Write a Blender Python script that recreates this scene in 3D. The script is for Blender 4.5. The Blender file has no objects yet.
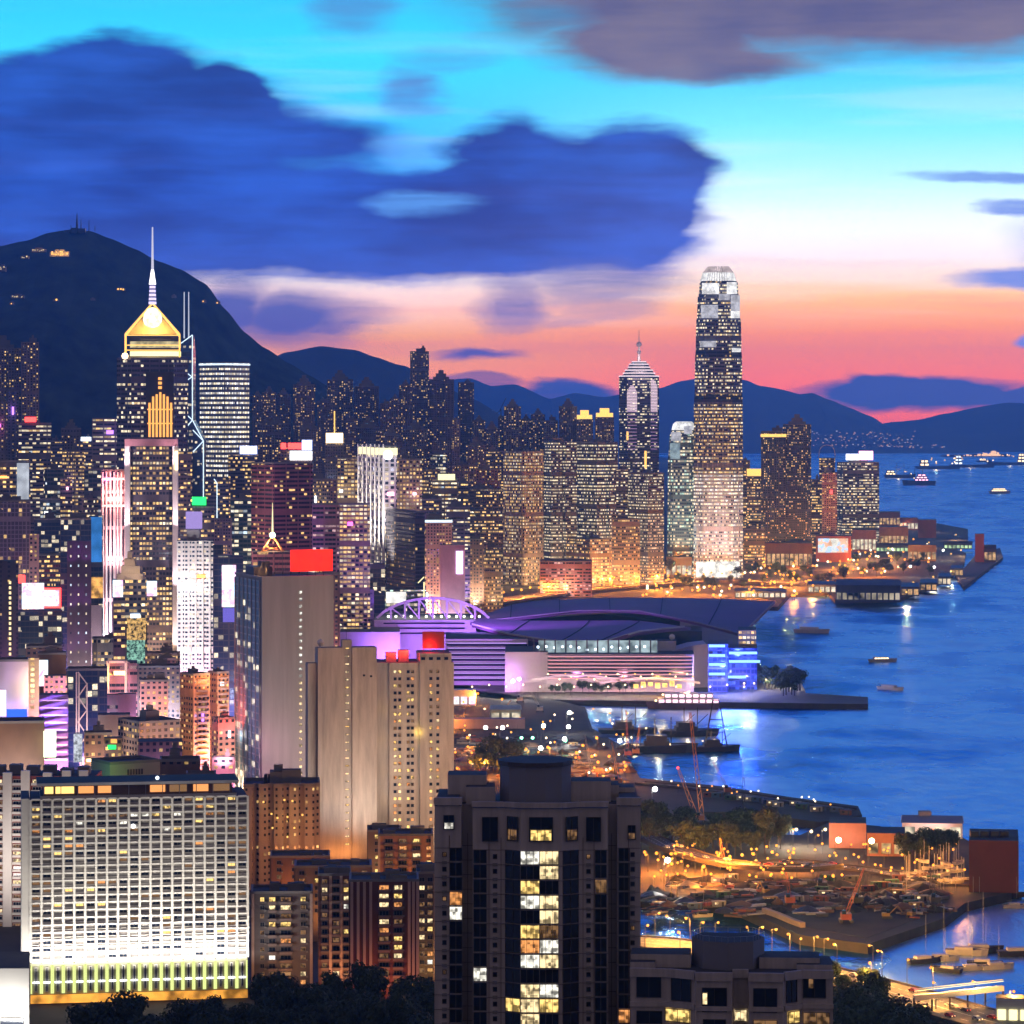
import bpy, math, random
from mathutils import Vector, noise
R = math.radians
random.seed(7)
scene = bpy.context.scene
COL = scene.collection

# ------------------------------------------------------------------ camera
F, H, EY = 3245.0, 213.0, 416.0          # focal length in pixels, eye height in m, eye-level row
cam_data = bpy.data.cameras.new('camera')
cam = bpy.data.objects.new('camera', cam_data)
COL.objects.link(cam)
cam.location = (0, 0, H)
cam.rotation_euler = (R(90), 0, 0)
cam_data.sensor_width = 36
cam_data.lens = 36 * F / 1024
cam_data.shift_y = (EY - 512) / 1024
cam_data.clip_start = 1
cam_data.clip_end = 120000
scene.camera = cam
scene.render.resolution_x = scene.render.resolution_y = 1024
scene.render.engine = 'CYCLES'
cy = scene.cycles
cy.use_denoising = True
cy.use_adaptive_sampling = True
cy.adaptive_threshold = .02
cy.max_bounces = 5
cy.diffuse_bounces = 2
cy.glossy_bounces = 3
cy.transmission_bounces = 2
cy.transparent_max_bounces = 8
cy.volume_bounces = 0
cy.sample_clamp_indirect = 4
cy.sample_clamp_direct = 0
cy.caustics_reflective = False
cy.caustics_refractive = False
try:
    cy.use_light_tree = True
except Exception:
    pass
scene.view_settings.view_transform = 'Standard'
scene.view_settings.look = 'None'
scene.view_settings.exposure = 0
scene.view_settings.gamma = 1


def lin(r, g, b):
    f = lambda c: c / 12.92 if c <= .04045 else ((c + .055) / 1.055) ** 2.4
    return (f(r / 255), f(g / 255), f(b / 255), 1)


class NT:
    """tiny helper for writing node trees"""
    def __init__(s, tree):
        s.t = tree
        s.t.nodes.clear()

    def n(s, kind, **kw):
        o = s.t.nodes.new(kind)
        for k, v in kw.items():
            setattr(o, k, v)
        return o

    def put(s, sock, v):
        if isinstance(v, bpy.types.NodeSocket):
            s.t.links.new(v, sock)
        elif v is not None:
            if hasattr(sock, 'default_value'):
                try:
                    sock.default_value = v
                except Exception:
                    sock.default_value = (v, v, v) if not hasattr(v, '__len__') else tuple(v)[:3]

    def m(s, op, a, b=None, c=None, clamp=False):
        o = s.n('ShaderNodeMath', operation=op, use_clamp=clamp)
        for i, v in enumerate((a, b, c)):
            if v is not None:
                s.put(o.inputs[i], v)
        return o.outputs[0]

    def v(s, op, a, b=None, scale=None):
        o = s.n('ShaderNodeVectorMath', operation=op)
        s.put(o.inputs[0], a)
        if b is not None:
            s.put(o.inputs[1], b)
        if scale is not None:
            s.put(o.inputs['Scale'], scale)
        return o.outputs['Value'] if op in ('LENGTH', 'DOT_PRODUCT', 'DISTANCE') else o.outputs[0]

    def xyz(s, x=0.0, y=0.0, z=0.0):
        o = s.n('ShaderNodeCombineXYZ')
        for i, q in enumerate((x, y, z)):
            s.put(o.inputs[i], q)
        return o.outputs[0]

    def sep(s, vec):
        o = s.n('ShaderNodeSeparateXYZ')
        s.put(o.inputs[0], vec)
        return o.outputs

    def mix(s, f, a, b):
        o = s.n('ShaderNodeMix', data_type='RGBA')
        s.put(o.inputs['Factor'], f)
        s.put(o.inputs[6], a)
        s.put(o.inputs[7], b)
        return o.outputs[2]

    def mp(s, v, a, b, c=0.0, d=1.0, smooth=False):
        o = s.n('ShaderNodeMapRange')
        if smooth:
            o.interpolation_type = 'SMOOTHSTEP'
        for i, q in enumerate((v, a, b, c, d)):
            s.put(o.inputs[i], q)
        return o.outputs[0]

    def ramp(s, f, stops, ease=False):
        o = s.n('ShaderNodeValToRGB')
        cr = o.color_ramp
        if ease:
            cr.interpolation = 'EASE'
        while len(cr.elements) < len(stops):
            cr.elements.new(0.5)
        for e, (p, c) in zip(cr.elements, stops):
            e.position = p
            e.color = c
        s.put(o.inputs[0], f)
        return o.outputs[0]

    def noise(s, vec, scale=1.0, detail=3.0, rough=.5):
        o = s.n('ShaderNodeTexNoise')
        s.put(o.inputs['Vector'], vec)
        o.inputs['Scale'].default_value = scale
        o.inputs['Detail'].default_value = detail
        o.inputs['Roughness'].default_value = rough
        return o.outputs


# ------------------------------------------------------------------ sky
SUN_EL, SUN_AZ = 2.0, 24.0               # low in the west, to the right of the view
world = bpy.data.worlds.new('World')
scene.world = world
world.use_nodes = True
w = NT(world.node_tree)
tc = w.n('ShaderNodeTexCoord')
d = w.sep(w.v('NORMALIZE', tc.outputs['Generated']))
az = w.m('MULTIPLY', w.m('ARCTAN2', d[0], d[1]), F)      # azimuth and elevation, in the unit 1/F radian
el = w.m('MULTIPLY', w.m('ARCSINE', d[2]), F)
pos = w.xyz(w.m('ADD', az, 512.0), w.m('SUBTRACT', EY, el), 0.0)
wn1 = w.noise(w.v('MULTIPLY', pos, (1 / 120, 1 / 45, 1)), 1.0, 4.0, .55)
wn2 = w.noise(w.v('MULTIPLY', pos, (1 / 420, 1 / 30, 1)), 1.0, 3.0, .5)
wisp = w.noise(w.v('ADD', w.v('MULTIPLY', pos, (1 / 210, 1 / 13, 1)), w.v('SCALE', wn1[1], scale=.9)), 1.0, 5.0, .62)[0]
warp = w.v('MULTIPLY', w.v('SUBTRACT', wn1[1], (.5, .5, .5)), (84, 34, 0))
wpos = w.v('ADD', pos, warp)


def sky_ramp(stops, top):
    return w.ramp(w.mp(el, 0, top), [((416 - y) / top, lin(*c)) for y, c in stops])


right = sky_ramp([(416, (246, 90, 20)), (385, (255, 102, 12)), (345, (255, 128, 24)), (318, (255, 152, 48)), (292, (255, 198, 124)),
                  (262, (252, 236, 234)), (225, (240, 246, 252)), (180, (184, 240, 255)), (130, (120, 230, 255)), (60, (52, 200, 255)), (0, (30, 190, 255)),
                  (-300, (40, 150, 250)), (-1100, (30, 92, 214)), (-2600, (18, 46, 130))], 3400)
left = sky_ramp([(416, (246, 110, 30)), (370, (254, 146, 30)), (335, (255, 164, 60)), (300, (254, 206, 186)), (275, (238, 226, 218)), (240, (150, 200, 245)),
                 (190, (70, 170, 250)), (130, (60, 190, 255)), (60, (58, 216, 255)), (0, (44, 205, 255)),
                 (-300, (40, 150, 250)), (-1100, (30, 92, 214)), (-2600, (18, 46, 130))], 3400)
base = w.mix(w.mp(w.m('ADD', az, 512.0), 380, 760, smooth=True), left, right)
# long thin stratus streaks low over the horizon
streak = w.m('MULTIPLY', w.mp(wn2[0], .5, .72, smooth=True), w.m('MULTIPLY', w.mp(el, 20, 60), w.mp(el, 190, 110)))
base = w.mix(w.m('MULTIPLY', streak, .38), base, lin(236, 104, 84))
streak2 = w.m('MULTIPLY', w.mp(wn2[0], .52, .3, smooth=True), w.m('MULTIPLY', w.mp(el, 70, 130), w.mp(el, 420, 200)))
base = w.mix(w.m('MULTIPLY', streak2, .35), base, lin(250, 238, 240))


def blobs(items, soft=.8, merge=False):
    acc = None
    for cx, cyy, rx, ry, k in items:
        dd = w.v('LENGTH', w.v('MULTIPLY', w.v('SUBTRACT', wpos, (cx, cyy, 0)), (1 / rx, 1 / ry, 0)))
        f = w.mp(dd, 1 + soft * .6, 1 - soft * .6, 0, k, smooth=True)
        acc = f if acc is None else w.m('ADD' if merge else 'MAXIMUM', acc, f)
    if merge:
        acc = w.mp(w.m('ADD', acc, w.m('MULTIPLY', w.m('SUBTRACT', wn1[0], .5), .5)), .3, 1.55, 0, 1, smooth=True)
    # long-exposed wisps: the edges are drawn out sideways
    return w.mp(w.m('ADD', acc, w.m('MULTIPLY', w.m('SUBTRACT', wisp, .5), w.m('MULTIPLY', w.m('MULTIPLY', acc, w.m('SUBTRACT', 1.0, acc)), 5.0 if merge else 3.4))), .04, .96)


big = blobs([(40, 180, 190, 96, 1), (215, 185, 235, 86, 1), (360, 235, 300, 46, 1), (124, 56, 60, 26, .95), (165, 104, 120, 52, 1), (238, 92, 26, 22, .8),
             (505, 158, 44, 50, 1), (575, 205, 128, 68, 1), (652, 160, 62, 38, 1), (646, 226, 50, 42, 1), (-250, 190, 300, 120, 1), (330, 140, 60, 22, .7), (60, 110, 110, 50, 1), (400, 230, 140, 44, .9), (600, 180, 90, 50, .8)], 1.15, True)
cshade = w.m('ADD', w.m('MULTIPLY', w.noise(w.v('MULTIPLY', pos, (1 / 190, 1 / 60, 1)), 1.0, 3.0, .5)[0], .75), w.m('MULTIPLY', wisp, .25))
bigcol = w.mix(w.mp(cshade, .32, .7, smooth=True), lin(8, 32, 120), lin(30, 80, 188))
base = w.mix(w.m('MULTIPLY', big, .97), base, bigcol)
base = w.mix(blobs([(428, 204, 48, 12, .55), (410, 150, 40, 14, .5)], .9), base, lin(96, 168, 244))
low = blobs([(292, 320, 84, 24, 1), (235, 312, 40, 30, 1), (330, 328, 46, 12, .9), (150, 330, 90, 50, .9), (478, 357, 38, 6, .95)], 1.2)
base = w.mix(w.m('MULTIPLY', low, .92), base, lin(22, 58, 138))
base = w.mix(blobs([(508, 302, 34, 26, .75), (596, 284, 80, 22, .65), (610, 306, 60, 14, .45), (545, 318, 60, 8, .4)], .9), base, lin(92, 92, 150))
top = blobs([(800, 8, 300, 52, 1), (660, 44, 120, 38, 1), (700, 66, 110, 22, .95), (930, 16, 200, 46, 1), (1250, 10, 260, 60, 1), (560, 10, 80, 26, .8)], .75)
topcol = w.mix(w.mp(cshade, .3, .68, smooth=True), lin(76, 70, 112), lin(122, 106, 120))
base = w.mix(w.m('MULTIPLY', top, .96), base, topcol)
base = w.mix(blobs([(412, 90, 30, 22, .6), (352, 12, 46, 24, .5), (450, 60, 50, 14, .3)], 1.0), base, lin(84, 92, 176))
base = w.mix(blobs([(1000, 179, 88, 7, .75), (1020, 214, 44, 9, .8), (1016, 280, 62, 12, .9), (1030, 342, 20, 9, .9), (1150, 250, 120, 40, .8)], .8), base, lin(86, 124, 206))
bank = blobs([(915, 396, 118, 18, 1), (880, 384, 46, 10, .95), (1010, 398, 60, 12, 1), (572, 396, 58, 16, .95), (455, 388, 60, 10, .7), (690, 396, 60, 12, .5)], .5)
base = w.mix(bank, base, lin(30, 54, 112))
# eastern night sky behind the camera, brightened and warmed to fill the facades
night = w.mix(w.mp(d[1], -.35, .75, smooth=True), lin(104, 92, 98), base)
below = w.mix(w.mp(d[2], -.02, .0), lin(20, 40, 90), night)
nish = w.n('ShaderNodeTexSky', sky_type='NISHITA')
nish.sun_disc = False
nish.sun_elevation = R(SUN_EL)
nish.sun_rotation = R(SUN_AZ)
bg = w.n('ShaderNodeBackground')
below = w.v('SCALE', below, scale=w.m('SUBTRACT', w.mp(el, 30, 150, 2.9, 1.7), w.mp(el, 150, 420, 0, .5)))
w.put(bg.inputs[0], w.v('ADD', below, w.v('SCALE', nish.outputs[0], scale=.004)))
bg.inputs[1].default_value = 1.0
out = w.n('ShaderNodeOutputWorld')
w.t.links.new(bg.outputs[0], out.inputs[0])

sun_data = bpy.data.lights.new('sun', 'SUN')
sun_data.energy = .12
sun_data.angle = R(4)
sun_data.color = (1, .55, .42)
sun = bpy.data.objects.new('sun', sun_data)
COL.objects.link(sun)
sv = Vector((math.sin(R(SUN_AZ)) * math.cos(R(SUN_EL)), math.cos(R(SUN_AZ)) * math.cos(R(SUN_EL)), math.sin(R(SUN_EL))))
sun.rotation_euler = sv.to_track_quat('Z', 'Y').to_euler()
sun.location = (0, 0, 3000)


# ------------------------------------------------------------------ helpers: points
def X(px, D):
    return (px - 512) * D / F


def Z(py, D):
    return H - (py - EY) * D / F


def P(px, py, D):
    return Vector((X(px, D), D, Z(py, D)))


def G(px, py, z=4.0):
    """the point of the level z that is seen at this row"""
    D = (H - z) * F / (py - EY)
    return Vector((X(px, D), D, z))


# ------------------------------------------------------------------ helpers: meshes and objects
class MB:
    """collects faces with material and UV (metres) and links them as ONE mesh object"""
    def __init__(s):
        s.v, s.f, s.m, s.uv = [], [], [], []
        s.mats = []
        s.cuts = []

    def mi(s, mat):
        if mat not in s.mats:
            s.mats.append(mat)
        return s.mats.index(mat)

    def face(s, pts, mat, uv=None):
        b = len(s.v)
        s.v.extend(tuple(p) for p in pts)
        s.f.append(tuple(range(b, b + len(pts))))
        s.m.append(s.mi(mat))
        s.uv.extend(uv if uv else [(0, 0)] * len(pts))

    def walls(s, pts, z0, z1, mat, u0=0.0, vz=None, top=None):
        """closed ring of wall faces; pts2 via top for tapering"""
        top = top or pts
        u = u0
        vz = z0 if vz is None else vz
        n = len(pts)
        for i in range(n):
            a, b = pts[i], pts[(i + 1) % n]
            c, e = top[(i + 1) % n], top[i]
            L = math.hypot(b[0] - a[0], b[1] - a[1])
            s.face([(a[0], a[1], z0), (b[0], b[1], z0), (c[0], c[1], z1), (e[0], e[1], z1)], mat,
                   [(u, z0 - vz), (u + L, z0 - vz), (u + L, z1 - vz), (u, z1 - vz)])
            u += math.ceil(L / 3) * 3 + 30

    def cap(s, pts, z, mat):
        s.face([(p[0], p[1], z) for p in pts], mat, [(p[0], p[1]) for p in pts])

    def prism(s, pts, z0, z1, mat, roof=None, bottom=False):
        s.cuts.append(len(s.f))
        s.walls(pts, z0, z1, mat)
        s.cap(pts, z1, roof or mat)
        if bottom:
            s.cap(pts[::-1], z0, mat)

    def box(s, c, size, mat, ax=None, roof=None):
        """box with base centre c; ax = (right, forward) unit 2-vectors"""
        r, f = ax or ((1, 0), (0, 1))
        hx, hy = size[0] / 2, size[1] / 2
        pts = [(c[0] + sx * hx * r[0] + sy * hy * f[0], c[1] + sx * hx * r[1] + sy * hy * f[1]) for sx, sy in ((-1, -1), (1, -1), (1, 1), (-1, 1))]
        s.prism(pts, c[2], c[2] + size[2], mat, roof, True)

    def bar(s, a, b, w, mat, n=4, w2=None):
        """bar or tapering tube from a to b"""
        s.cuts.append(len(s.f))
        a, b = Vector(a), Vector(b)
        t = (b - a)
        if t.length < 1e-6:
            return
        t.normalize()
        up = Vector((0, 0, 1)) if abs(t.z) < .95 else Vector((1, 0, 0))
        p = t.cross(up).normalized()
        q = p.cross(t)
        w2 = w if w2 is None else w2
        k = math.pi / n
        ra = [a + (p * math.cos(k + 2 * k * i) + q * math.sin(k + 2 * k * i)) * w / 2 for i in range(n)]
        rb = [b + (p * math.cos(k + 2 * k * i) + q * math.sin(k + 2 * k * i)) * w2 / 2 for i in range(n)]
        for i in range(n):
            j = (i + 1) % n
            s.face([ra[j], ra[i], rb[i], rb[j]], mat)
        s.face(ra, mat)
        s.face(rb[::-1], mat)

    def ball(s, c, r, mat, n=8, squash=1.0):
        s.cuts.append(len(s.f))
        c = Vector(c)
        rows = n // 2
        pt = lambda i, j: c + Vector((math.sin(math.pi * i / rows) * math.cos(2 * math.pi * j / n) * r, math.sin(math.pi * i / rows) * math.sin(2 * math.pi * j / n) * r, -math.cos(math.pi * i / rows) * r * squash))
        for i in range(rows):
            for j in range(n):
                q = [pt(i, j), pt(i, j + 1), pt(i + 1, j + 1), pt(i + 1, j)]
                if i == 0:
                    q = [q[0], q[2], q[3]]
                elif i == rows - 1:
                    q = q[:3]
                s.face(q, mat)

    def each(s, name, parent, limit=100, rest_name=None):
        """every box, bar or ball of this builder as a part of its own; past the limit the rest is one part of kind stuff"""
        ends = s.cuts[1:] + [len(s.f)]
        vo = 0
        rest = MB()
        for k, (a, e) in enumerate(zip(s.cuts, ends)):
            t_ = MB() if k < limit else rest
            for i in range(a, e):
                f = s.f[i]
                t_.face([s.v[q] for q in f], s.mats[s.m[i]], [s.uv[q] for q in f])
            if k < limit:
                t_.build(name, parent)
        if rest.f:
            rest.build(rest_name or name, parent)['kind'] = 'stuff'

    def build(s, name, parent=None, loc=None, smooth=False):
        me = bpy.data.meshes.new(name)
        o = Vector(loc) if loc is not None else None
        if parent is not None and o is None:
            o = parent.matrix_world.translation if False else Vector(parent.get('_o', (0, 0, 0)))
        if o is None:
            o = Vector((0, 0, 0))
        me.from_pydata([(p[0] - o.x, p[1] - o.y, p[2] - o.z) for p in s.v], [], s.f)
        for mt in s.mats:
            me.materials.append(mt)
        me.polygons.foreach_set('material_index', s.m)
        ul = me.uv_layers.new(name='UVMap')
        flat = [q for t in s.uv for q in t]
        ul.data.foreach_set('uv', flat)
        if smooth:
            me.polygons.foreach_set('use_smooth', [True] * len(s.f))
        me.update()
        ob = bpy.data.objects.new(name, me)
        COL.objects.link(ob)
        if parent is not None:
            ob.parent = parent
            po = Vector(parent.get('_o', (0, 0, 0)))
            ob.location = o - po
        else:
            ob.location = o
        ob['_o'] = tuple(o)
        return ob


def tag(o, label=None, cat=None, group=None, kind=None):
    if label:
        o['label'] = label
    if cat:
        o['category'] = cat
    if group:
        o['group'] = group
    if kind:
        o['kind'] = kind
    return o


def empty(name, loc, label, cat, group=None):
    o = bpy.data.objects.new(name, None)
    COL.objects.link(o)
    o.location = loc
    o['_o'] = tuple(loc)
    return tag(o, label, cat, group)


def copy_tree(src, loc, rz=0.0, label=None, parent=None):
    """a copy of a thing with copies of its parts and sub-parts; meshes and lamps are shared"""
    c = src.copy()
    COL.objects.link(c)
    if parent is None:
        c.location = loc
        c.rotation_euler = (0, 0, rz)
        if label:
            c['label'] = label
    else:
        c.parent = parent
    for ch in src.children:
        copy_tree(ch, None, parent=c)
    return c


def light(name, kind, loc, color, power, parent, size=1.0, target=None, size_y=None, angle=120, spread=160):
    L = bpy.data.lights.new(name, kind)
    L.color = color
    L.energy = power
    if kind == 'AREA':
        L.shape = 'RECTANGLE'
        L.size = size
        L.size_y = size_y or size
        L.spread = R(spread)
    elif kind == 'SPOT':
        L.spot_size = R(angle)
        L.spot_blend = .8
        L.shadow_soft_size = size
    else:
        L.shadow_soft_size = size
    o = bpy.data.objects.new(name, L)
    COL.objects.link(o)
    po = Vector(parent.get('_o', (0, 0, 0))) if parent is not None else Vector((0, 0, 0))
    o.parent = parent
    o.location = Vector(loc) - po
    if target is not None:
        o.rotation_euler = (Vector(target) - Vector(loc)).to_track_quat('-Z', 'Y').to_euler()
    return o


# ------------------------------------------------------------------ materials
MATS = {}


def plain(name, col, rough=.7, metal=0.0, vary=.25, scale=.08, spec=.5, streak=.45):
    if name in MATS:
        return MATS[name]
    mt = bpy.data.materials.new(name)
    mt.use_nodes = True
    t = NT(mt.node_tree)
    g = t.n('ShaderNodeTexCoord')
    nz = t.noise(t.v('MULTIPLY', g.outputs['Object'], (1, 1, streak)), scale, 5.0, .6)[0]
    c1 = tuple(c * (1 - vary) for c in col[:3]) + (1,)
    c2 = tuple(min(.9, c * (1 + vary)) for c in col[:3]) + (1,)
    b = t.n('ShaderNodeBsdfPrincipled')
    t.put(b.inputs['Base Color'], t.mix(t.mp(nz, .3, .7), c1, c2))
    b.inputs['Roughness'].default_value = rough
    b.inputs['Metallic'].default_value = metal
    b.inputs['Specular IOR Level'].default_value = spec
    o = t.n('ShaderNodeOutputMaterial')
    t.t.links.new(b.outputs[0], o.inputs[0])
    MATS[name] = mt
    return mt


def screen(name, a, b, c, strength, scale=.2):
    """a lit picture screen in three colours"""
    mt = glow(name, a, strength)
    t = NT(mt.node_tree)
    g = t.n('ShaderNodeTexCoord')
    n1, n2 = t.noise(g.outputs['Object'], scale, 2.0, .6), t.noise(t.v('ADD', g.outputs['Object'], (31, 7, 3)), scale * 1.7, 2.0, .6)
    e = t.n('ShaderNodeEmission')
    t.put(e.inputs[0], t.mix(t.mp(n2[0], .5, .56), t.mix(t.mp(n1[0], .47, .53), tuple(a) + (1,), tuple(b) + (1,)), tuple(c) + (1,)))
    t.put(e.inputs[1], t.mp(n1[0], .35, .65, strength * .5, strength))
    o = t.n('ShaderNodeOutputMaterial')
    t.t.links.new(e.outputs[0], o.inputs[0])
    return mt


def glow(name, col, strength, sampled=False, vary=0.0, scale=.3, room=False):
    """things that give off light: lamps, signs, screens, and faces with floodlight put in as glow"""
    if name in MATS:
        return MATS[name]
    mt = bpy.data.materials.new(name)
    mt.use_nodes = True
    t = NT(mt.node_tree)
    e = t.n('ShaderNodeEmission')
    e.inputs[0].default_value = col if len(col) == 4 else tuple(col) + (1,)
    if vary:
        g = t.n('ShaderNodeTexCoord')
        nz = t.noise(g.outputs['Object'], scale, 2.0, .6)[0]
        if room:   # furniture, curtains and dark corners
            loc = t.v('SCALE', t.n('ShaderNodeObjectInfo').outputs['Location'], scale=1.37)
            big = t.noise(t.v('ADD', t.v('MULTIPLY', g.outputs['Object'], (.75, .75, .9)), loc), 1.0, 0.0, .4)[0]
            cell = t.n('ShaderNodeTexWhiteNoise', noise_dimensions='3D')
            t.put(cell.inputs['Vector'], t.v('FLOOR', t.v('ADD', t.v('MULTIPLY', g.outputs['Object'], (1.9, 1.9, 1.3)), loc)))
            nz = t.m('ADD', t.m('MULTIPLY', big, .72), t.m('MULTIPLY', cell.outputs[0], .28))
            nz = t.m('ADD', nz, t.m('MULTIPLY', t.sep(g.outputs['Object'])[2], .07))
        t.put(e.inputs[1], t.mp(nz, .36, .62, strength * (1 - vary), strength))
    else:
        e.inputs[1].default_value = strength
    o = t.n('ShaderNodeOutputMaterial')
    t.t.links.new(e.outputs[0], o.inputs[0])
    if not sampled:
        mt.cycles.emission_sampling = 'NONE'
    MATS[name] = mt
    return mt


WARM, NEUT, COOL = (1, .62, .2, 1), (1, .84, .55, 1), (.72, .88, 1, 1)


def facade(name, wall, cw=3.0, ch=3.6, ww=.7, wh=.5, lit=.4, em=1.6, cols=(WARM, NEUT, COOL), glass=(.02, .025, .04), patch=.5, floors=.5, gap=0, rough=.75, metal=0.0, seed=0.0, mech=True, grough=.14):
    """wall with a grid of windows (UV in metres); each window is lit or dark on its own, floors and patches share a tendency"""
    if name in MATS:
        return MATS[name]
    mt = bpy.data.materials.new(name)
    mt.use_nodes = True
    t = NT(mt.node_tree)
    uv = t.sep(t.n('ShaderNodeUVMap').outputs[0])
    rnd = t.n('ShaderNodeObjectInfo').outputs['Random']
    roff = t.m('MULTIPLY', rnd, 517.0)
    sx = t.m('DIVIDE', uv[0], t.m('MULTIPLY', cw, t.m('ADD', .84, t.m('MULTIPLY', t.m('FRACT', t.m('MULTIPLY', rnd, 7.31)), .36))))
    sy = t.m('DIVIDE', uv[1], t.m('MULTIPLY', ch, t.m('ADD', .92, t.m('MULTIPLY', t.m('FRACT', t.m('MULTIPLY', rnd, 13.7)), .18))))
    ix, iy = t.m('FLOOR', sx), t.m('FLOOR', sy)
    fx, fy = t.m('SUBTRACT', sx, ix), t.m('SUBTRACT', sy, iy)
    rx = t.m('FRACT', t.m('MULTIPLY', t.m('ADD', ix, t.m('MULTIPLY', iy, 3.7)), .618))
    inx = t.m('LESS_THAN', t.m('ABSOLUTE', t.m('SUBTRACT', fx, .5)), ww / 2)
    iny = t.m('LESS_THAN', t.m('ABSOLUTE', t.m('SUBTRACT', fy, .5)), wh / 2)
    mask = t.m('MULTIPLY', inx, iny)
    if mech:  # plant floors without windows, and broad piers
        k_ = t.m('ADD', 11.0, t.m('FLOOR', t.m('MULTIPLY', t.m('FRACT', t.m('MULTIPLY', rnd, 23.9)), 9.0)))
        mask = t.m('MULTIPLY', mask, t.m('GREATER_THAN', t.m('MODULO', t.m('ADD', iy, 4.0), k_), .5))
        kp = t.m('ADD', 3.0, t.m('FLOOR', t.m('MULTIPLY', t.m('FRACT', t.m('MULTIPLY', rnd, 41.3)), 7.0)))
        pier = t.m('LESS_THAN', t.m('MODULO', t.m('ADD', sx, .14), kp), .34)
        mask = t.m('MULTIPLY', mask, t.m('SUBTRACT', 1.0, pier))
    if gap:   # a blank strip of wall every few columns
        mask = t.m('MULTIPLY', mask, t.m('GREATER_THAN', t.m('MODULO', ix, gap), .5))
    wn = t.n('ShaderNodeTexWhiteNoise', noise_dimensions='3D')
    t.put(wn.inputs['Vector'], t.xyz(ix, iy, t.m('FLOOR', t.m('ADD', roff, seed))))
    rc = t.sep(wn.outputs['Color'])
    wf = t.n('ShaderNodeTexWhiteNoise', noise_dimensions='2D')
    t.put(wf.inputs['Vector'], t.xyz(iy, t.m('FLOOR', roff), 0))
    pn = t.noise(t.xyz(t.m('MULTIPLY', sx, .09), t.m('MULTIPLY', sy, .11), roff), 1.0, 2.0, .5)[0]
    thr = t.m('ADD', lit, t.m('ADD', t.m('MULTIPLY', t.m('SUBTRACT', wf.outputs[0], .5), floors), t.m('MULTIPLY', t.m('SUBTRACT', pn, .5), patch * 2)))
    thr = t.m('MAXIMUM', thr, lit * .3)
    on = t.m('LESS_THAN', wn.outputs[0], thr)
    br = t.m('ADD', .25, t.m('MULTIPLY', t.m('POWER', rc[1], 1.6), .95))
    # rooms are brighter towards the ceiling, with things standing in them
    room = t.noise(t.xyz(t.m('MULTIPLY', uv[0], 1.1), t.m('MULTIPLY', uv[1], 1.7), roff), 1.0, 1.0, .5)[0]
    br = t.m('MULTIPLY', br, t.mp(room, .3, .65, .55, 1.15))
    blind = t.m('GREATER_THAN', fy, t.m('MULTIPLY', rx, .34))     # blinds drawn to different heights
    e = t.m('MULTIPLY', t.m('MULTIPLY', on, t.m('MULTIPLY', mask, t.m('ADD', .35, t.m('MULTIPLY', blind, .65)))), t.m('MULTIPLY', br, em))
    lc = t.ramp(rc[0], [(0.0, cols[0]), (.42, cols[0]), (.6, cols[1]), (.86, cols[1]), (.95, cols[2])])
    g = t.n('ShaderNodeTexCoord')
    grime = t.noise(t.v('MULTIPLY', g.outputs['Object'], (.1, .1, .025)), 1.0, 5.0, .6)[0]
    wc = t.mix(t.mp(grime, .3, .7), tuple(c * .72 for c in wall[:3]) + (1,), tuple(min(.9, c * 1.2) for c in wall[:3]) + (1,))
    b = t.n('ShaderNodeBsdfPrincipled')
    t.put(b.inputs['Base Color'], t.mix(mask, wc, tuple(glass) + (1,)))
    t.put(b.inputs['Roughness'], t.mp(mask, 0, 1, rough, grough))
    b.inputs['Metallic'].default_value = metal
    t.put(b.inputs['Emission Color'], lc)
    t.put(b.inputs['Emission Strength'], e)
    o = t.n('ShaderNodeOutputMaterial')
    t.t.links.new(b.outputs[0], o.inputs[0])
    mt.cycles.emission_sampling = 'NONE'
    MATS[name] = mt
    return mt
# ------------------------------------------------------------------ setting: water, land, hills, air
def water_material():
    mt = bpy.data.materials.new('harbour_water')
    mt.use_nodes = True
    t = NT(mt.node_tree)
    g = t.n('ShaderNodeTexCoord').outputs['Object']
    n1 = t.noise(t.v('MULTIPLY', g, (1 / 14, 1 / 30, 1)), 1.0, 4.0, .6)[0]
    n2 = t.noise(t.v('MULTIPLY', g, (1 / 150, 1 / 420, 1)), 1.0, 4.0, .55)[0]
    n3 = t.noise(t.v('MULTIPLY', g, (1 / 70, 1 / 110, 1)), 1.0, 3.0, .5)[0]
    mixf = t.m('ADD', t.m('MULTIPLY', n2, .6), t.m('MULTIPLY', n3, .4))
    bp = t.n('ShaderNodeBump')
    bp.inputs['Strength'].default_value = .8
    bp.inputs['Distance'].default_value = 3.0
    t.put(bp.inputs['Height'], n1)
    df = t.n('ShaderNodeBsdfDiffuse')
    t.put(df.inputs['Color'], t.mix(t.mp(mixf, .43, .57), (.006, .06, .26, 1), (.09, .30, .68, 1)))
    gl = t.n('ShaderNodeBsdfGlossy')
    t.put(gl.inputs['Color'], t.mix(t.mp(mixf, .43, .57), (.10, .36, .82, 1), (.8, .95, 1, 1)))
    t.put(gl.inputs['Roughness'], t.mp(mixf, .38, .62, .12, .42))
    t.put(gl.inputs['Normal'], bp.outputs[0])
    mx = t.n('ShaderNodeMixShader')
    mx.inputs[0].default_value = .72
    t.t.links.new(df.outputs[0], mx.inputs[1])
    t.t.links.new(gl.outputs[0], mx.inputs[2])
    o = t.n('ShaderNodeOutputMaterial')
    t.t.links.new(mx.outputs[0], o.inputs[0])
    return mt


m_water = water_material()
mb = MB()
mb.face([(-17900, -900, 0), (17900, -900, 0), (17900, 25400, 0), (-17900, 25400, 0)], m_water)
tag(mb.build('harbour_water'), 'blue harbour water', None, None, 'structure')

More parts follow.
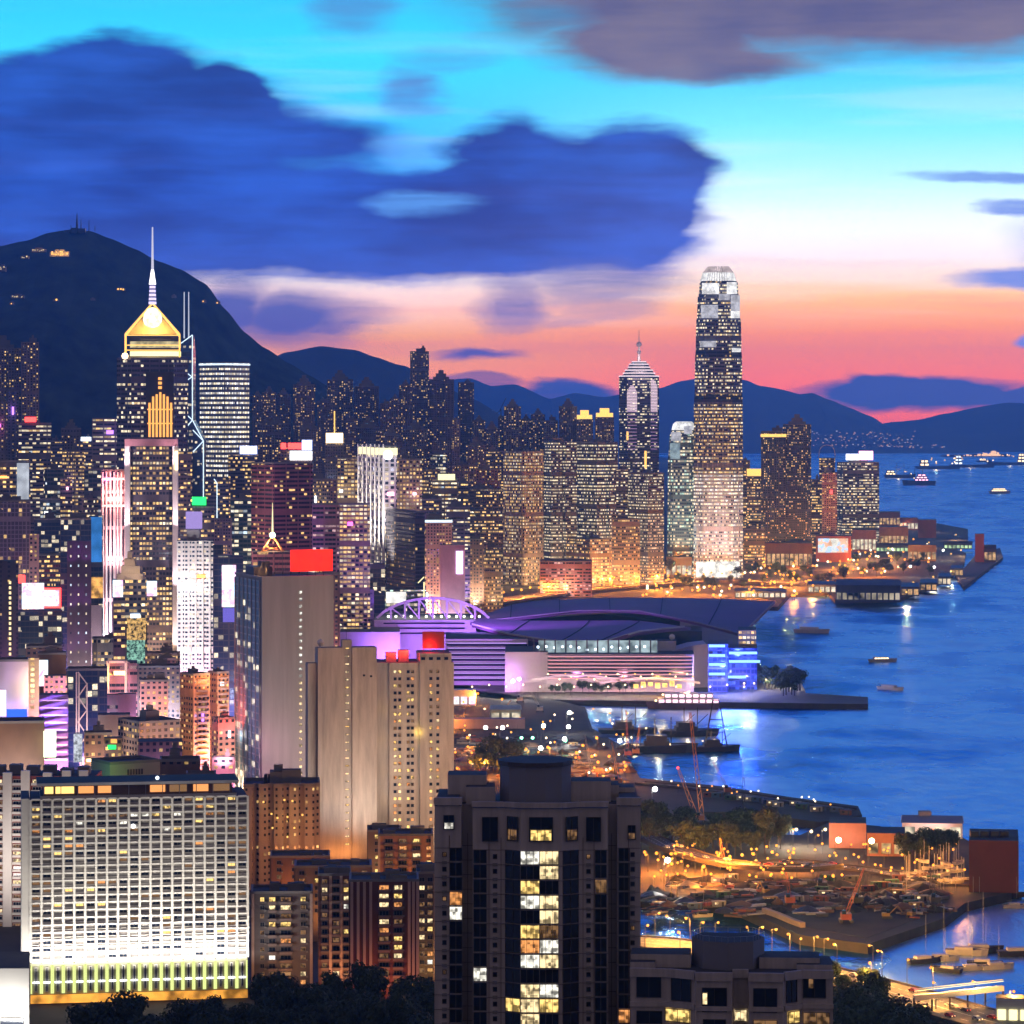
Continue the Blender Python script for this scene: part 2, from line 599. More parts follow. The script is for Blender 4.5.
m_ground = plain('city_ground', (.035, .03, .027), .9, vary=.45, scale=.03)
m_dirt = plain('works_ground', (.024, .018, .015), .95, vary=.6, scale=.06)
m_quay = plain('quay_stone', (.055, .045, .04), .9, vary=.35, scale=.1)
m_asphalt = plain('asphalt', (.06, .058, .055), .8, vary=.2, scale=.1)
m_pave = plain('pavement', (.075, .068, .064), .85, vary=.2, scale=.1)


def land(name, pxs, z, mat, side=None, label=None):
    """a piece of land given by its outline as seen on the level z"""
    pts = [G(px, py, z) for px, py in pxs]
    area = sum(a.x * b.y - b.x * a.y for a, b in zip(pts, pts[1:] + pts[:1]))
    if area < 0:
        pts.reverse()
    m = MB()
    m.walls([(p.x, p.y) for p in pts], -6, z, side or m_quay)
    m.cap([(p.x, p.y) for p in pts], z, mat)
    return tag(m.build(name), label or name.replace('_', ' '), None, None, 'structure')


land('city_land', [(-2200, 1900), (-900, 452), (600, 452), (720, 462), (745, 486), (810, 500), (872, 508), (890, 518), (925, 521), (968, 529), (968, 541), (950, 546), (966, 553), (964, 564),
                   (952, 575), (927, 588), (897, 599), (835, 600), (828, 592), (790, 594), (778, 607), (700, 606), (640, 640), (560, 648),
                   (480, 660), (470, 690), (560, 701), (585, 707), (592, 728), (620, 745), (640, 778), (720, 786), (790, 797), (858, 806),
                   (862, 815), (820, 822), (745, 812), (700, 812), (725, 832), (800, 835), (830, 822), (880, 826), (900, 836), (960, 836), (985, 850), (1010, 868), (1012, 892), (985, 898), (965, 903),
                   (945, 918), (868, 944), (800, 935), (740, 908), (690, 899), (640, 898), (600, 896), (600, 946), (700, 953), (780, 968), (850, 985), (900, 1000), (960, 1010), (1100, 1040), (1500, 1200), (1900, 1900)], 4, m_ground)
land('convention_island', [(430, 692), (500, 699), (700, 702), (868, 704), (868, 697), (806, 693), (800, 680), (768, 676), (758, 662), (752, 648), (735, 624), (640, 612), (470, 620)], 4, m_pave)
land('works_ground', [(640, 862), (700, 866), (760, 872), (840, 868), (950, 870), (948, 900), (925, 916), (866, 938), (805, 927), (740, 904), (690, 895), (640, 894)], 4.15, m_dirt)
land('reclamation_ground', [(440, 704), (560, 703), (583, 709), (590, 730), (618, 747), (636, 782), (560, 800), (440, 800)], 4.15, m_dirt)
land('harbour_pier', [(955, 575), (964, 587), (1003, 557), (1000, 548), (978, 552), (966, 566)], 4, m_pave)


def ridge(name, pts, D, back, front, mat, amp=.06, nx=160, ny=26, foot=-2, rid=.55, label=None):
    """a hill range: crest line seen at pts, falling away to both sides, gullied"""
    crest = [(X(px, D), Z(py, D)) for px, py in pts]
    x0, x1 = crest[0][0], crest[-1][0]
    def cz(x):
        for (a, za), (b, zb) in zip(crest, crest[1:]):
            if x <= b:
                k = (x - a) / (b - a)
                k = k * k * (3 - 2 * k) * .35 + k * .65
                return za + (zb - za) * k
        return crest[-1][1]
    m = MB()
    g = []
    for j in range(ny + 1):
        jf = ny * 2 // 3
        y = D - front * (1 - j / jf) if j <= jf else D + back * (j - jf) / (ny - jf)
        t_ = (D - y) / front if y < D else (y - D) / back
        row = []
        for i in range(nx + 1):
            x = x0 + (x1 - x0) * i / nx
            h = cz(x)
            s = max(0.0, 1 - t_)
            s = s ** 1.25
            nz = noise.fractal(Vector((x / (front * .55), y / (front * .8), 3.1)), 1.0, 2.0, 5)
            z = foot + (h - foot) * s
            z += nz * amp * (h - foot) * (1 - (1 - min(1, t_ * 3.0)) ** 2)
            z += noise.fractal(Vector((x / 160, y / 160, 8.0)), 1.0, 2.0, 3) * min(9, h * .012)
            row.append((x, y, z))
        g.append(row)
    for j in range(ny):
        for i in range(nx):
            m.face([g[j][i], g[j][i + 1], g[j + 1][i + 1], g[j + 1][i]], mat)
    return tag(m.build(name, smooth=True), label or name.replace('_', ' '), None, None, 'structure')


m_wood = plain('wooded_hillside', (.03, .045, .025), .95, vary=.85, scale=.02)
m_far = plain('far_hillside', (.06, .075, .06), .95, vary=.3, scale=.002)
ridge('peak_hill', [(-420, 330), (-200, 268), (-60, 250), (0, 247), (25, 241), (50, 233), (72, 228), (90, 229), (110, 237), (135, 249), (160, 261), (180, 269), (205, 284), (225, 310),
                    (245, 334), (265, 349), (290, 364), (310, 376), (332, 388), (360, 402), (420, 425), (500, 458), (600, 505), (680, 533)], 5850, 1500, 1050, m_wood, .15, 300, 40)
ridge('green_hill', [(200, 420), (250, 372), (285, 353), (320, 347), (355, 350), (375, 357), (405, 366), (430, 380), (470, 398), (520, 425)], 9500, 2000, 1500, m_far, .06, 140)
ridge('lantau_hills', [(250, 410), (330, 392), (400, 388), (440, 381), (470, 378), (492, 386), (515, 384), (550, 399), (575, 393), (605, 397), (640, 390), (660, 388), (680, 381), (700, 378),
                       (744, 380), (760, 386), (775, 388), (800, 394), (812, 393), (830, 400), (850, 408), (870, 416), (893, 430), (930, 446)], 21000, 3600, 2600, m_far, .06, 260)
ridge('island_hills', [(820, 446), (868, 426), (893, 422), (918, 420), (943, 414), (983, 406), (1008, 403), (1060, 405), (1120, 395), (1250, 408), (1400, 430)], 21500, 3600, 2300, m_far, .06, 200)
# low wooded ground the camera looks out from
ridge('near_hill', [(-420, 1190), (-100, 1160), (300, 1200), (700, 1210), (1100, 1180), (1500, 1190)], 330, 250, 120, m_wood, .05, 60, 20, foot=20)

# the air between: pale, even haze
hz = bpy.data.materials.new('haze')
hz.use_nodes = True
t = NT(hz.node_tree)
pv = t.n('ShaderNodeVolumePrincipled')
pv.inputs['Color'].default_value = (.14, .42, 1, 1)
pv.inputs['Density'].default_value = 4.6e-5
pv.inputs['Anisotropy'].default_value = .76
o = t.n('ShaderNodeOutputMaterial')
t.t.links.new(pv.outputs[0], o.inputs['Volume'])
mb = MB()
mb.box((0, 12250, -7), (36000, 26600, 760), hz)
tag(mb.build('haze'), 'thin blue evening haze over the harbour', None, None, 'stuff')
# ------------------------------------------------------------------ building materials
m_roof = plain('roof_felt', (.05, .05, .055), .9)
m_conc = plain('grey_concrete', (.2, .19, .19), .85, vary=.18)
m_dark = plain('dark_metal', (.035, .035, .04), .5)
m_steel = plain('pale_steel', (.42, .42, .44), .45, .3)
m_white = plain('white_paint', (.7, .68, .66), .6, vary=.08)
m_mauve = plain('mauve_render', (.26, .2, .26), .8)
m_tan = plain('tan_render', (.30, .23, .19), .85, vary=.15)
m_brown = plain('brown_render', (.15, .085, .05), .85)
m_pink = plain('pink_render', (.5, .25, .28), .85)
m_glassd = plain('dark_glass', (.015, .02, .035), .12)
m_orange = plain('orange_paint', (.55, .22, .05), .6)
m_rust = plain('rust_paint', (.28, .06, .04), .6)
g_white = glow('white_light', (.95, .97, 1), 4)
g_cool = glow('cool_light', (.75, .87, 1), 3)
g_warm = glow('warm_light', (1, .72, .38), 4)
g_gold = glow('gold_light', (1, .55, .12), 1.9)
g_orange = glow('sodium_light', (1, .32, .035), 2.6)
g_pale = glow('pale_yellow_light', (1, .9, .45), 1.8)
g_red = glow('red_sign_light', (1, .025, .01), 1.9, vary=.25, scale=.2)
g_redlamp = glow('red_lamp', (1, .05, .04), 5)
g_green = glow('green_sign_light', (.02, 1, .12), 3)
g_blue = glow('blue_led', (.03, .10, 1), 2.2)
g_bluew = glow('blue_white_sign', (.45, .55, 1), 4)
g_pinks = glow('pink_sign_light', (1, .45, .6), 4)
g_violet = glow('violet_led', (.4, .16, 1), 1.5)
g_lilac = glow('lilac_screen', (.55, .4, .95), .8)
g_screen = screen('bright_screen', (1, 1, 1), (.55, .8, 1), (1, .5, .75), 2.6, .12)
g_greenw = glow('green_white_screen', (.8, 1, .62), 4)
g_amber = glow('amber_neon', (1, .42, .09), 1.7)
g_line = glow('white_edge_light', (.7, .88, 1), 1.7)
g_win = [glow('lit_room_yellow', (1, .66, .2), 1.7, vary=.85, scale=.7, room=True), glow('lit_room_cream', (1, .76, .4), 1.6, vary=.85, scale=.7, room=True),
         glow('lit_room_white', (1, .95, .82), 1.5, vary=.85, scale=.7, room=True), glow('lit_room_orange', (1, .4, .12), 1.2, vary=.85, scale=.7, room=True), glow('lit_room_dim', (.8, .42, .18), .35, vary=.85, scale=.7, room=True)]

GREY = (.13, .125, .14)
ST = {
    'res_blue': facade('res_blue', (.075, .085, .12), 2.6, 3.1, .5, .5, .26, 1.7, patch=.3, floors=.05),
    'office_warm': facade('office_warm', (.2, .17, .16), 2.2, 3.9, .8, .46, .58, 1.5, patch=.45, floors=.4),
    'office_fine': facade('office_fine', (.13, .12, .12), 2.0, 3.9, .96, .42, .66, 1.5, cols=(NEUT, (1, .76, .4, 1), (1, .93, .8, 1)), patch=.4, floors=.5),
    'office_band': facade('office_band', (.15, .14, .15), 3.4, 4.0, .96, .42, .55, 1.7, cols=(NEUT, WARM, COOL), floors=.7),
    'office_gold': facade('office_gold', (.26, .19, .13), 3.0, 3.7, .8, .56, .75, 1.7, cols=(WARM, NEUT, NEUT), floors=.3),
    'office_dark': facade('office_dark', (.09, .085, .1), 2.6, 3.9, .9, .46, .42, 2.0, floors=.55, rough=.4),
    'office_tan': facade('office_tan', (.36, .28, .22), 3.0, 3.6, .6, .55, .72, 1.5, cols=(WARM, NEUT, NEUT), patch=.25, floors=.2),
    'office_grey': facade('office_grey', (.14, .13, .14), 2.4, 3.7, .9, .62, .06, 1.3, glass=(.05, .05, .06), patch=.1, floors=.1),
    'office_cool': facade('office_cool', (.1, .13, .13), 3.0, 4.1, .92, .55, .6, 1.5, cols=(NEUT, (.7, 1, .8, 1), COOL), floors=.5),
    'glass_blue': facade('glass_blue', (.05, .06, .09), 3.0, 3.8, .94, .8, .1, 1.4, glass=(.03, .05, .1), cols=(NEUT, COOL, COOL), patch=.3, rough=.3),
    'glass_teal': facade('glass_teal', (.08, .1, .11), 3.4, 4.0, .92, .6, .4, 1.5, glass=(.03, .06, .07), cols=(NEUT, COOL, WARM), patch=.4, rough=.3),
    'res_dim': facade('res_dim', (.13, .12, .15), 3.0, 3.1, .42, .48, .15, 1.5, patch=.25, floors=.05),
    'res_mid': facade('res_mid', (.19, .17, .18), 3.0, 3.0, .45, .48, .25, 1.6, patch=.25, floors=.05),
    'res_pale': facade('res_pale', (.5, .48, .47), 3.2, 2.9, .5, .45, .2, 1.5, cols=(NEUT, WARM, COOL), patch=.2, floors=.05),
    'res_orange': facade('res_orange', (.5, .27, .14), 3.0, 2.9, .5, .45, .3, 1.5, cols=(WARM, WARM, NEUT), patch=.2, floors=.05),
    'res_pink': facade('res_pink', (.55, .3, .3), 3.2, 3.0, .5, .5, .3, 1.6, patch=.2, floors=.05),
    'old_block': facade('old_block', (.26, .21, .2), 3.2, 3.1, .55, .5, .34, 1.6, patch=.3, floors=.1),
    'old_dark': facade('old_dark', (.17, .11, .1), 3.2, 3.1, .5, .5, .26, 1.6, patch=.3, floors=.1),
    'dots_white': facade('dots_white', (.2, .2, .22), 3.6, 6.6, .62, .42, .95, 2.6, mech=False, cols=(NEUT, (1, .95, .85, 1), (1, .95, .85, 1)), patch=.1, floors=.1, rough=.4),
    'grid_lilac': facade('grid_lilac', (.6, .56, .62), 5.0, 4.2, .62, .66, .45, 1.6, cols=(NEUT, (.85, .85, 1, 1), COOL), patch=.4, floors=.3),
    'grid_pink': facade('grid_pink', (.62, .42, .46), mech=False, cw=4.2, ch=30, ww=.62, wh=.9, lit=.3, em=.7, glass=(.06, .04, .05), cols=((1, .3, .2, 1), (1, .5, .4, 1), NEUT), patch=.6),
    'red_band': facade('red_band', (.30, .1, .11), 3.2, 4.0, .97, .5, .16, 1.4, glass=(.04, .015, .02), cols=(WARM, NEUT, WARM), floors=.3),
    'mauve_band': facade('mauve_band', (.34, .17, .24), 3.0, 3.8, .95, .5, .3, 1.1, cols=((1, .6, .6, 1), NEUT, WARM), floors=.4),
    'violet_band': facade('violet_band', (.2, .14, .4), 60, 5.6, .98, .5, .2, .5, glass=(.07, .05, .2), cols=((.5, .3, 1, 1), (.5, .3, 1, 1), (.4, .4, 1, 1))),
    'ifc_low': facade('ifc_low', (.36, .35, .37), 2.0, 4.3, .96, .48, .82, 1.9, cols=(NEUT, (1, .9, .8, 1), (1, .95, .95, 1)), patch=.35, floors=.4, rough=.4),
    'ifc_mid': facade('ifc_mid', (.17, .17, .2), 2.0, 4.3, .95, .46, .66, 1.7, cols=(WARM, NEUT, (1, .95, .9, 1)), patch=.45, floors=.55, rough=.4),
    'ifc_high': facade('ifc_high', (.2, .2, .24), 2.0, 4.3, .95, .46, .52, 1.7, cols=(NEUT, WARM, (1, .95, .9, 1)), patch=.5, floors=.6, rough=.35),
    'center_glass': facade('center_glass', (.05, .05, .09), 3.4, 4.1, .9, .45, .3, 1.7, cols=(NEUT, (1, .7, .75, 1), WARM), floors=.5, rough=.3),
    'hotel_red': facade('hotel_red', (.6, .5, .46), 3.4, 3.4, .5, .5, .3, 1.4),
}


def foot(kind, e=.14):
    if kind == 'cross':
        a, b = e, 1 - e
        return [(a, 0), (.38, 0), (.38, e * .7), (.62, e * .7), (.62, 0), (b, 0), (b, e), (1, e), (1, .4), (1 - e * .6, .4), (1 - e * .6, .6), (1, .6), (1, b), (b, b), (b, 1), (a, 1), (a, b), (0, b), (0, .6), (e * .6, .6), (e * .6, .4), (0, .4), (0, e), (a, e)]
    if kind == 'cham':
        return [(e, 0), (1 - e, 0), (1, e), (1, 1 - e), (1 - e, 1), (e, 1), (0, 1 - e), (0, e)]
    if kind == 'twin':
        return [(0, 0), (.44, 0), (.44, .22), (.56, .22), (.56, 0), (1, 0), (1, 1), (0, 1)]
    if kind == 'ribs':
        pts = []
        n = 5
        for i in range(n):
            pts += [(i / n, 0), ((i + .62) / n, 0), ((i + .62) / n, .1), ((i + 1) / n if i < n - 1 else 1, .1)]
        return pts + [(1, 1), (0, 1)]
    if kind == 'round':
        pts = []
        for cx, cyy, a0 in ((.22, .22, 180), (.78, .22, 270), (.78, .78, 0), (.22, .78, 90)):
            for k in range(4):
                a = R(a0 + 30 * k)
                pts.append((cx + .22 * math.cos(a), cyy + .22 * math.sin(a)))
        return pts
    return [(0, 0), (1, 0), (1, 1), (0, 1)]


class Bld:
    """frame of a building: front corner or front edge as seen in rows and columns, at distance D"""
    def __init__(s, x0, x1, D, xs=None, ang=25, depth=None):
        s.D = D
        m = D / F
        if xs is None:
            s.phi = math.atan(((x0 + x1) / 2 - 512) / F)
            a = 0.0
            C = Vector((X(x0, D), D, 0))
            s.wr = (x1 - x0) * m
            s.wl = depth or s.wr * .8
        else:
            s.phi = math.atan((xs - 512) / F)
            a = R(ang)
            C = Vector((X(xs, D), D, 0))
            s.wr = max(.5, (x1 - xs) * m / math.cos(a))
            s.wl = max(.5, (xs - x0) * m / math.sin(a))
        th = a - s.phi
        s.e1 = Vector((math.cos(th), math.sin(th), 0))
        s.e2 = Vector((-math.sin(th), math.cos(th), 0))
        s.C = C

    def p(s, u, v, z=0.0):
        q = s.C + s.e1 * (u * s.wr) + s.e2 * (v * s.wl)
        return Vector((q.x, q.y, z))

    def pts(s, unit, inset=0.0):
        k = 1 - inset * 2
        return [tuple(s.p(inset + u * k, inset + v * k))[:2] for u, v in unit]

    @property
    def ax(s):
        return ((s.e1.x, s.e1.y), (s.e2.x, s.e2.y))


ALLB = []


def building(name, label, x0, x1, yt, D, style, xs=None, ang=25, depth=None, fp='box', e=.14, yb=None, z0=4, group=None, cat='building',
             roof='plant', steps=(), sign=None, crown=None, roofmat=None):
    b = Bld(x0, x1, D, xs, ang, depth)
    mat = ST[style] if isinstance(style, str) else style
    unit = foot(fp, e)
    zt = Z(yt, D)
    if yb is not None:
        z0 = Z(yb, D)
    pts = b.pts(unit)
    o = b.p(.5, .5, z0)
    mb = MB()
    z = z0
    zs = [(Z(y, D), ins) for y, ins in steps]
    rm = roofmat or m_roof
    cur = pts
    for zz, ins in zs:                       # setbacks, from the bottom up
        mb.walls(cur, z, zz, mat, vz=z0)
        mb.cap(cur, zz, rm)
        z = zz
        cur = b.pts(unit, ins)
    mb.walls(cur, z, zt, mat, vz=z0)
    mb.cap(cur, zt, rm)
    ob = tag(mb.build(name, None, o), label, cat, group)
    ob['_top'] = zt
    rnd = random.Random(int(x0 * 13 + yt * 7 + D))
    ins = zs[-1][1] if zs else 0
    lw, ll = b.wr * (1 - 2 * ins), b.wl * (1 - 2 * ins)
    if roof in ('plant', 'parapet', 'steps'):
        pm = MB()
        inner = b.pts(unit, ins + .6 / max(4, min(lw, ll)))
        h = 1.3
        n = len(cur)
        for i in range(n):
            j = (i + 1) % n
            q = [cur[i], cur[j], inner[j], inner[i]]
            pm.face([(c[0], c[1], zt + h) for c in q], m_conc)
            pm.face([(cur[i][0], cur[i][1], zt), (cur[j][0], cur[j][1], zt), (cur[j][0], cur[j][1], zt + h), (cur[i][0], cur[i][1], zt + h)], m_conc)
            pm.face([(inner[j][0], inner[j][1], zt), (inner[i][0], inner[i][1], zt), (inner[i][0], inner[i][1], zt + h), (inner[j][0], inner[j][1], zt + h)], m_conc)
        pm.build('parapet', ob)
    if roof == 'plant':
        for k in range(rnd.choice((1, 2, 2))):
            rb = MB()
            u, v = rnd.uniform(.3, .7), rnd.uniform(.35, .7)
            u, v = ins + u * (1 - 2 * ins), ins + v * (1 - 2 * ins)
            hh = min(rnd.uniform(3, 7), lw * .3)
            c = b.p(u, v, zt)
            rb.box(c, (lw * rnd.uniform(.2, .42), ll * rnd.uniform(.2, .4), hh), m_conc, b.ax, m_roof)
            if k == 0:
                rb.box(c + Vector((0, 0, hh)), (lw * .12, ll * .12, hh * .5), m_conc, b.ax, m_roof)
            rb.build('plant_room', ob)
    elif roof == 'steps':
        rb = MB()
        zz = zt
        for k, sc in enumerate((.62, .4, .2)):
            hh = min(5, lw * .16)
            rb.box(b.p(.5, .5, zz), (lw * sc, ll * sc, hh), m_conc, b.ax, m_roof)
            zz += hh
        rb.build('stepped_roof', ob)
    if crown:                                # lit band under the roof edge
        cm, y0, y1 = crown
        cb = MB()
        cb.walls(b.pts(unit, ins - .012), Z(y1, D), Z(y0, D), cm)
        cb.build('lit_crown', ob)
    if sign:
        for s_ in (sign if isinstance(sign, list) else [sign]):
            sx0, sy0, sx1, sy1, sm = s_
            roof_sign(ob, sx0, sy0, sx1, sy1, D, sm, zt)
    ALLB.append((ob, b, x0, x1, yt, D, isinstance(style, str)))
    return ob, b


def roof_sign(ob, sx0, sy0, sx1, sy1, D, mat, zt=None):
    """a lit box sign with depth on posts"""
    a, c = P(sx0, sy1, D - .8), P(sx1, sy0, D - .8)
    m = MB()
    m.box(((a.x + c.x) / 2, D - .9, a.z), (c.x - a.x, 1.2, c.z - a.z), mat)
    s = m.build('sign', ob)
    if zt is not None and a.z > zt:
        q = MB()
        for k in range(4):
            x = a.x + (c.x - a.x) * (k + .5) / 4
            q.bar((x, D + .4, zt - .5), (x, D + .4, a.z + .2), .5, m_dark)
        q.each('sign_post', ob)
    return s


def wallsign(ob, sx0, sy0, sx1, sy1, D, mat, name='screen'):
    a, c = P(sx0, sy1, D), P(sx1, sy0, D)
    m = MB()
    m.box(((a.x + c.x) / 2, D - .6, a.z), (c.x - a.x, .8, c.z - a.z), mat)
    return m.build(name, ob)
# ------------------------------------------------------------------ the far towers: Mid-Levels and Central
GF = 'residential towers on the far slope'
far_res = [  # x0, x1, yt, D, style, footprint, label
    (252, 263, 396, 4650, 'res_dim', 'cross', 'narrow dim tower immediately right of the white dotted office tower'),
    (262, 276, 393, 4700, 'res_mid', 'cross', 'second dim apartment tower right of the white dotted office tower'),
    (276, 291, 395, 4720, 'res_dim', 'cross', 'dim apartment tower third from the white dotted office tower'),
    (293, 315, 385, 4800, 'res_mid', 'cross', 'stepped apartment tower standing alone against the foot of the dark hill'),
    (317, 330, 402, 4700, 'res_dim', 'box', 'short dark tower left of the stepped tower at the hill foot'),
    (327, 353, 380, 4850, 'res_mid', 'cross', 'broad apartment tower with stepped top where the dark hill ends'),
    (354, 379, 387, 4800, 'res_dim', 'cross', 'dark apartment tower with one lit upper floor below the blue hill'),
    (380, 391, 404, 4750, 'res_dim', 'box', 'lower dim tower between two dark towers below the blue hill'),
    (390, 400, 399, 4820, 'res_mid', 'cross', 'slim tower touching the left side of the stepped twin of the tallest apartment tower'),
    (399, 412, 386, 4760, 'res_dim', 'cross', 'shoulder tower left of the tallest apartment tower'),
    (410, 429, 352, 4900, 'res_mid', 'cham', 'tallest apartment tower on the slope, topped by a small plant house'),
    (428, 454, 380, 4850, 'res_dim', 'cross', 'wide dark apartment tower right of the tallest apartment tower'),
    (458, 474, 383, 4900, 'res_dim', 'cham', 'lone slim dark tower left of the low roofs below the distant hills'),
    (452, 460, 420, 4700, 'res_mid', 'box', 'small lit tower between the wide dark tower and the lone slim tower'),
    (473, 485, 421, 4850, 'res_mid', 'cross', 'low apartment tower just right of the lone slim dark tower'),
    (484, 500, 429, 4800, 'res_dim', 'cross', 'lowest apartment tower left of the rooftop crane'),
    (498, 506, 418, 4900, 'res_dim', 'box', 'unfinished dark tower carrying a crane on its roof'),
    (504, 521, 407, 4850, 'res_mid', 'cross', 'stepped apartment tower right of the rooftop crane'),
    (520, 532, 420, 4880, 'res_mid', 'cross', 'apartment tower in the middle of the row behind the tan office tower'),
    (531, 545, 415, 4860, 'res_dim', 'cross', 'dark stepped tower in the row behind the tan office tower'),
    (544, 558, 421, 4840, 'res_mid', 'box', 'warm lit tower at the right end of the row behind the tan office tower'),
    (559, 577, 407, 4800, 'res_dim', 'steps', 'tall dark tower just left of the gold crowned twins'),
    (402, 428, 430, 4500, 'res_mid', 'cross', 'lower tower before the foot of the tallest apartment tower'),
    (432, 450, 442, 4450, 'res_mid', 'box', 'lower tower before the wide dark apartment tower'),
    (466, 486, 446, 4400, 'res_mid', 'cross', 'lit lower block under the lone slim dark tower'),
    (255, 290, 424, 4300, 'res_mid', 'cross', 'broad low apartment block right of the white dotted tower'),
    (294, 322, 430, 4250, 'res_mid', 'cross', 'broad low apartment block behind the red and white roof signs'),
    (356, 380, 428, 4300, 'res_dim', 'cross', 'low dark block above the white lit grid tower'),
    (380, 402, 436, 4250, 'res_mid', 'cross', 'low lit block above the white framed office'),
    (346, 358, 420, 4400, 'res_mid', 'box', 'slim low block left of the white lit grid tower'),
]
for x0, x1, yt, D, st, fp, lab in far_res:
    building('apartment_tower', lab, x0, x1, yt, D, st, depth=(x1 - x0) * D / F * .9, fp='cross' if fp == 'steps' else fp, group=GF, roof='steps' if fp in ('cross', 'steps') else 'plant')

for x0, x1, yt, lab in ((576, 593, 419, 'left one of the two towers with a glowing gold crown'), (595, 614, 417, 'right one of the two towers with a glowing gold crown')):
    ob, b = building('apartment_tower', lab, x0, x1, yt, 4780, 'res_mid', fp='cross', group='gold crowned towers', roof='flat')
    m = MB()
    zz = Z(yt, 4780)
    m.box(b.p(.5, .5, zz), (b.wr * .9, b.wl * .8, 6), g_gold, b.ax)
    m.box(b.p(.5, .5, zz + 6), (b.wr * .5, b.wl * .5, 7), g_gold, b.ax)
    m.build('lit_crown', ob)

# office row along the Central waterfront
building('office_tower', 'tan office tower with a dense grid of lit windows and hipped top', 502, 545, 452, 4000, 'office_tan', xs=523, ang=40, fp='cham', e=.06, roof='plant')
building('office_tower', 'left one of the tall banded glass office pair beside the tan tower', 544, 577, 443, 4050, 'office_fine', xs=551, ang=20, fp='twin')
building('office_tower', 'right one of the tall banded glass office pair beside the tan tower', 577, 618, 443, 4060, 'office_fine', xs=597, ang=38, fp='twin')
building('office_tower', 'lower pale banded office block in front of the spire topped tower', 628, 664, 474, 3980, 'office_fine', xs=648, ang=35)
building('office_tower', 'dark lower office slab left of the pale banded block', 616, 630, 470, 4020, 'office_band')
building('office_tower', 'low lit office block at the foot of the right banded tower', 566, 612, 540, 3900, 'office_gold', xs=590, ang=30)
building('office_tower', 'low bright office block below the spire topped tower', 612, 640, 520, 3930, 'office_warm')
building('apartment_tower', 'left and lower block of the waterfront pair of dark towers with lit roof edge', 761, 786, 432, 4500, 'res_blue', fp='ribs', crown=(g_gold, 434, 437), z0=4)
building('apartment_tower', 'right and taller block of the waterfront pair with notched roof', 783, 811, 425, 4520, 'res_blue', fp='cham', roof='steps')
building('office_tower', 'slim office tower with glowing gold stepped top beside the tallest skyscraper', 747, 763, 477, 4600, 'office_dark', crown=(g_gold, 469, 476), roof='plant')
building('office_tower', 'thin dark tower directly behind the tallest skyscraper on its right', 741, 750, 461, 4700, 'office_dark')
building('office_tower', 'low dark block below the gold topped slim tower', 744, 765, 530, 4420, 'office_dark')
ob, b = building('office_tower', 'slim blue tower under an open arched frame', 819, 835, 458, 4900, 'office_dark', roof='flat')
m = MB()
c0, c1, zt = b.p(0, .5, Z(458, 4900)), b.p(1, .5, Z(458, 4900)), Z(445, 4900)
mid = (c0 + c1) / 2
pr = None
for k in range(9):
    a = math.pi * k / 8
    q = mid - Vector((math.cos(a) * (c1.x - c0.x) / 2, 0, 0)) + Vector((0, 0, 5 + math.sin(a) ** .7 * (zt - c0.z - 5)))
    if pr:
        m.bar(pr, q, 1.6, m_steel)
    pr = q
m.bar(c0, c0 + Vector((0, 0, 6)), 1.6, m_steel)
m.bar(c1, c1 + Vector((0, 0, 6)), 1.6, m_steel)
m.build('arch_frame', ob)
building('office_tower', 'narrow red lit tower with a red lamp before the arch topped tower', 822, 837, 473, 4700, 'res_pink', roof='plant', sign=(830, 490, 834, 494, g_redlamp))
building('office_tower', 'broad dark banded tower by the ferry terminal under a white and red roof sign', 837, 879, 463, 5050, 'office_band', xs=843, ang=14, sign=[(846, 454, 859, 460, g_white), (859, 451, 873, 460, g_pinks)])
building('office_tower', 'low grey office left of the red lit tower', 808, 822, 480, 4800, 'office_dark')

# ------------------------------------------------------------------ Admiralty and Wan Chai
building('office_tower', 'white dotted office tower of square plan, brightly lit on every floor', 198, 251, 363, 4400, 'dots_white', xs=224, ang=45, fp='cham', e=.05, roof='parapet', crown=(g_line, 363.4, 365))
building('office_tower', 'dark office tower with a blue white roof sign before the dotted tower', 228, 258, 455, 3600, 'office_dark', sign=(240, 446, 257, 454, g_bluew))
ob, b = building('office_tower', 'deep red banded office tower with two faces', 251, 313, 464, 2750, 'red_band', xs=274, ang=32, roof='parapet')
ob, b = building('office_tower', 'dim tower carrying the red and white sign stack behind the red office', 278, 313, 452, 3100, 'old_dark', sign=[(281, 443, 286, 449, g_redlamp), (288, 443, 302, 449, g_redlamp), (302, 440, 312, 450, g_bluew), (290, 451, 312, 460, g_white)])
building('office_tower', 'mauve banded wide office slab left of the golden windowed slab', 312, 340, 505, 2700, 'mauve_band', roof='parapet')
building('office_tower', 'golden windowed office slab with a rose coloured roof edge', 339, 370, 505, 2680, 'office_gold', roof='parapet')
ob, b = building('office_tower', 'white lit office tower of tall piers with a bright ball lamp at its roof corner', 357, 397, 447, 3000, 'grid_lilac', xs=384, ang=14, roof='parapet', crown=(g_pale, 448, 455))
m = MB()
m.ball(P(388, 455, 2985), 4.5, g_white, 10)
m.build('ball_lamp', ob)
pm = MB()
for k in range(7):
    x = 358 + k * 4.2
    a = P(x, 560, 2994)
    pm.box((X(x, 2994), 2994, Z(560, 3000)), (1.0, 1.2, Z(444, 3000) - Z(560, 3000)), m_white)
pm.each('pier', ob)
for k in range(4):
    light('pier_floodlight', 'SPOT', (X(360 + k * 8, 2960), 2960, Z(575, 3000)), (1, .9, .8), 3.2e5, ob, 1.0, (X(360 + k * 8, 2994), 2994, Z(490, 3000)), angle=60)
building('office_tower', 'white framed office block right of the ball lamp tower', 396, 422, 460, 3200, 'office_tan', roof='plant')
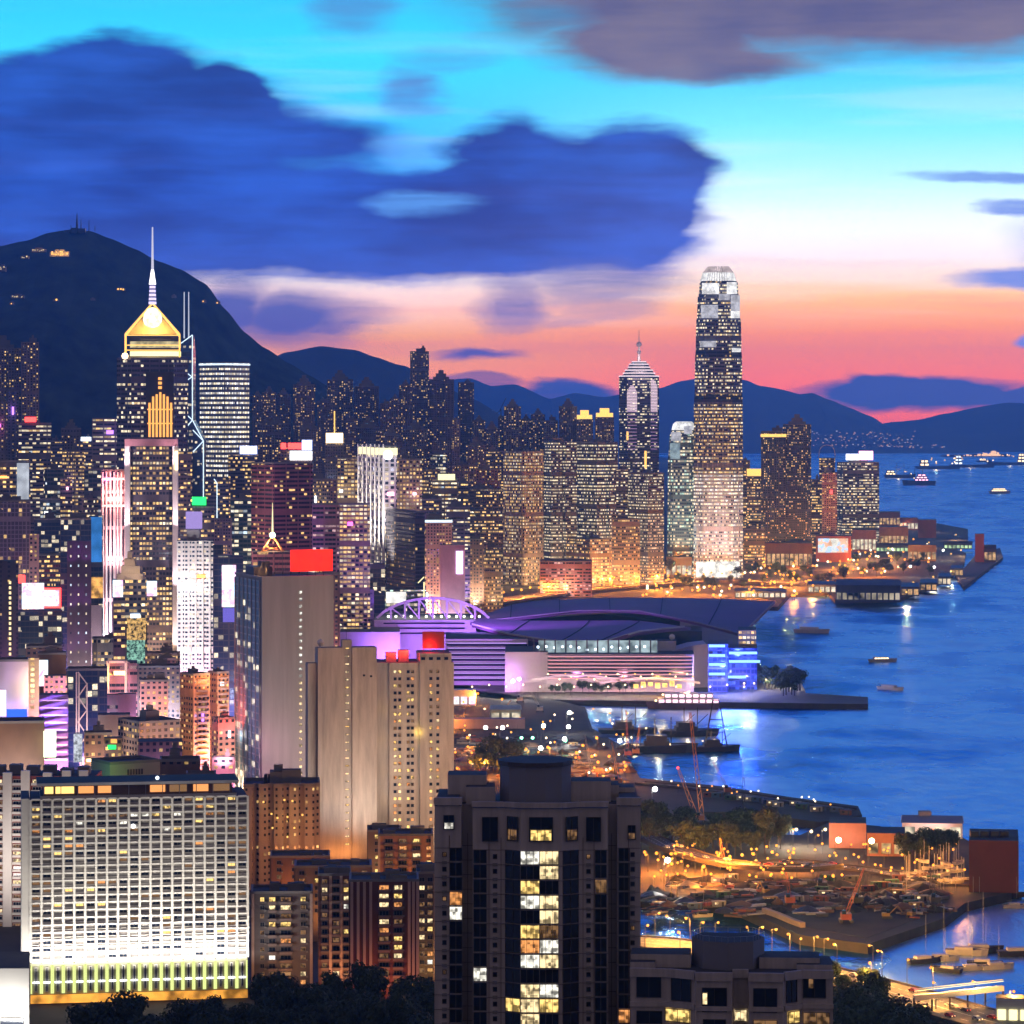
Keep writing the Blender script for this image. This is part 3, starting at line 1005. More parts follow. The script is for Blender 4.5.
building('office_tower', 'lit office block left of the ball lamp tower', 337, 358, 459, 3150, 'office_gold', roof='plant')
ob, b = building('office_tower', 'slim dark tower with a cream sign and lit mast on its roof', 325, 345, 443, 3300, 'res_dim', sign=(326, 433, 343, 443, g_warm))
m = MB(); m.bar(P(334.5, 433, 3300), P(334.5, 411, 3300), 1.6, g_gold); m.build('lit_mast', ob)
building('office_tower', 'grey gridded glass block with dark windows behind the station plaza', 385, 425, 513, 2900, 'office_grey', xs=415, ang=16, roof='parapet')
building('hotel', 'pinkish hotel slab under a pale lit roof band', 424, 452, 521, 3100, 'res_pink', crown=(g_line, 520, 522.5), roof='plant')
ob, b = building('office_tower', 'plain pink block with a tall lilac sign on its edge', 440, 465, 545, 2950, m_pink, roof='flat')
wallsign(ob, 456, 551, 463, 574, 2950, glow('lilac_sign', (.8, .6, 1), 2.5))
building('office_tower', 'dark banded block with a lit pavilion roof', 432, 458, 480, 3500, 'office_band', sign=(438, 474, 455, 480, g_pale))
building('office_tower', 'small office tower with white crown lines left of the tan tower', 456, 470, 484, 3550, 'office_dark', roof='steps')
building('office_tower', 'dark wide glass block left of the tan office tower', 468, 503, 490, 3600, 'office_dark', roof='plant')
building('office_tower', 'dark office wedge behind the pink hotel', 446, 470, 508, 3400, 'office_band')
building('office_tower', 'low warm block at the foot of the tan tower', 540, 592, 562, 3750, 'mauve_band', roof='parapet')
building('office_tower', 'low block right of the grey gridded glass block', 416, 442, 500, 3300, 'office_dark')

# the crowded left edge
GL = 'hillside towers at the left edge'
building('apartment_tower', 'apartment tower at the left edge below the dark hill, warm windows', -14, 20, 349, 3500, 'res_mid', fp='cross', group=GL, roof='steps')
building('apartment_tower', 'slim apartment tower right of the warm windowed edge tower', 21, 39, 343, 3480, 'res_mid', fp='cross', group=GL)
building('apartment_tower', 'lower grey apartment tower at the very left edge', -12, 7, 402, 3300, 'res_mid', fp='cross', group=GL)
building('apartment_tower', 'dim shaft between the edge towers and the red lamp office', 6, 18, 392, 3350, 'res_dim', fp='cross', group=GL)
building('office_tower', 'office block with a red lamp on its roof at the left', 18, 51, 424, 3150, 'office_band', sign=(25, 417, 36, 422, g_redlamp), group=GL)
building('office_tower', 'small stepped tower against the foot of the dark hill', 61, 81, 429, 3600, 'res_dim', roof='steps', group=GL)
building('office_tower', 'low dim block with a pale roof sign left of the pyramid topped tower', 80, 93, 440, 3500, 'office_dark', sign=(81, 437, 91, 441, g_cool), group=GL)
building('office_tower', 'dim wide block between the red lamp office and the stepped tower', 50, 64, 442, 3450, 'office_dark', group=GL)
building('office_tower', 'dark block with a thin white light line up its edge', 92, 120, 418, 3200, 'office_band', roof='flat', group=GL)
ob, b = building('office_tower', 'grey tower with a tall white screen on its right edge', -10, 30, 462, 2850, 'office_dark', group=GL, roof='parapet')
wallsign(ob, 17, 463, 29, 500, 2850, glow('pale_screen', (.8, .85, .95), .9, vary=.6, scale=.05))
building('office_tower', 'mauve office tower with a gridded wall at the left edge', -12, 30, 502, 2500, facade('grid_mauve', (.26, .21, .28), 2.6, 3.6, .8, .8, .1, 1.2, glass=(.12, .1, .14)), group=GL)
building('office_tower', 'thin pink concrete tower right of the mauve gridded tower', 29, 39, 534, 2480, 'res_pink', roof='flat', group=GL)
building('office_tower', 'dim blue lit office behind the round white signs', 34, 62, 520, 2800, 'glass_blue', group=GL)
building('office_tower', 'dark block behind the two bright signs', 30, 66, 556, 2550, 'office_dark', group=GL, roof='parapet', sign=None)
ob, b = building('office_tower', 'black tower at the left edge with one column of lit windows', -12, 18, 561, 2250, facade('column_lit', (.03, .03, .045), 5.5, 3.4, .3, .5, .0, 1), group=GL, roof='flat')
m = MB()
for k in range(15):
    m.box((X(10, 2249), 2249.2, Z(584 + k * 5.1, 2250)), (1.5, .6, 2.0), g_win[1])
m.each('window', ob)
ob, b = building('sign_tower', 'dim block carrying a big round white sign and a red rimmed sign', 16, 62, 612, 2350, 'glass_blue', roof='flat', group=GL)
for sx0, sy0, sx1, sy1, mt in ((22, 583, 44, 609, g_screen), (42, 590, 59, 606, g_screen), (18, 575, 25, 583, g_redlamp)):
    roof_sign(ob, sx0, sy0, sx1, sy1, 2345, mt)
m = MB(); m.box((X(50.5, 2346), 2346, Z(608, 2345)), (X(61, 2346) - X(40, 2346), .5, Z(588, 2345) - Z(608, 2345)), g_redlamp); m.build('sign_rim', ob)
ob, b = building('office_tower', 'dark brown tower with purple floodlit spots and dotted windows', 67, 91, 541, 2200, facade('dot_wall', (.10, .07, .09), 5.6, 6.0, .16, .22, .95, 2.0, mech=False, cols=(NEUT, COOL, NEUT), patch=.05, floors=.05), group=GL, roof='flat')
for k in range(6):
    light('violet_lamp', 'SPOT', (X(70 + (k % 2) * 18, 2190), 2190, Z(660 - (k // 2) * 45, 2200)), (.6, .1, 1), 7e3, ob, .6, (X(72 + (k % 2) * 14, 2200), 2200, Z(640 - (k // 2) * 45, 2200)), angle=60)
building('office_tower', 'dark glass tower with slatted crown behind the brown tower', 60, 91, 520, 2400, 'glass_blue', group=GL, roof='plant')
ob, b = building('office_tower', 'tower with a blue screen wall and amber floors left of the pink tower', 89, 103, 516, 2450, 'glass_blue', group=GL, roof='flat')
wallsign(ob, 90, 517, 102, 562, 2449, glow('blue_screen', (.06, .3, .85), .9, vary=.5, scale=.06))
wallsign(ob, 90, 577, 103, 598, 2449, glow('amber_screen', (1, .5, .12), 1.4, vary=.8, scale=.15), 'lit_floors')
wallsign(ob, 90, 605, 102, 664, 2449, m_mauve, 'blank_wall')
ob, b = building('office_tower', 'pink lit office tower of tall white piers left of the white framed tower', 101, 127, 471, 2650, 'grid_pink', roof='parapet')
m = MB()
for k in range(7):
    m.box((X(103 + k * 3.7, 2648), 2648, 4), (1.0, 1.4, Z(472, 2650) - 4), m_white)
m.box((X(114, 2647.5), 2647.5, Z(480, 2650)), (X(126, 2650) - X(102, 2650), 1.2, 2), m_white)
m.box((X(114, 2647.5), 2647.5, Z(507, 2650)), (X(126, 2650) - X(102, 2650), 1.2, 2), m_white)
m.each('pier', ob)
for k, c in ((0, (1, .3, .25)), (1, (1, .5, .5)), (2, (1, .75, .8))):
    light('floodlight', 'AREA', (X(114, 2630), 2630, Z((500, 560, 640)[k], 2650)), c, (4e4, 4e4, 7e4)[k], ob, 14, (X(114, 2650), 2650, Z((480, 530, 600)[k], 2650)), size_y=3)
ob, b = building('office_tower', 'tall dark window wall tower in a white lit frame', 126, 177, 441, 2600, facade('framed', (.08, .07, .09), 2.3, 4.1, .72, .5, .5, 1.9, patch=.35, floors=.6), roof='flat', depth=40)
m = MB()
fx0, fx1 = X(125, 2597), X(178, 2597)
for xa in (fx0 + 2, fx1 - 2):
    m.box((xa, 2597, 4), (4.2, 5, Z(446, 2600) - 4), m_white)
m.box(((fx0 + fx1) / 2, 2597, Z(446, 2600)), (fx1 - fx0, 6, Z(439, 2600) - Z(446, 2600)), m_pink)
m.build('white_frame', ob)
for xa in (fx0 - 1, fx1 - 1):
    for k in range(4):
        light('frame_floodlight', 'SPOT', (xa + 1.5, 2584, 20 + k * 48), (1, .72, .8), 9e4, ob, .5, (xa + 1.5, 2596, 60 + k * 48), angle=70)
wallsign(ob, 175, 451, 178, 470, 2593, g_warm, 'edge_sign')
building('office_tower', 'office shoulder right of the white framed tower', 177, 192, 452, 2700, 'office_dark', roof='flat')
ob, b = building('office_tower', 'dark tower with a green roof sign above the white apartment tower', 184, 214, 508, 2750, 'office_dark', sign=(190, 497, 206, 505, g_green), roof='plant')
ob, b = building('apartment_tower', 'white apartment tower with rows of small windows under a lilac lit tank', 177, 213, 541, 2300, 'res_pale', fp='ribs', e=.1, roof='flat')
m = MB(); m.box((X(194, 2312), 2312, Z(541, 2300)), (9, 12, Z(530, 2300) - Z(541, 2300)), m_conc)
m.build('plant_room', ob)
m = MB(); m.box((X(194, 2308), 2308, Z(529, 2300)), (11, 8, Z(512, 2300) - Z(529, 2300)), g_lilac)
m.build('lilac_tank', ob)
light('floodlight', 'AREA', (X(188, 2270), 2270, 30), (1, .93, .9), 4e4, ob, 22, (X(194, 2300), 2300, 90), size_y=4)
light('floodlight', 'AREA', (X(188, 2262), 2262, 90), (1, .93, .95), 3.2e4, ob, 22, (X(194, 2300), 2300, 100), size_y=4)
ob, b = building('office_tower', 'dark tower with lit stepped top and a colour washed lower front', 113, 147, 580, 2150, 'office_dark', roof='flat', group=GL)
m = MB()
for k, (xa, xb, ya, yb2) in enumerate(((118, 144, 574, 580), (122, 141, 566, 574), (125, 136, 559, 566), (128, 133, 552, 559))):
    m.box((X((xa + xb) / 2, 2158), 2158, Z(yb2, 2150)), (X(xb, 2150) - X(xa, 2150), 12 - k * 2, Z(ya, 2150) - Z(yb2, 2150)), m_tan)
m.build('stepped_crown', ob)
light('crown_lamp', 'POINT', (X(124, 2142), 2142, Z(566, 2150)), (1, .8, .5), 5e3, ob, .6)
light('crown_lamp', 'POINT', (X(138, 2142), 2142, Z(572, 2150)), (1, .8, .5), 5e3, ob, .6)
wallsign(ob, 113, 580, 123, 597, 2146, g_screen)
wallsign(ob, 147, 581, 157, 596, 2148, g_screen)
wallsign(ob, 127, 618, 146, 640, 2149, glow('gold_glitter', (1, .6, .2), 1.0, vary=1.0, scale=.5), 'lit_front')
wallsign(ob, 127, 640, 145, 664, 2149, glow('green_glitter', (.45, .9, .7), .8, vary=1.0, scale=.5), 'lit_front')
ob, b = building('office_tower', 'dark tower with a tall white screen and violet band, left of the concrete tower', 213, 243, 556, 2050, 'glass_blue', roof='flat')
wallsign(ob, 222, 565, 236, 607, 2047, g_screen)
wallsign(ob, 223, 608, 237, 622, 2047, glow('violet_screen', (.25, .2, .9), .8), 'violet_band')
building('office_tower', 'blue glass slab right of the white apartment tower', 212, 223, 545, 2350, 'glass_blue', roof='flat')
m = MB()
ob, b = building('office_tower', 'dim slab with a thin vertical light line left of the dark sign tower', 205, 230, 478, 3300, 'office_dark', roof='flat')
m.bar(P(217, 524, 3295), P(217, 483, 3295), 1.2, g_line); m.bar(P(217, 483, 3295), P(214, 479, 3295), 1.2, g_line)
m.build('edge_light', ob)

# lattice mast with a lamp, on the roof of a low block
ob, b = building('office_tower', 'dark roofed block under a floodlit lattice mast', 252, 300, 552, 2300, 'red_band', roof='flat')
m = MB()
base = P(272.5, 552, 2310)
for sx, sy in ((-1, -1), (1, -1), (1, 1), (-1, 1)):
    m.bar(base + Vector((sx * 8, sy * 8, 0)), base + Vector((sx * 1.2, sy * 1.2, 10)), .8, m_orange)
    m.bar(base + Vector((sx * 8, sy * 8, 0)), base + Vector((-sx * 5, sy * 5, 4)), .5, m_orange)
m.bar(base + Vector((0, 0, 10)), base + Vector((0, 0, 35)), 1.6, g_pale, 5, .3)
m.build('lattice_mast', ob)
m = MB(); m.ball(base + Vector((0, 0, 12)), 2.2, glow('green_white_lamp', (.7, 1, .75), 6)); m.build('lamp', ob)
light('mast_lamp', 'POINT', base + Vector((0, -4, 6)), (1, .5, .2), 4e4, ob, 1)

# ------------------------------------------------------------------ Causeway Bay, middle distance left
GC = 'crowded blocks of Causeway Bay'
def blk(label, x0, x1, yt, D, style, **kw):
    kw.setdefault('group', GC)
    kw.setdefault('cat', 'building')
    return building(kw.pop('name', 'city_block'), label, x0, x1, yt, D, style, **kw)


ob, b = blk('pale lilac blank walled block with white and blue screens', -12, 28, 662, 1900, plain('lilac_render', (.5, .42, .52), .8, vary=.08), roof='parapet')
wallsign(ob, -8, 690, 6, 716, 1896, g_screen)
wallsign(ob, 7, 709, 27, 719, 1896, g_blue, 'blue_led_sign')
light('floodlight', 'AREA', (X(10, 1870), 1870, Z(700, 1870)), (.95, .8, 1), 3e3, ob, 14, (X(12, 1900), 1900, Z(675, 1900)), size_y=3)
ob, b = blk('slim block with a column of lit yellow windows beside a white screen', 27, 39, 658, 1920, facade('yellow_col', (.5, .4, .26), 6, 3.4, .34, .6, .9, 2.0, cols=(WARM, WARM, NEUT)), roof='flat')
light('wall_lamp', 'AREA', (X(33, 1895), 1895, Z(690, 1895)), (1, .75, .4), 6e3, ob, 4, (X(33, 1920), 1920, Z(680, 1920)), size_y=20)
ob, b = blk('brown windowless block behind the white screen', 38, 66, 655, 1950, m_brown, roof='plant')
wallsign(ob, 38, 660, 48, 686, 1940, g_screen)
blk('stepped brown roofed block above the brown windowless block', 26, 62, 648, 2050, 'old_dark', roof='plant')
blk('small dark pink block below the violet screen tower', 44, 68, 676, 1930, 'res_pink', roof='flat')
ob, b = blk('violet block with pale horizontal bands', 39, 68, 695, 1800, plain('violet_render', (.22, .16, .42), .7), roof='flat')
m = MB()
for k in range(9):
    m.box((X(53.5, 1799), 1799.2, Z(701 + k * 7.4, 1800)), (X(67.5, 1800) - X(40, 1800), .8, .9), m_white)
m.each('pale_band', ob)
light('violet_floodlight', 'AREA', (X(53, 1788), 1788, Z(748, 1788)), (.4, .2, 1), 5e3, ob, 10, (X(53, 1800), 1800, Z(715, 1800)), size_y=2, spread=50)
ob, b = blk('brown blank gable with a tall green white screen', -12, 44, 724, 1650, m_brown, roof='parapet')
light('wall_lamp', 'AREA', (X(18, 1625), 1622, Z(770, 1625)), (1, .6, .25), 9e3, ob, 16, (X(18, 1650), 1650, Z(745, 1650)), size_y=2)
wallsign(ob, 44, 731, 56, 757, 1650, g_greenw)
ob2, b2 = blk('dark glass office behind a white lattice mast', 67, 107, 671, 1850, 'glass_blue', roof='parapet')
lm = empty('lattice_mast', P(81, 760, 1800), 'tall white zigzag lattice mast before the dark glass office', 'mast')
m = MB()
def lat(px, py): return P(px, py, 1800)
for xx, y0, y1 in ((76.5, 672, 762), (87, 683, 735), (79, 674, 750)):
    m.bar(lat(xx, y1), lat(xx, y0), 1.0, m_white)
zig = [(78, 672), (87, 684), (78, 697), (87, 710), (78, 722), (87, 735), (78, 748)]
for a, c in zip(zig, zig[1:]):
    m.bar(lat(*a), lat(*c), .9, m_white)
m.build('lattice', lm)
m = MB()
m.box((X(78, 1800), 1800, Z(762, 1800)), (4.5, 3, Z(734, 1800) - Z(762, 1800)), glow('pale_panel', (.85, .9, 1), .9, vary=.8, scale=.5))
m.bar(lat(81, 762), Vector((lat(81, 762).x, 1800, 4)), 2.0, m_steel)
m.build('sign_panel', lm)
light('mast_fill', 'SPOT', P(83, 764, 1780), (1, .97, .95), 2.2e4, lm, .5, P(82, 710, 1800), angle=60)  # added white fill against the violet spill on the mast
ob, b = blk('block with an orange lit white portal frame on its front', 107, 137, 662, 1980, 'mauve_band', roof='flat')
m = MB()
for xx in (108, 126):
    m.box((X(xx, 1974), 1974, Z(696, 1975)), (1.6, 2, Z(661, 1975) - Z(696, 1975)), m_white)
m.box((X(117, 1974), 1974, Z(663, 1975)), (11, 2, 1.5), m_white)
m.build('portal_frame', ob)
wallsign(ob, 114, 671, 125, 675, 1973, g_warm, 'lit_sign')
light('portal_lamp', 'POINT', (X(110, 1968), 1968, Z(678, 1970)), (1, .35, .05), 1e4, ob, .6)
blk('small mauve block below the portal framed block', 99, 118, 695, 1900, 'mauve_band', roof='flat')
blk('plain mauve box right of the small mauve block', 118, 136, 694, 1880, m_mauve, roof='flat')
blk('grey windowless box with pale left edge', 98, 130, 715, 1800, m_conc, roof='flat')
blk('rusty brown old block left of the orange balcony towers', 138, 180, 668, 2080, 'old_dark', roof='plant')
blk('magenta lit old block under the rusty brown block', 140, 168, 682, 1980, 'res_pink', roof='plant')
blk('old flat roofed block with a green lit shed on the roof', 118, 180, 724, 1700, 'old_block', xs=139, ang=25, roof='plant')
blk('dark old block before the green shed roof', 138, 182, 742, 1640, 'old_dark', roof='flat')
blk('low dark block right of the white lattice mast', 84, 112, 735, 1700, 'old_dark', roof='plant')
ob, b = blk('small shop block with amber and green signs', 104, 122, 738, 1660, 'old_dark', roof='flat')
wallsign(ob, 111, 739, 117, 743, 1657, g_amber, 'amber_sign')
wallsign(ob, 108, 745, 116, 749, 1657, g_green, 'green_sign')
blk('red brown block at the far side of the balcony towers', 158, 176, 660, 2150, 'old_dark', roof='steps')
ob, b = blk('pale box house with a green lit side wall and dark roof', 91, 160, 765, 1420, plain('pale_render', (.34, .32, .3), .85, vary=.1), xs=110, ang=24, roof='parapet', cat='building')
light('green_lamp', 'SPOT', (X(98, 1405), 1400, Z(782, 1410)), (.25, 1, .15), 8e3, ob, .5, b.p(0, .6, Z(776, 1420)), angle=100)
m = MB()
for k in range(6):
    q = b.p(.36 + k * .055, 0, Z(776, 1420))
    m.box(q - b.e2 * .1, (.8, .5, 2.4), m_glassd, b.ax)
m.each('louvre', ob)

# the two orange towers with stacked balconies
GB = 'orange balcony towers'
for x0, x1, yt, D, lab in ((180, 210, 676, 1780, 'left orange apartment tower with stacked curved balconies'), (208, 229, 674, 1800, 'right orange apartment tower with stacked balconies, by the glass tower')):
    ob, b = building('apartment_tower', lab, x0, x1, yt, D, 'res_orange', xs=x0 + (x1 - x0) * .45, ang=30, group=GB, roof='plant')
    for k in range(32):
        zc = Z(yt, D) - 3 - k * 2.95
        m = MB()
        n = 6
        ring = []
        for i in range(n + 1):
            a = math.pi * i / n
            ring.append(tuple(b.p(.5 - .34 * math.cos(a), -.02 - .10 * math.sin(a)))[:2])
        m.prism(ring, zc, zc + 1.15, MATS['tan_render'], None, True)
        m.build('balcony', ob)
    light('street_fill', 'AREA', b.C + Vector((4, -22, 26)), (1, .5, .12), 9e3, ob, 14, b.p(.3, 0, 50), size_y=4)  # unseen warm fill low before the balconies
    light('street_fill', 'AREA', b.C + Vector((4, -22, 66)), (1, .42, .16), 8e3, ob, 14, b.p(.3, 0, 85), size_y=4)  # second unseen fill, hung higher up
ob, b = blk('red lit apartment block left of the glass and concrete tower', 212, 235, 720, 1720, 'res_pink', roof='plant', xs=218, ang=25)
light('red_lamp', 'SPOT', b.C + Vector((5, -20, 50)), (1, .12, .08), 6e4, ob, .6, b.p(.5, 0, 62), angle=110)
ob, b = blk('pink apartment block under the red lit block', 212, 235, 760, 1650, 'res_pink', roof='plant')
light('pink_lamp', 'SPOT', b.p(.5, -.6, 40), (1, .45, .6), 3e4, ob, .6, b.p(.5, 0, 40), angle=110)
blk('dark old block behind the hotel roof right of the pale box house', 160, 200, 762, 1500, 'old_dark', roof='plant')
blk('low block between the balcony towers and the hotel', 186, 216, 776, 1460, 'old_block', roof='plant')
ob, b = blk('glittering amber lit street block behind the glass tower', 222, 240, 650, 2150, facade('amber_block', (.4, .2, .06), 3, 3.4, .6, .6, .8, 2.2, cols=(WARM, WARM, NEUT)), roof='flat')

# filler blocks low in the crowd, mostly roofs and lit fronts between the towers
rf = random.Random(11)
fill = [(92, 128, 640, 2250), (146, 180, 655, 2200), (300, 322, 560, 2500), (313, 340, 575, 2450), (258, 280, 520, 2900), (214, 232, 520, 2900), (150, 176, 520, 3000), (44, 64, 470, 3100), (62, 84, 452, 3200), (84, 104, 470, 3000), (40, 62, 500, 3000),
        (60, 72, 480, 2900), (82, 98, 500, 2700), (230, 252, 500, 3000), (310, 330, 480, 3200), (398, 420, 545, 3050), (420, 444, 556, 3100), (466, 484, 540, 3450), (484, 503, 548, 3500), (330, 346, 480, 3250), (424, 440, 470, 3700), (404, 430, 480, 3600), (476, 500, 470, 3900), (452, 478, 466, 4000), (430, 446, 455, 4200), (486, 503, 452, 4300)]
where = ['below the brown dotted tower', 'at the foot of the white apartment tower', 'under the red office', 'below the mauve slab', 'right of the red office front', 'between the dotted tower and the white apartments', 'behind the framed tower',
         'left of the dark hill foot', 'under the stepped small tower', 'left of the pink lit tower', 'behind the white screen tower', 'under the dim hill foot block', 'beside the blue screen tower', 'below the blue white sign', 'under the red sign stack',
         'below the grey gridded block', 'right of the grey gridded block', 'left of the tan office foot', 'touching the tan office foot', 'under the cream sign', 'above the pink hotel', 'behind the grey gridded block', 'behind the dark wide glass block', 'above the small white crowned tower', 'under the wide dark apartment tower', 'left of the top of the tan office']
for (x0, x1, yt, D), wh in zip(fill, where):
    st = rf.choice(['office_dark', 'office_band', 'res_mid', 'office_warm', 'glass_teal', 'old_dark'])
    building('city_block', {'office_dark': 'dark office block ', 'office_band': 'banded office block ', 'res_mid': 'apartment block ', 'office_warm': 'warm lit office block ', 'glass_teal': 'teal glass block ', 'old_dark': 'brown old block '}[st] + wh,
             x0, x1, yt, D, st, group='lower city blocks between the towers', fp=rf.choice(['box', 'ribs', 'twin', 'cham']))

# added fill spots and made-up neon at the feet of the crowded towers
rs = random.Random(99)
glow_signs = [(g_white, (1, .95, .95)), (g_pinks, (1, .4, .6)), (glow('magenta_fill', (1, .15, .7), 3), (1, .15, .7)), (glow('orange_fill', (1, .4, .08), 4), (1, .45, .12)), (g_cool, (.7, .85, 1)), (glow('violet_fill', (.5, .2, 1), 3), (.5, .25, 1)), (g_warm, (1, .75, .45))]
for ob, b, x0, x1, yt, D, ok in list(ALLB):
    if x1 > 640 or D > 4150 or D < 1600 or ob.name.startswith('hotel'):
        continue
    c = rs.choice([(1, .6, .35), (1, .4, .5), (1, .4, .75), (1, .8, .75), (.7, .42, 1), (.75, .8, 1)] if x1 < 480 else [(1, .62, .28), (1, .7, .4)])
    hgt = Z(yt, D) - 4
    light('street_fill', 'SPOT', b.p(.5, 0, 14) - b.e2 * 20, c, 4.5e4 * (D / 2400) ** 1.2 * rs.uniform(.6, 1.6) * (3.4 if D < 3500 else .5), ob, 3, b.p(.5, 0, min(hgt * .45, 60)), angle=110)  # unseen upward fill, added to give each front a glow at its base
    if x1 < 480 and ok and rs.random() < .62 and D < 3400:
        gm, gc = rs.choice(glow_signs)
        w_ = (x1 - x0)
        sx = x0 + w_ * rs.uniform(.1, .75)
        sy = yt + rs.uniform(6, 46)
        sw, sh = (rs.uniform(.14, .3) * w_, rs.uniform(1.6, 4)) if rs.random() < .6 else (rs.uniform(1.2, 2.4), rs.uniform(6, 14))
        if b.wl > 0:
            yq = b.p(0, 0).y if b.e1.y > 0 else b.p(1, 0).y
        a = P(sx, sy + sh, D)
        u = max(.05, min(.9, (sx - x0) / w_))
        q = b.p(u, 0, a.z) - b.e2 * .5
        m = MB()
        m.box(q, (sw * D / F, .7, sh * D / F), gm, b.ax)
        m.build('added_neon', ob)  # sign made up at a random spot to add city glow
        light('neon_fill', 'POINT', q - b.e2 * 7 + Vector((0, 0, sh * D / F / 2)), gc, 1.6e3 * (D / 2400) ** 1.2, ob, 1.0)  # coloured fill on the wall around the added sign
# ------------------------------------------------------------------ landmark towers
def levels_tower(name, label, rows, D, depth_k=1.0, cham=.16, roofmat=None):
    """tower lofted through rows (py, left px, right px, material of the stretch below the NEXT row), bottom up"""
    y0 = rows[0]
    cx = (rows[0][1] + rows[0][2]) / 2
    wmax = max(r[2] - r[1] for r in rows) * D / F
    ctr = Vector((X(cx, D + wmax * depth_k / 2), D + wmax * depth_k / 2, 0))
    phi = math.atan((cx - 512) / F)
    e1, e2 = Vector((math.cos(phi), -math.sin(phi), 0)), Vector((math.sin(phi), math.cos(phi), 0))
    def ring(l, r):
        c = ctr + e1 * (((l + r) / 2 - cx) * D / F)
        hw = (r - l) * D / F / 2
        hd = hw * depth_k
        k = cham * 2
        u = [(-1 + k, -1), (1 - k, -1), (1, -1 + k), (1, 1 - k), (1 - k, 1), (-1 + k, 1), (-1, 1 - k), (-1, -1 + k)]
        return [tuple(c + e1 * (a * hw) + e2 * (b * hd))[:2] for a, b in u]
    base = Vector((ctr.x, ctr.y, Z(rows[0][0], D)))
    mb = MB()
    for a, b in zip(rows, rows[1:]):
        za, zb = Z(a[0], D), Z(b[0], D)
        ra, rb = ring(a[1], a[2]), ring(b[1], b[2])
        mb.walls(ra, za, zb, a[3], vz=base.z, top=rb)
        if b[1] > a[1] + .8 and False:
            mb.cap(rb, zb, m_roof)
    mb.cap(ring(rows[-1][1], rows[-1][2]), Z(rows[-1][0], D), roofmat or m_roof)
    ob = tag(mb.build(name, None, base), label, 'skyscraper')
    return ob, ring, e1, e2, ctr


# the tallest tower
DI = 4180
dim_panel0 = glow('crown_core_glow', (1, .9, .85), .7, vary=.6, scale=.1)  # floodlight on the crown core is put in as glow
sl, sm_, sh = ST['ifc_low'], ST['ifc_mid'], ST['ifc_high']
band = facade('ifc_band', (.05, .05, .07), 2.4, 4.3, .9, .5, .05, 1)
ob, ring, e1, e2, ctr = levels_tower('skyscraper', 'tallest skyscraper, tapering to a rounded floodlit white crown', [
    (580, 693.5, 743, sl), (474, 693.5, 743, sm_), (402, 694, 742.6, band), (394, 694.6, 742.2, sh), (357, 695, 742, band), (350, 695.6, 741.4, sh),
    (320, 696.2, 741, sh), (318, 697, 740.2, sh), (297, 697.6, 739.6, sh), (295, 698.6, 738.6, sh), (283, 699.6, 738, band), (280.5, 701.4, 736.6, m_dark), (280, 706, 732, dim_panel0), (270, 709, 729, dim_panel0)], DI, cham=.2)
crown_m = glow('crown_flood_glow', (1, .98, .95), 1.4, vary=.5, scale=.12)  # floodlight on fins and panels is put in as emission
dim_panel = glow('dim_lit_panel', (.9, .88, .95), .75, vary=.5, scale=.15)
fm = MB()
for k in range(40):                          # ring of fins at the crown
    a = 2 * math.pi * k / 40
    zt = Z(265.4 + .5 * (k % 2), DI)
    lo = ctr + e1 * (math.cos(a) * 22.5) + e2 * (math.sin(a) * 22.5) + Vector((0, 0, Z(281, DI)))
    hi = ctr + e1 * (math.cos(a) * 19.5) + e2 * (math.sin(a) * 19.5) + Vector((0, 0, Z(272, DI)))
    fm.bar(lo, hi, 3.4, crown_m, 4, 2.6)
    fm.bar(hi, ctr + e1 * (math.cos(a) * 13) + e2 * (math.sin(a) * 13) + Vector((0, 0, zt)), 2.4, glow('crown_tip_glow', (1, .8, .76), .7, vary=.5, scale=.2), 4, 1.6)  # floodlit fin tips are given their own glow
fm.each('crown_fin', ob)
pm = MB()
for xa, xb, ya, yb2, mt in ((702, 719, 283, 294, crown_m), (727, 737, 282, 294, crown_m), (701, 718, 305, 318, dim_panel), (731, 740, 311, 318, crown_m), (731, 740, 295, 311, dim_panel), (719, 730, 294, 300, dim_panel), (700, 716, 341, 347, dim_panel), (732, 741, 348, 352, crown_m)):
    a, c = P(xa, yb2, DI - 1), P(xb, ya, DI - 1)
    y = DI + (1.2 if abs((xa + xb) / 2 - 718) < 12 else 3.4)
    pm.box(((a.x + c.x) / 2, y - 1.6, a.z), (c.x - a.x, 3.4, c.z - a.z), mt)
pm.each('lit_panel', ob)
mm = MB()
for k in range(9):                           # vertical mullions give the shaft its ribs
    px = 697.5 + k * 5.1
    mm.bar((X(px, DI), DI - .6, 8), (X(697.5 + k * 5.1 + (718 - px) * .02, DI), DI - .2, Z(402, DI)), .9, m_steel)
mm.each('mullion', ob)
bm_ = MB()
bm_.box((X(718, DI - 6), DI - 5, Z(577, DI)), (56, 6, 20), glow('lobby_light', (1, .93, .82), 1.8, vary=.6, scale=.12))
bm_.build('lit_lobby', ob)
for k in range(5):
    px = 697 + k * 10.5
    light('floodlight', 'SPOT', (X(px, DI - 60), DI - 60, 12), (1, .88, .9), 1.1e5, ob, 2, (X(px, DI), DI, 70), angle=62)

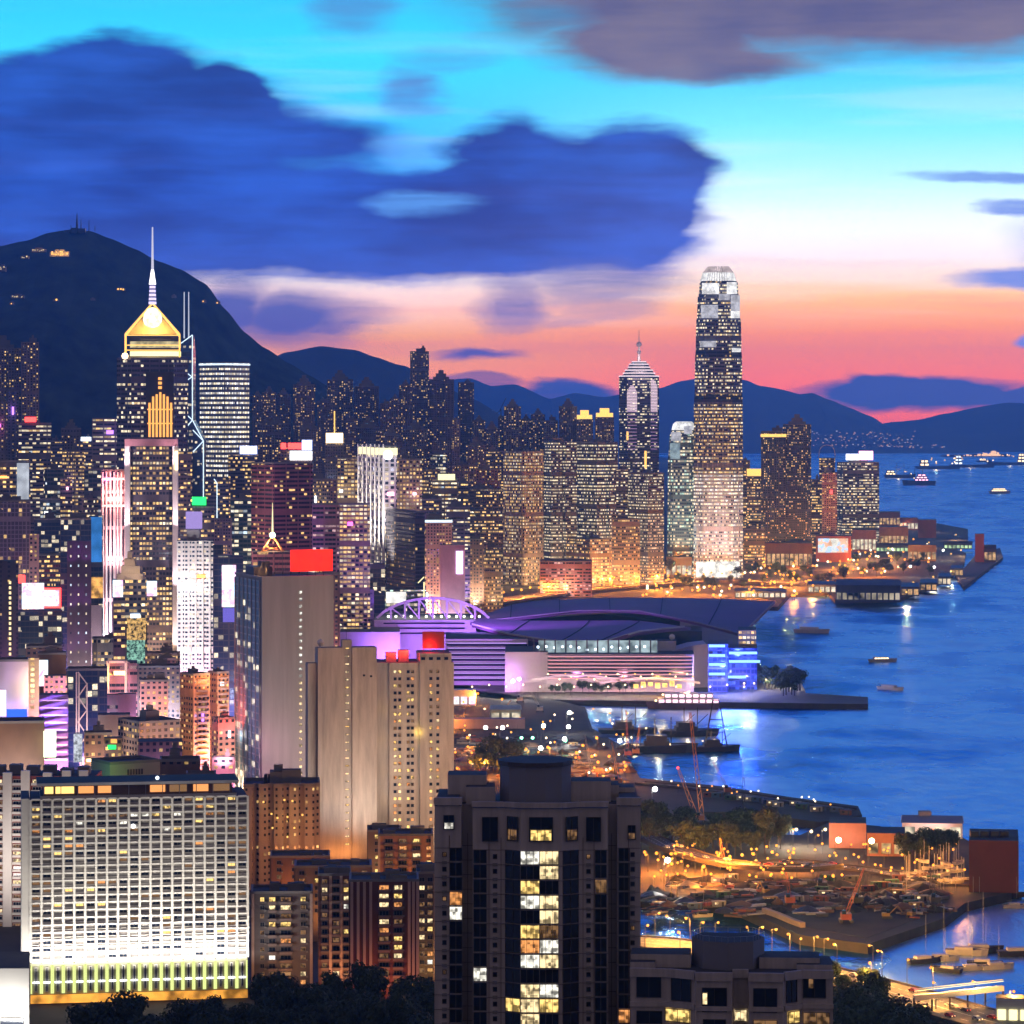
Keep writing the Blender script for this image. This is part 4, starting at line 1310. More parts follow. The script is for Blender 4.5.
# its smaller sibling
rows = [(590, 667, 695, ST['office_cool']), (458, 668, 695, glow('pale_glass_wash', (.75, .95, .95), .45, vary=.7, scale=.06)), (435, 670, 695, ST['office_cool']), (430, 671.5, 695, crown_m), (424, 673, 694, crown_m), (421.5, 676, 692, crown_m)]
rows[1] = (458, 668, 695, ST['office_cool'])
ob, ring, e1, e2, ctr = levels_tower('skyscraper', 'shorter green tinged glass skyscraper with a white crown, left of the tallest one', rows, 4230, cham=.2)
pm = MB()
for ya, yb2, xa, xb in ((432, 441, 671, 681), (443, 459, 670, 680), (426, 434, 684, 692)):
    a, c = P(xa, yb2, 4228), P(xb, ya, 4228)
    pm.box(((a.x + c.x) / 2, 4229, a.z), (c.x - a.x, 3, c.z - a.z), dim_panel if ya < 440 else glow('pale_glass_panel', (.7, .9, .95), .5, vary=.6, scale=.1))
pm.each('lit_panel', ob)
light('floodlight', 'SPOT', (X(681, 4170), 4170, 10), (.6, 1, .85), 5e5, ob, 2, (X(681, 4230), 4230, 90), angle=60)

# the tower with the stepped top and mast
DC = 4550
cg = ST['center_glass']
ob, ring, e1, e2, ctr = levels_tower('skyscraper', 'dark glass tower with pointed lit arches, stepped white lined top and a mast', [
    (600, 619, 659, cg), (377, 619, 659, m_dark), (374, 624, 654, m_dark), (371, 625, 653, m_dark), (368, 628, 650, m_dark), (365, 629, 649, m_dark), (362, 632, 646, m_dark)], DC, cham=.22)
m = MB()
for yy, xa, xb in ((376.5, 619, 659), (373.5, 623, 655), (370.5, 625, 653), (367.5, 628, 650), (364.5, 629.5, 648.5), (362, 632, 646)):
    r = ring(xa - .3, xb + .3)
    m.walls(r, Z(yy, DC), Z(yy - 1, DC), glow('crown_line', (1, .82, .86), 1.3))
m.build('crown_line', ob)
m = MB()
m.bar((ctr.x, ctr.y, Z(362, DC)), (ctr.x, ctr.y, Z(345, DC)), 5, m_white, 6, 2.4)
m.bar((ctr.x, ctr.y, Z(345, DC)), (ctr.x, ctr.y, Z(329, DC)), 1.6, m_steel, 5, .6)
m.ball((ctr.x, ctr.y, Z(344, DC)), 4, m_steel, 8)
m.ball((ctr.x, ctr.y, Z(352, DC)), 3, m_steel, 8)
m.build('mast', ob)
light('crown_lamp', 'POINT', (ctr.x, DC - 14, Z(363, DC)), (1, .7, .75), 1e5, ob, 1)
stripe = glow('pink_led_stripe', (1, .72, .82), 1.1)
for xa, xb, ya, yb2 in ((627, 637, 385, 412), (647.5, 657.5, 379, 412)):
    m = MB()
    yy = yb2
    while yy > ya:
        k = 1 if yy > ya + 8 else max(.15, (yy - ya) / 8) ** .6
        cxp = (xa + xb) / 2
        hw = (xb - xa) / 2 * k
        a = P(cxp, yy, DC - 1)
        m.box((a.x, DC + (.4 if xa < 640 else 2.6), a.z), (2 * hw * DC / F, 5, 1.3), stripe)
        yy -= 1.5
    yy = yb2
    while yy < 450:
        a = P((xa + xb) / 2, yy, DC - 1)
        m.box((a.x, DC + (.4 if xa < 640 else 2.6), a.z), ((xb - xa) * .95 * DC / F, 5, .9), glow('pink_led_dim', (.9, .5, .85), .45))
        yy += 3.4
    m.each('lit_stripe', ob)
m = MB()
a = P(645.5, 466, DC - 2)
m.box((X(645.5, DC), DC - .6, Z(468, DC)), (3, 3, 24), g_gold)
m.box((X(627.5, DC), DC - .6, Z(440, DC)), (2.6, 3, 12), g_gold)
m.each('gold_sign', ob)

# the pyramid topped tower
DP = 2800
px_body = facade('plaza_wall', (.10, .085, .12), 3.0, 3.9, .94, .48, .36, 1.7, cols=(NEUT, WARM, NEUT), patch=.35, floors=.6, rough=.4)
ob, ring, e1, e2, ctr = levels_tower('skyscraper', 'dark tower topped by a golden lit pyramid with glowing globe and spire', [
    (700, 117, 188, px_body), (358, 117, 188, m_dark), (356, 121, 185, m_dark)], DP, cham=.2)
m = MB()
for ya, yb2, mt in ((357, 351, g_pale), (350, 347.5, m_dark), (347, 341, glow('crown_floor', (1, .82, .42), .9, vary=.6, scale=.15)), (340, 336, m_dark)):
    m.walls(ring(130, 181), Z(ya, DP), Z(yb2, DP), mt)
m.cap(ring(130, 181), Z(336, DP), m_roof)
m.build('lit_crown', ob)
m = MB()
hw = 27 * DP / F
q = lambda a, b, py: ctr + e1 * (a * hw) + e2 * (b * hw) + Vector((0, 0, Z(py, DP)))
ap = Vector((ctr.x, ctr.y, Z(302, DP)))
for a, b in ((-1, -1), (1, -1), (1, 1), (-1, 1)):
    m.bar(q(a, b, 357), q(a, b, 334), 1.8, g_gold)
    m.bar(q(a, b, 334), ap, 1.7, g_gold)
for yy in (335, 345, 350):
    for a, b in (((-1, -1), (1, -1)), ((1, -1), (1, 1)), ((-1, 1), (-1, -1))):
        m.bar(q(*a, yy), q(*b, yy), 1.2, g_gold)
m.each('gold_frame', ob)
m = MB()
pr = [q(a * .9, b * .9, 334) for a, b in ((-1, -1), (1, -1), (1, 1), (-1, 1))]
for i in range(4):
    m.face([pr[i], pr[(i + 1) % 4], ap - Vector((0, 0, 3))], plain('bronze_glass', (.3, .2, .08), .3))
m.build('pyramid', ob)
m = MB()
m.ball(q(0, -.45, 319), 8.4, glow('globe_light', (1, .84, .46), 3.4, vary=.5, scale=.25), 12, 1.3)
m.build('globe', ob)
light('globe_lamp', 'POINT', q(0, -1.3, 322), (1, .72, .3), 1.1e5, ob, 2)
m = MB()
for k in range(5):
    y0 = 303 - k * 4
    m.bar((ctr.x, ctr.y, Z(y0, DP)), (ctr.x, ctr.y, Z(y0 - 2.6, DP)), 7 - k * .4, glow('mast_ring', (.7, .6, 1), 1.6), 8)
    m.bar((ctr.x, ctr.y, Z(y0 - 2.6, DP)), (ctr.x, ctr.y, Z(y0 - 4, DP)), 5 - k * .3, m_dark, 8)
m.bar((ctr.x, ctr.y, Z(283, DP)), (ctr.x, ctr.y, Z(268, DP)), 6.4, glow('spire_light', (1, .97, 1), 2.6), 8, 2.4)
m.bar((ctr.x, ctr.y, Z(268, DP)), (ctr.x, ctr.y, Z(225, DP)), 2.3, glow('spire_upper', (.8, .78, .95), .9), 6, 1.1)
m.build('spire', ob)
m = MB()
m.box((X(160, DP), DP - .6, Z(438, DP)), (X(174, DP) - X(146, DP), 2.6, Z(372, DP) - Z(438, DP)), m_dark)
m.build('sign_backing', ob)
m = MB()
for k in range(7):
    x = 149.5 + k * 3.6
    top = 397 - (2.2 - abs(k - 3)) * 2.2 + (4 if k in (0, 6) else 0)
    a = P(x, 437, DP - 3)
    m.box((X(x, DP - 3), DP - 3, a.z), (1.7, 1.4, Z(top, DP) - a.z), g_amber)
for yy in (380, 384.5, 389):
    m.box((X(160, DP - 3), DP - 3, Z(yy, DP)), (3, 1.4, 2.4), g_amber)
for yy in (424, 410):
    m.box((X(160, DP - 2.6), DP - 2.4, Z(yy, DP)), (22, .8, 1), g_amber)
m.each('amber_neon', ob)
m = MB()
m.ball(P(125, 356, DP - 2), 3, g_warm, 8)
m.build('corner_lamp', ob)

# the faceted tower behind it, edged with white light
DB = 4000
bo = empty('skyscraper', (X(190, DB), DB, 4), 'faceted glass tower with zigzag white edge lights and twin masts behind the pyramid tower', 'skyscraper')
gb = facade('faceted_glass', (.05, .06, .1), 3, 4, .95, .7, .12, 1.2, glass=(.03, .05, .12), cols=(NEUT, COOL, COOL), rough=.2)
m = MB()
xa, xb, xc = X(166, DB), X(192.5, DB), X(203.5, DB)
d1 = 40
tall = [(xa, DB), (xb, DB), (xb, DB + d1), (xa, DB + d1)]
m.walls(tall, 4, Z(352, DB), gb)
zt, zl = Z(335, DB), Z(352, DB)
m.face([(xa, DB, zl), (xb, DB, zl), (xb, DB + d1 / 2, zt)], gb, [(0, 0), (30, 0), (30, 20)])
m.face([(xb, DB, zl), (xb, DB + d1, zl), (xb, DB + d1 / 2, zt)], gb, [(0, 0), (30, 0), (15, 20)])
m.face([(xb, DB + d1, zl), (xa, DB + d1, zl), (xb, DB + d1 / 2, zt)], gb, [(0, 0), (30, 0), (0, 20)])
m.face([(xa, DB + d1, zl), (xa, DB, zl), (xb, DB + d1 / 2, zt)], gb, [(0, 0), (30, 0), (0, 20)])
m.build('tall_prism', bo)
m = MB()
wide = [(xb, DB + 1), (xc, DB + 1), (xc, DB + d1), (xb, DB + d1)]
m.walls(wide, 4, Z(441, DB), gb)
zc, zd = Z(441, DB), Z(420, DB)
m.face([(xb, DB + 1, zc), (xc, DB + 1, zc), (xb, DB + 1, zd)], gb, [(0, 0), (14, 0), (0, 26)])
m.face([(xc, DB + 1, zc), (xc, DB + d1, zc), (xb, DB + d1, zd), (xb, DB + 1, zd)], gb, [(0, 0), (40, 0), (40, 26), (0, 26)])
m.build('low_prism', bo)
m = MB()
yb_ = DB - 1.2
E = lambda px, py: (X(px, DB), yb_, Z(py, DB))
for a, c in ((E(192.5, 335), E(192.5, 420)), (E(192.5, 420), E(203.5, 441)), (E(203.5, 441), E(203.5, 560)), (E(176, 347), E(192.5, 335)), (E(186, 372), E(192, 377)), (E(192, 377), E(186, 381)),
             (E(186, 414), E(192.5, 420)), (E(192.5, 420), E(186, 428)), (E(193, 452), E(203.5, 441)), (E(193, 430), E(203.5, 441))):
    m.bar(a, c, 1.5, g_line)
m.each('edge_light', bo)
for px in (183, 187.5):
    m = MB()
    m.bar((X(px, DB), DB + 15, Z(338, DB)), (X(px, DB), DB + 15, Z(291.5, DB)), 1.8, glow('mast_light', (.8, .85, 1), .8), 5, 1.2)
    m.build('mast', bo)

# the antenna group and lit houses on the hill
ao = empty('radio_station', P(77, 229, 5830), 'radio masts and low buildings on the hill top', 'radio station')
m = MB()
for px, top, wd in ((77, 213, 7), (81, 219, 3), (89, 220, 2.4), (71, 225, 2), (95, 226, 2), (59, 230, 2)):
    m.bar(P(px, 231, 5830), P(px, top, 5830), wd, m_dark, 4, 1)
m.each('mast', ao)
m = MB()
for px, top, wd in ((74, 228, 10), (82, 228.6, 13), (67, 230.5, 9)):
    m.box(P(px, 233, 5830), (wd, 14, Z(top, 5830) - Z(233, 5830)), m_dark)
m.each('hut', ao)
hl = [(60, 253, 19, 6, 'glowing orange lit building high on the dark hill', 'o'), (39, 250, 14, 4, 'white lit building beside the orange lit one on the hill', 'w'), (25, 257, 8, 3, 'small dim lit house left of the white lit building on the hill', 'w'),
      (18, 296, 13, 4, 'cluster house with white windows lower on the hill', 'w'), (121, 289, 8, 3, 'lit house low on the hill just left of the spire', 'o'), (174, 296, 4, 3, 'orange lamp house right of the spire on the hill', 'o'),
      (204, 301, 4, 3, 'orange lamp house on the right flank of the hill', 'o'), (218, 302, 4, 3, 'orange lamp house farthest down the right flank', 'o'), (93, 299, 4, 2.4, 'lone lit house halfway along the hill road', 'w'), (56, 300, 5, 2, 'dim lit house on the hill road', 'o'), (12, 303, 4, 3, 'orange lit house at the left end of the hill road', 'o'), (3, 268, 6, 6, 'white lit house at the very left of the hill', 'w')]
for px, py, wd, ht, lab, c in hl:
    D = 5100 - (py - 250) * 6
    k = D / F
    o = empty('hill_house', P(px, py, D), lab, 'house', 'lit houses on the dark hill')
    m = MB()
    m.box(P(px, py + ht / 2 * 1.2, D), (wd * k, 14, ht * k * .8), m_conc)
    m.box(P(px, py + ht / 2 * 1.2 - ht * .8, D), (wd * k * .5, 9, ht * k * .35), m_conc)
    m.build('wall', o)
    m = MB()
    n = max(1, int(wd / 2.2))
    rr = random.Random(px)
    for i in range(n):
        for j in range(max(1, int(ht / 3))):
            if rr.random() < .75:
                m.box((X(px + (i + .5 - n / 2) * wd / n * .9 + rr.uniform(-.5, .5), D), D - 7.6, Z(py + ht * .35 - j * 2.4 + rr.uniform(-.6, .6), D)), (rr.uniform(1.2, 2.4), 1.2, rr.uniform(1.2, 2.6)), g_win[1] if c == 'w' else glow('hill_amber', (1, .5, .1), 2.4))
    m.each('window', o)
    if wd > 14:
        light('hill_lamp', 'POINT', P(px, py - 1, D - 24), (1, .5, .12) if c == 'o' else (1, .9, .8), 5e4, o, 2)

# crane on the unfinished tower
co = empty('tower_crane', P(501, 418, 4890), 'thin tower crane on the unfinished dark tower', 'crane')
m = MB()
m.bar(P(501, 418, 4890), P(501, 409, 4890), 1.8, m_dark); m.bar(P(499, 412, 4890), P(506, 398, 4890), 1.2, m_dark); m.bar(P(501, 410, 4890), P(497, 413, 4890), 1.2, m_dark)
m.build('mast', co)
# ------------------------------------------------------------------ the convention centre
cv = empty('convention_centre', P(640, 690, 2500), 'convention centre with sweeping wing roofs and violet floodlit halls on the waterfront', 'building')
m_wing = plain('wing_roof_metal', (.19, .07, .2), .6, 0, vary=.15, scale=.02, spec=.3)
m_wing_b = plain('back_wing_metal', (.12, .05, .13), .65, 0, vary=.15, scale=.02, spec=.3)
m_wing2 = plain('wing_roof_seam', (.02, .016, .035), .8, 0, spec=.1)
m_stone = plain('pale_stone', (.44, .38, .44), .7, vary=.08)
m_hall = facade('hall_bands', (.42, .36, .44), 400, 4.2, 1, .42, .0, 0, glass=(.09, .06, .12), rough=.6)


def loft(name, parent, rows, mat, thick=2.5, seams=0, smooth=True, sub=14):
    """a curved shell through rows of points; each row is a Catmull-Rom curve; given thickness"""
    def cr(pts, n):
        out = []
        q = [pts[0]] + list(pts) + [pts[-1]]
        for i in range(len(pts) - 1):
            p0, p1, p2, p3 = q[i:i + 4]
            for k in range(n):
                t_ = k / n
                out.append(.5 * ((2 * p1) + (p2 - p0) * t_ + (2 * p0 - 5 * p1 + 4 * p2 - p3) * t_ * t_ + (3 * p1 - p0 - 3 * p2 + p3) * t_ ** 3))
        return out + [pts[-1]]
    rr = [cr([Vector(p) for p in r], 6) for r in rows]
    cols = [cr([r[i] for r in rr], sub) for i in range(len(rr[0]))]
    m = MB()
    nu, nv = len(cols), len(cols[0])
    dn = Vector((0, 0, -thick))
    for i in range(nu - 1):
        for j in range(nv - 1):
            a, b, c, e = cols[i][j], cols[i + 1][j], cols[i + 1][j + 1], cols[i][j + 1]
            m.face([a, b, c, e], mat)
            m.face([a + dn, e + dn, c + dn, b + dn], mat)
    for j in range(nv - 1):
        for i in (0, nu - 1):
            a, b = cols[i][j], cols[i][j + 1]
            m.face([a, b, b + dn, a + dn], mat)
    for i in range(nu - 1):
        for j in (0, nv - 1):
            a, b = cols[i][j], cols[i + 1][j]
            m.face([a, b, b + dn, a + dn], mat)
    o = m.build(name, parent)
    if seams:
        s = MB()
        for i in range(seams, nu - 1, seams):
            for j in range(nv - 1):
                s.bar(cols[i][j] + Vector((0, 0, .3)), cols[i][j + 1] + Vector((0, 0, .3)), .8, m_wing2)
        s.build('seam', o)
    return o


# back shell, long and low, ending in the beak over the water on the right
loft('wing_roof', cv, [
    [P(478, 617, 2790), P(520, 603, 2870), P(580, 598.5, 2900), P(640, 597.5, 2900), P(710, 598.5, 2860), P(775, 601, 2780)],
    [P(474, 620, 2740), P(520, 609, 2760), P(580, 604, 2770), P(640, 604, 2760), P(706, 609, 2720), P(764, 612, 2690)],
    [P(470, 622, 2700), P(520, 617, 2690), P(580, 610.5, 2680), P(640, 611, 2650), P(700, 623, 2600), P(742, 634, 2560)]], m_wing_b, seams=5)
# recess wall between the shells
m = MB()
pts = [P(480, 622, 2700), P(540, 618, 2700), P(600, 614, 2700), P(680, 620, 2690)]
for a, b in zip(pts, pts[1:]):
    m.face([(a.x, a.y, 20), (b.x, b.y, 20), (b.x, b.y, b.z), (a.x, a.y, a.z)], m_glassd)
m.build('recess_wall', cv)
# front shell sweeping down to the left and up over the halls
loft('wing_roof', cv, [
    [P(480, 618, 2690), P(530, 620.5, 2670), P(590, 620.5, 2650), P(640, 621, 2630), P(690, 627.5, 2590)],
    [P(474, 621, 2650), P(520, 627, 2600), P(580, 630, 2570), P(630, 627, 2570), P(686, 627.5, 2570)],
    [P(472, 624, 2620), P(510, 634, 2550), P(560, 642, 2510), P(594, 644, 2490), P(640, 631, 2500), P(684, 626.5, 2540)]], m_wing, seams=6)
# outer rim line
m = MB()
rim = [P(472, 624, 2618), P(510, 634, 2548), P(560, 642, 2508), P(594, 644.4, 2488), P(640, 631, 2498), P(684, 626.5, 2538)]
for a, b in zip(rim, rim[1:]):
    m.bar(a, b, 1.8, m_stone)
m.build('roof_rim', cv)
m = MB()
rim2 = [P(470, 622, 2699), P(520, 617, 2689), P(580, 610.5, 2679), P(640, 611, 2649), P(700, 623, 2599), P(742, 634, 2559), P(764, 612, 2689), P(775, 601, 2779)]
for a, b in zip(rim2, rim2[1:]):
    m.bar(a, b, 1.3, m_mauve)
m.build('roof_rim', cv)
# dark hall face under the front shell and the beak
m = MB()
def front(xa, xb, ya, yb, D, mat, dep=60, nm=None):
    a, c = P(xa, yb, D), P(xb, ya, D)
    mm = MB()
    phi = math.atan(((xa + xb) / 2 - 512) / F)
    e1, e2 = Vector((math.cos(phi), -math.sin(phi), 0)), Vector((math.sin(phi), math.cos(phi), 0))
    A, B = Vector((a.x, D, 0)), Vector((c.x, D, 0))
    ring = [tuple(A)[:2], tuple(B)[:2], tuple(B + e2 * dep)[:2], tuple(A + e2 * dep)[:2]]
    mm.prism(ring, a.z, c.z, mat, m_roof)
    return mm.build(nm or 'hall', cv)
front(612, 702, 631, 692, 2566, m_glassd, 60, 'glazed_hall')
front(546, 694, 654.5, 692, 2450, m_stone, 60, 'banded_hall')
front(505, 548, 652, 692, 2455, m_stone, 70, 'corner_block')
front(445, 528, 639, 694, 2520, m_stone, 80, 'left_hall')
front(456, 522, 636.5, 640, 2560, m_stone, 40, 'roof_fascia')
front(374, 476, 620, 705, 2700, m_stone, 90, 'upper_hall')
front(340, 400, 632, 712, 2640, m_stone, 60, 'upper_hall')
front(655, 676, 641, 656, 2490, m_stone, 25, 'plant_house')
# louvre bands on the halls
m = MB()
for k in range(6):
    a = P(548, 659 + k * 3.6, 2448)
    m.box((X(620, 2448), 2449, a.z), (X(693, 2448) - X(548, 2448), 2.4, 1.3), m_glassd)
m.each('louvre_band', cv)
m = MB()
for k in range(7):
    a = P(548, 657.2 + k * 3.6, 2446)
    m.box((X(620, 2446), 2447.5, a.z), (X(692, 2446) - X(549, 2446), 1.4, .55), glow('pink_band_glow', (1, .42, .5), 1.1))
m.each('band_glow', cv)  # added glow strips in place of floodlit band edges
m = MB()
for k in range(8):
    a = P(450, 643.6 + k * 5, 2516)
    m.box((X(487, 2516), 2517, a.z), (X(526, 2516) - X(447, 2516), 1.4, .5), glow('violet_band_glow', (.62, .4, 1), 1.1))
m.each('band_glow', cv)  # same added glow strips, violet, on the left hall
m = MB()
for k in range(8):
    a = P(450, 646 + k * 5, 2518)
    m.box((X(487, 2518), 2519, a.z), (X(527, 2518) - X(446, 2518), 2.0, 1.5), m_wing2)
for k in range(3):
    m.box((X(424, 2698), 2699, Z(624 + k * 5, 2698)), (X(463, 2698) - X(382, 2698), 2.0, 1.0), m_wing2)
m.each('floor_band', cv)
# lit concourse glass under the roof
conc = glow('concourse_light', (.7, .9, .95), .7, vary=.75, scale=.09)
m = MB()
m.box((X(598, 2470), 2474, Z(655, 2470)), (X(652, 2470) - X(533, 2470), 5, Z(641, 2470) - Z(655, 2470)), conc)
m.build('lit_concourse', cv)
m = MB()
for k in range(12):
    x = X(534 + k * 10.6, 2468)
    m.bar((x, 2468, Z(656, 2470)), (x, 2468, Z(639, 2470)), 1.4, m_dark)
m.each('column', cv)
m = MB()
rr = random.Random(4)
for k in range(14):
    m.ball((X(538 + k * 8.2, 2469), 2469, Z(648 + rr.uniform(-2, 2), 2470)), 1.1, g_cool, 6)
m.each('hall_lamp', cv)
# curved pale wall on the right
m = MB()
ar = [(664, 654), (676, 650), (690, 646), (706, 644), (708, 646)]
base_y = 2480
for (x0, y0), (x1, y1) in zip(ar, ar[1:]):
    d0, d1 = base_y + (x0 - 664) * .5, base_y + (x1 - 664) * .5
    m.face([P(x0, 691, d0), P(x1, 691, d1), P(x1, y1, d1), P(x0, y0, d0)], m_stone)
    m.face([P(x0, y0, d0), P(x1, y1, d1), P(x1, y1, d1) + Vector((0, 40, 0)), P(x0, y0, d0) + Vector((0, 40, 0))], m_stone)
m.build('curved_wall', cv)
light('wall_floodlight', 'SPOT', (X(704, 2425), 2425, 10), (1, .7, .5), 7e4, cv, 1, P(700, 658, 2490), angle=70)
# blue lit glass end, three tiers
gbl = facade('blue_glass_end', (.06, .08, .3), 3.2, 4.2, .9, .7, .5, .8, cols=((.1, .2, 1, 1), (.2, .3, 1, 1), (.6, .7, 1, 1)), glass=(.02, .03, .14))
for xa, xb, ya, dd in ((708, 728, 644, 2455), (728, 757, 648, 2480)):
    front(xa, xb, ya, 692, dd, gbl, 45, 'glass_end')
front(738, 756, 630, 650, 2500, ST['office_gold'], 40, 'amber_stair')
m = MB()
for xa, xb, yy, dd in ((709, 725, 646, 2452), (709, 725, 655.5, 2452), (709, 725, 664.5, 2452), (709, 725, 674, 2452), (729, 757, 653, 2477), (729, 760, 661.5, 2477), (727, 746, 677, 2477)):
    m.box((X((xa + xb) / 2, dd), dd, Z(yy + 1.2, dd)), (X(xb, dd) - X(xa, dd), 1.6, 1.9), glow('blue_led_line', (.18, .36, 1), 3.2))
m.each('blue_led', cv)
light('blue_lamp', 'POINT', (X(726, 2430), 2440, 24), (.08, .15, 1), 1.3e5, cv, 2)
light('blue_lamp', 'POINT', (X(745, 2430), 2450, 30), (.08, .15, 1), 1.2e5, cv, 2)
# violet and pink floodlights along the front
for px, py, dd, c, pw, zz in ((395, 650, 2640, (.38, .16, 1), 6.5e5, 40), (440, 645, 2650, (.38, .16, 1), 6.5e5, 42), (468, 690, 2480, (.48, .18, 1), 5e5, 26), (505, 690, 2470, (.6, .2, 1), .9e5, 24), (580, 694, 2410, (.9, .3, .85), 1.3e5, 20), (630, 694, 2410, (1, .36, .55), 1.3e5, 20), (690, 694, 2410, (1, .5, .32), 9e4, 18)):
    light('floodlight', 'SPOT', (X(px, dd - 22), dd - 30, 12), c, pw * .55, cv, 2, (X(px, dd), dd + 26, zz - 4), angle=115)
light('roof_fill', 'SPOT', (X(430, 2560), 2560, 90), (.42, .2, 1), 1.6e6, cv, 3, (X(520, 2640), 2640, 46), angle=80)  # unseen violet spot in mid-air, added to tint the roof
# the arch truss on the old hall
m = MB()
N_ = 16
up = []
for k in range(N_ + 1):
    q = k / N_
    px = 377 + q * 112
    py = 618 - 20 * (1 - (2 * q - 1) ** 2) ** .8
    up.append((px, py))
for (a, b), (c, e) in zip(up, up[1:]):
    m.bar(P(a, b, 2698), P(c, e, 2698), 3.0, m_stone)
    m.bar(P(a, b, 2760), P(c, e, 2760), 3.0, m_stone)
for k in range(2, N_ - 1, 2):
    a, b = up[k]
    m.bar(P(a, b, 2698), P(a, 619, 2698), 2.2, m_stone)
    c, e = up[k + 2] if k + 2 < N_ else up[-1]
    m.bar(P(a, b, 2698), P(c, 618, 2698), 1.5, m_stone)
    m.bar(P(a, b, 2698), P(a, b, 2760), 1.5, m_stone)
m.build('arch_truss', cv)
light('truss_lamp', 'SPOT', (X(430, 2640), 2630, 52), (.55, .25, .9), 1.8e5, cv, 1, (X(430, 2700), 2700, 60), angle=140)
m = MB()
for k in range(13):
    m.ball((X(388 + k * 7.6, 2705), 2712, Z(617, 2705)), 1.1, glow('deck_lamp', (.95, .95, .7), 5), 6)
m.each('deck_lamp', cv)
light('deck_glow', 'AREA', (X(430, 2730), 2730, 64), (1, .92, .65), 4e4, cv, 70, (X(430, 2730), 2730, 40), size_y=20)
# dish and small things on the roof terrace
m = MB()
m.ball(P(672, 637, 2500), 2.4, m_white, 8)
m.bar(P(672, 641, 2500), P(672, 638, 2500), 1, m_steel)
m.build('satellite_dish', cv)
# entrance canopy lamps
m = MB()
for k in range(26):
    m.ball((X(548 + k * 5.8, 2432), 2432, Z(674 + (k % 3) * 2.6, 2432)), .75, g_gold if k % 2 else g_warm, 6)
m.each('entrance_lamp', cv)
m = MB()
for k in range(7):
    m.box((X(636 + k * 7.2, 2428), 2428, Z(688 - (k % 3), 2428)), (3.4, 6, 2.6 + k % 2), glow('entrance_light', (1, .55, .14), 3.0, vary=.6, scale=.2))
m.each('lit_entrance', cv)
light('entrance_glow', 'POINT', (X(662, 2410), 2412, 12), (1, .5, .12), 3.6e4, cv, 2)
m = MB()
for xa, xb, yy in ((532, 620, 680), (600, 700, 683)):
    for k in range(8):
        q0, q1 = k / 8, (k + 1) / 8
        f = lambda q: P(xa + (xb - xa) * q, yy - 5 * math.sin(math.pi * q), 2425)
        m.bar(f(q0), f(q1), 2.2, m_stone)
m.build('canopy', cv)

ob, b = building('office_block', 'violet lit slab beside the convention centre, with white window dots', 338, 374, 590, 2720, facade('violet_slab', (.22, .16, .4), 5, 4.4, .6, .3, .25, 1.5, glass=(.12, .08, .3), cols=(NEUT, COOL, COOL)), roof='flat')
light('floodlight', 'SPOT', (X(352, 2650), 2650, 20), (.35, .18, 1), 6e5, ob, 2, (X(354, 2720), 2720, 60), angle=80)
building('office_block', 'slim dark blue tower left of the arch truss', 369, 385, 563, 2800, 'glass_blue', roof='flat')
ob, b = building('station_hall', 'low white lit hall between the gridded glass block and the arch truss', 383, 426, 590, 2880, 'office_cool', roof='flat')
m = MB()
m.box((X(396, 2875), 2876, Z(603, 2875)), (X(404, 2875) - X(384, 2875), 2, Z(592, 2875) - Z(603, 2875)), glow('hall_white', (1, .96, .9), 1.6, vary=.5, scale=.1))
m.build('lit_front', ob)
m = MB(); m.bar(P(424, 600, 2860), P(424, 582, 2860), 1.4, g_pale); m.bar(P(418, 583, 2860), P(424, 577, 2860), 1.2, g_pale); m.build('lit_pylon', ob)
# ------------------------------------------------------------------ near buildings with modelled windows
WINDOW_MESH = {}


def window_mesh(w, h, kind, frame, bars=1, deep=.35, sill=True):
    """frame and pane in one shared mesh, origin at the middle of the opening, facing -y"""
    key = (round(w, 2), round(h, 2), kind, frame.name, bars)
    if key in WINDOW_MESH:
        return WINDOW_MESH[key]
    m = MB()
    fr = .12
    gm = {-1: m_glassd, -2: plain('drawn_curtain', (.16, .14, .13), .6), -3: plain('pale_blind', (.3, .28, .26), .6)}[kind] if kind < 0 else g_win[kind]
    pane_m = MB()
    pane_m.box((0, .04, -h / 2), (w, .05, h), gm)
    for sx in (-1, 1):
        m.box((sx * (w / 2 - fr / 2), -.06, -h / 2), (fr, .16, h), frame)
    for zz in (-h / 2, h / 2 - fr):
        m.box((0, -.065, zz), (w - 2 * fr - .01, .15, fr), frame)
    for k in range(bars):
        m.box(((k + 1) / (bars + 1) * w - w / 2, -.05, -h / 2 + fr + .01), (fr * .7, .12, h - 2 * fr - .02), frame)
    out = []
    for nm, q in (('window', m), ('pane', pane_m)):
        me = bpy.data.meshes.new(nm)
        me.from_pydata(q.v, [], q.f)
        for mt in q.mats:
            me.materials.append(mt)
        me.polygons.foreach_set('material_index', q.m)
        me.uv_layers.new(name='UVMap')
        me.update()
        out.append(me)
    WINDOW_MESH[key] = out
    return out


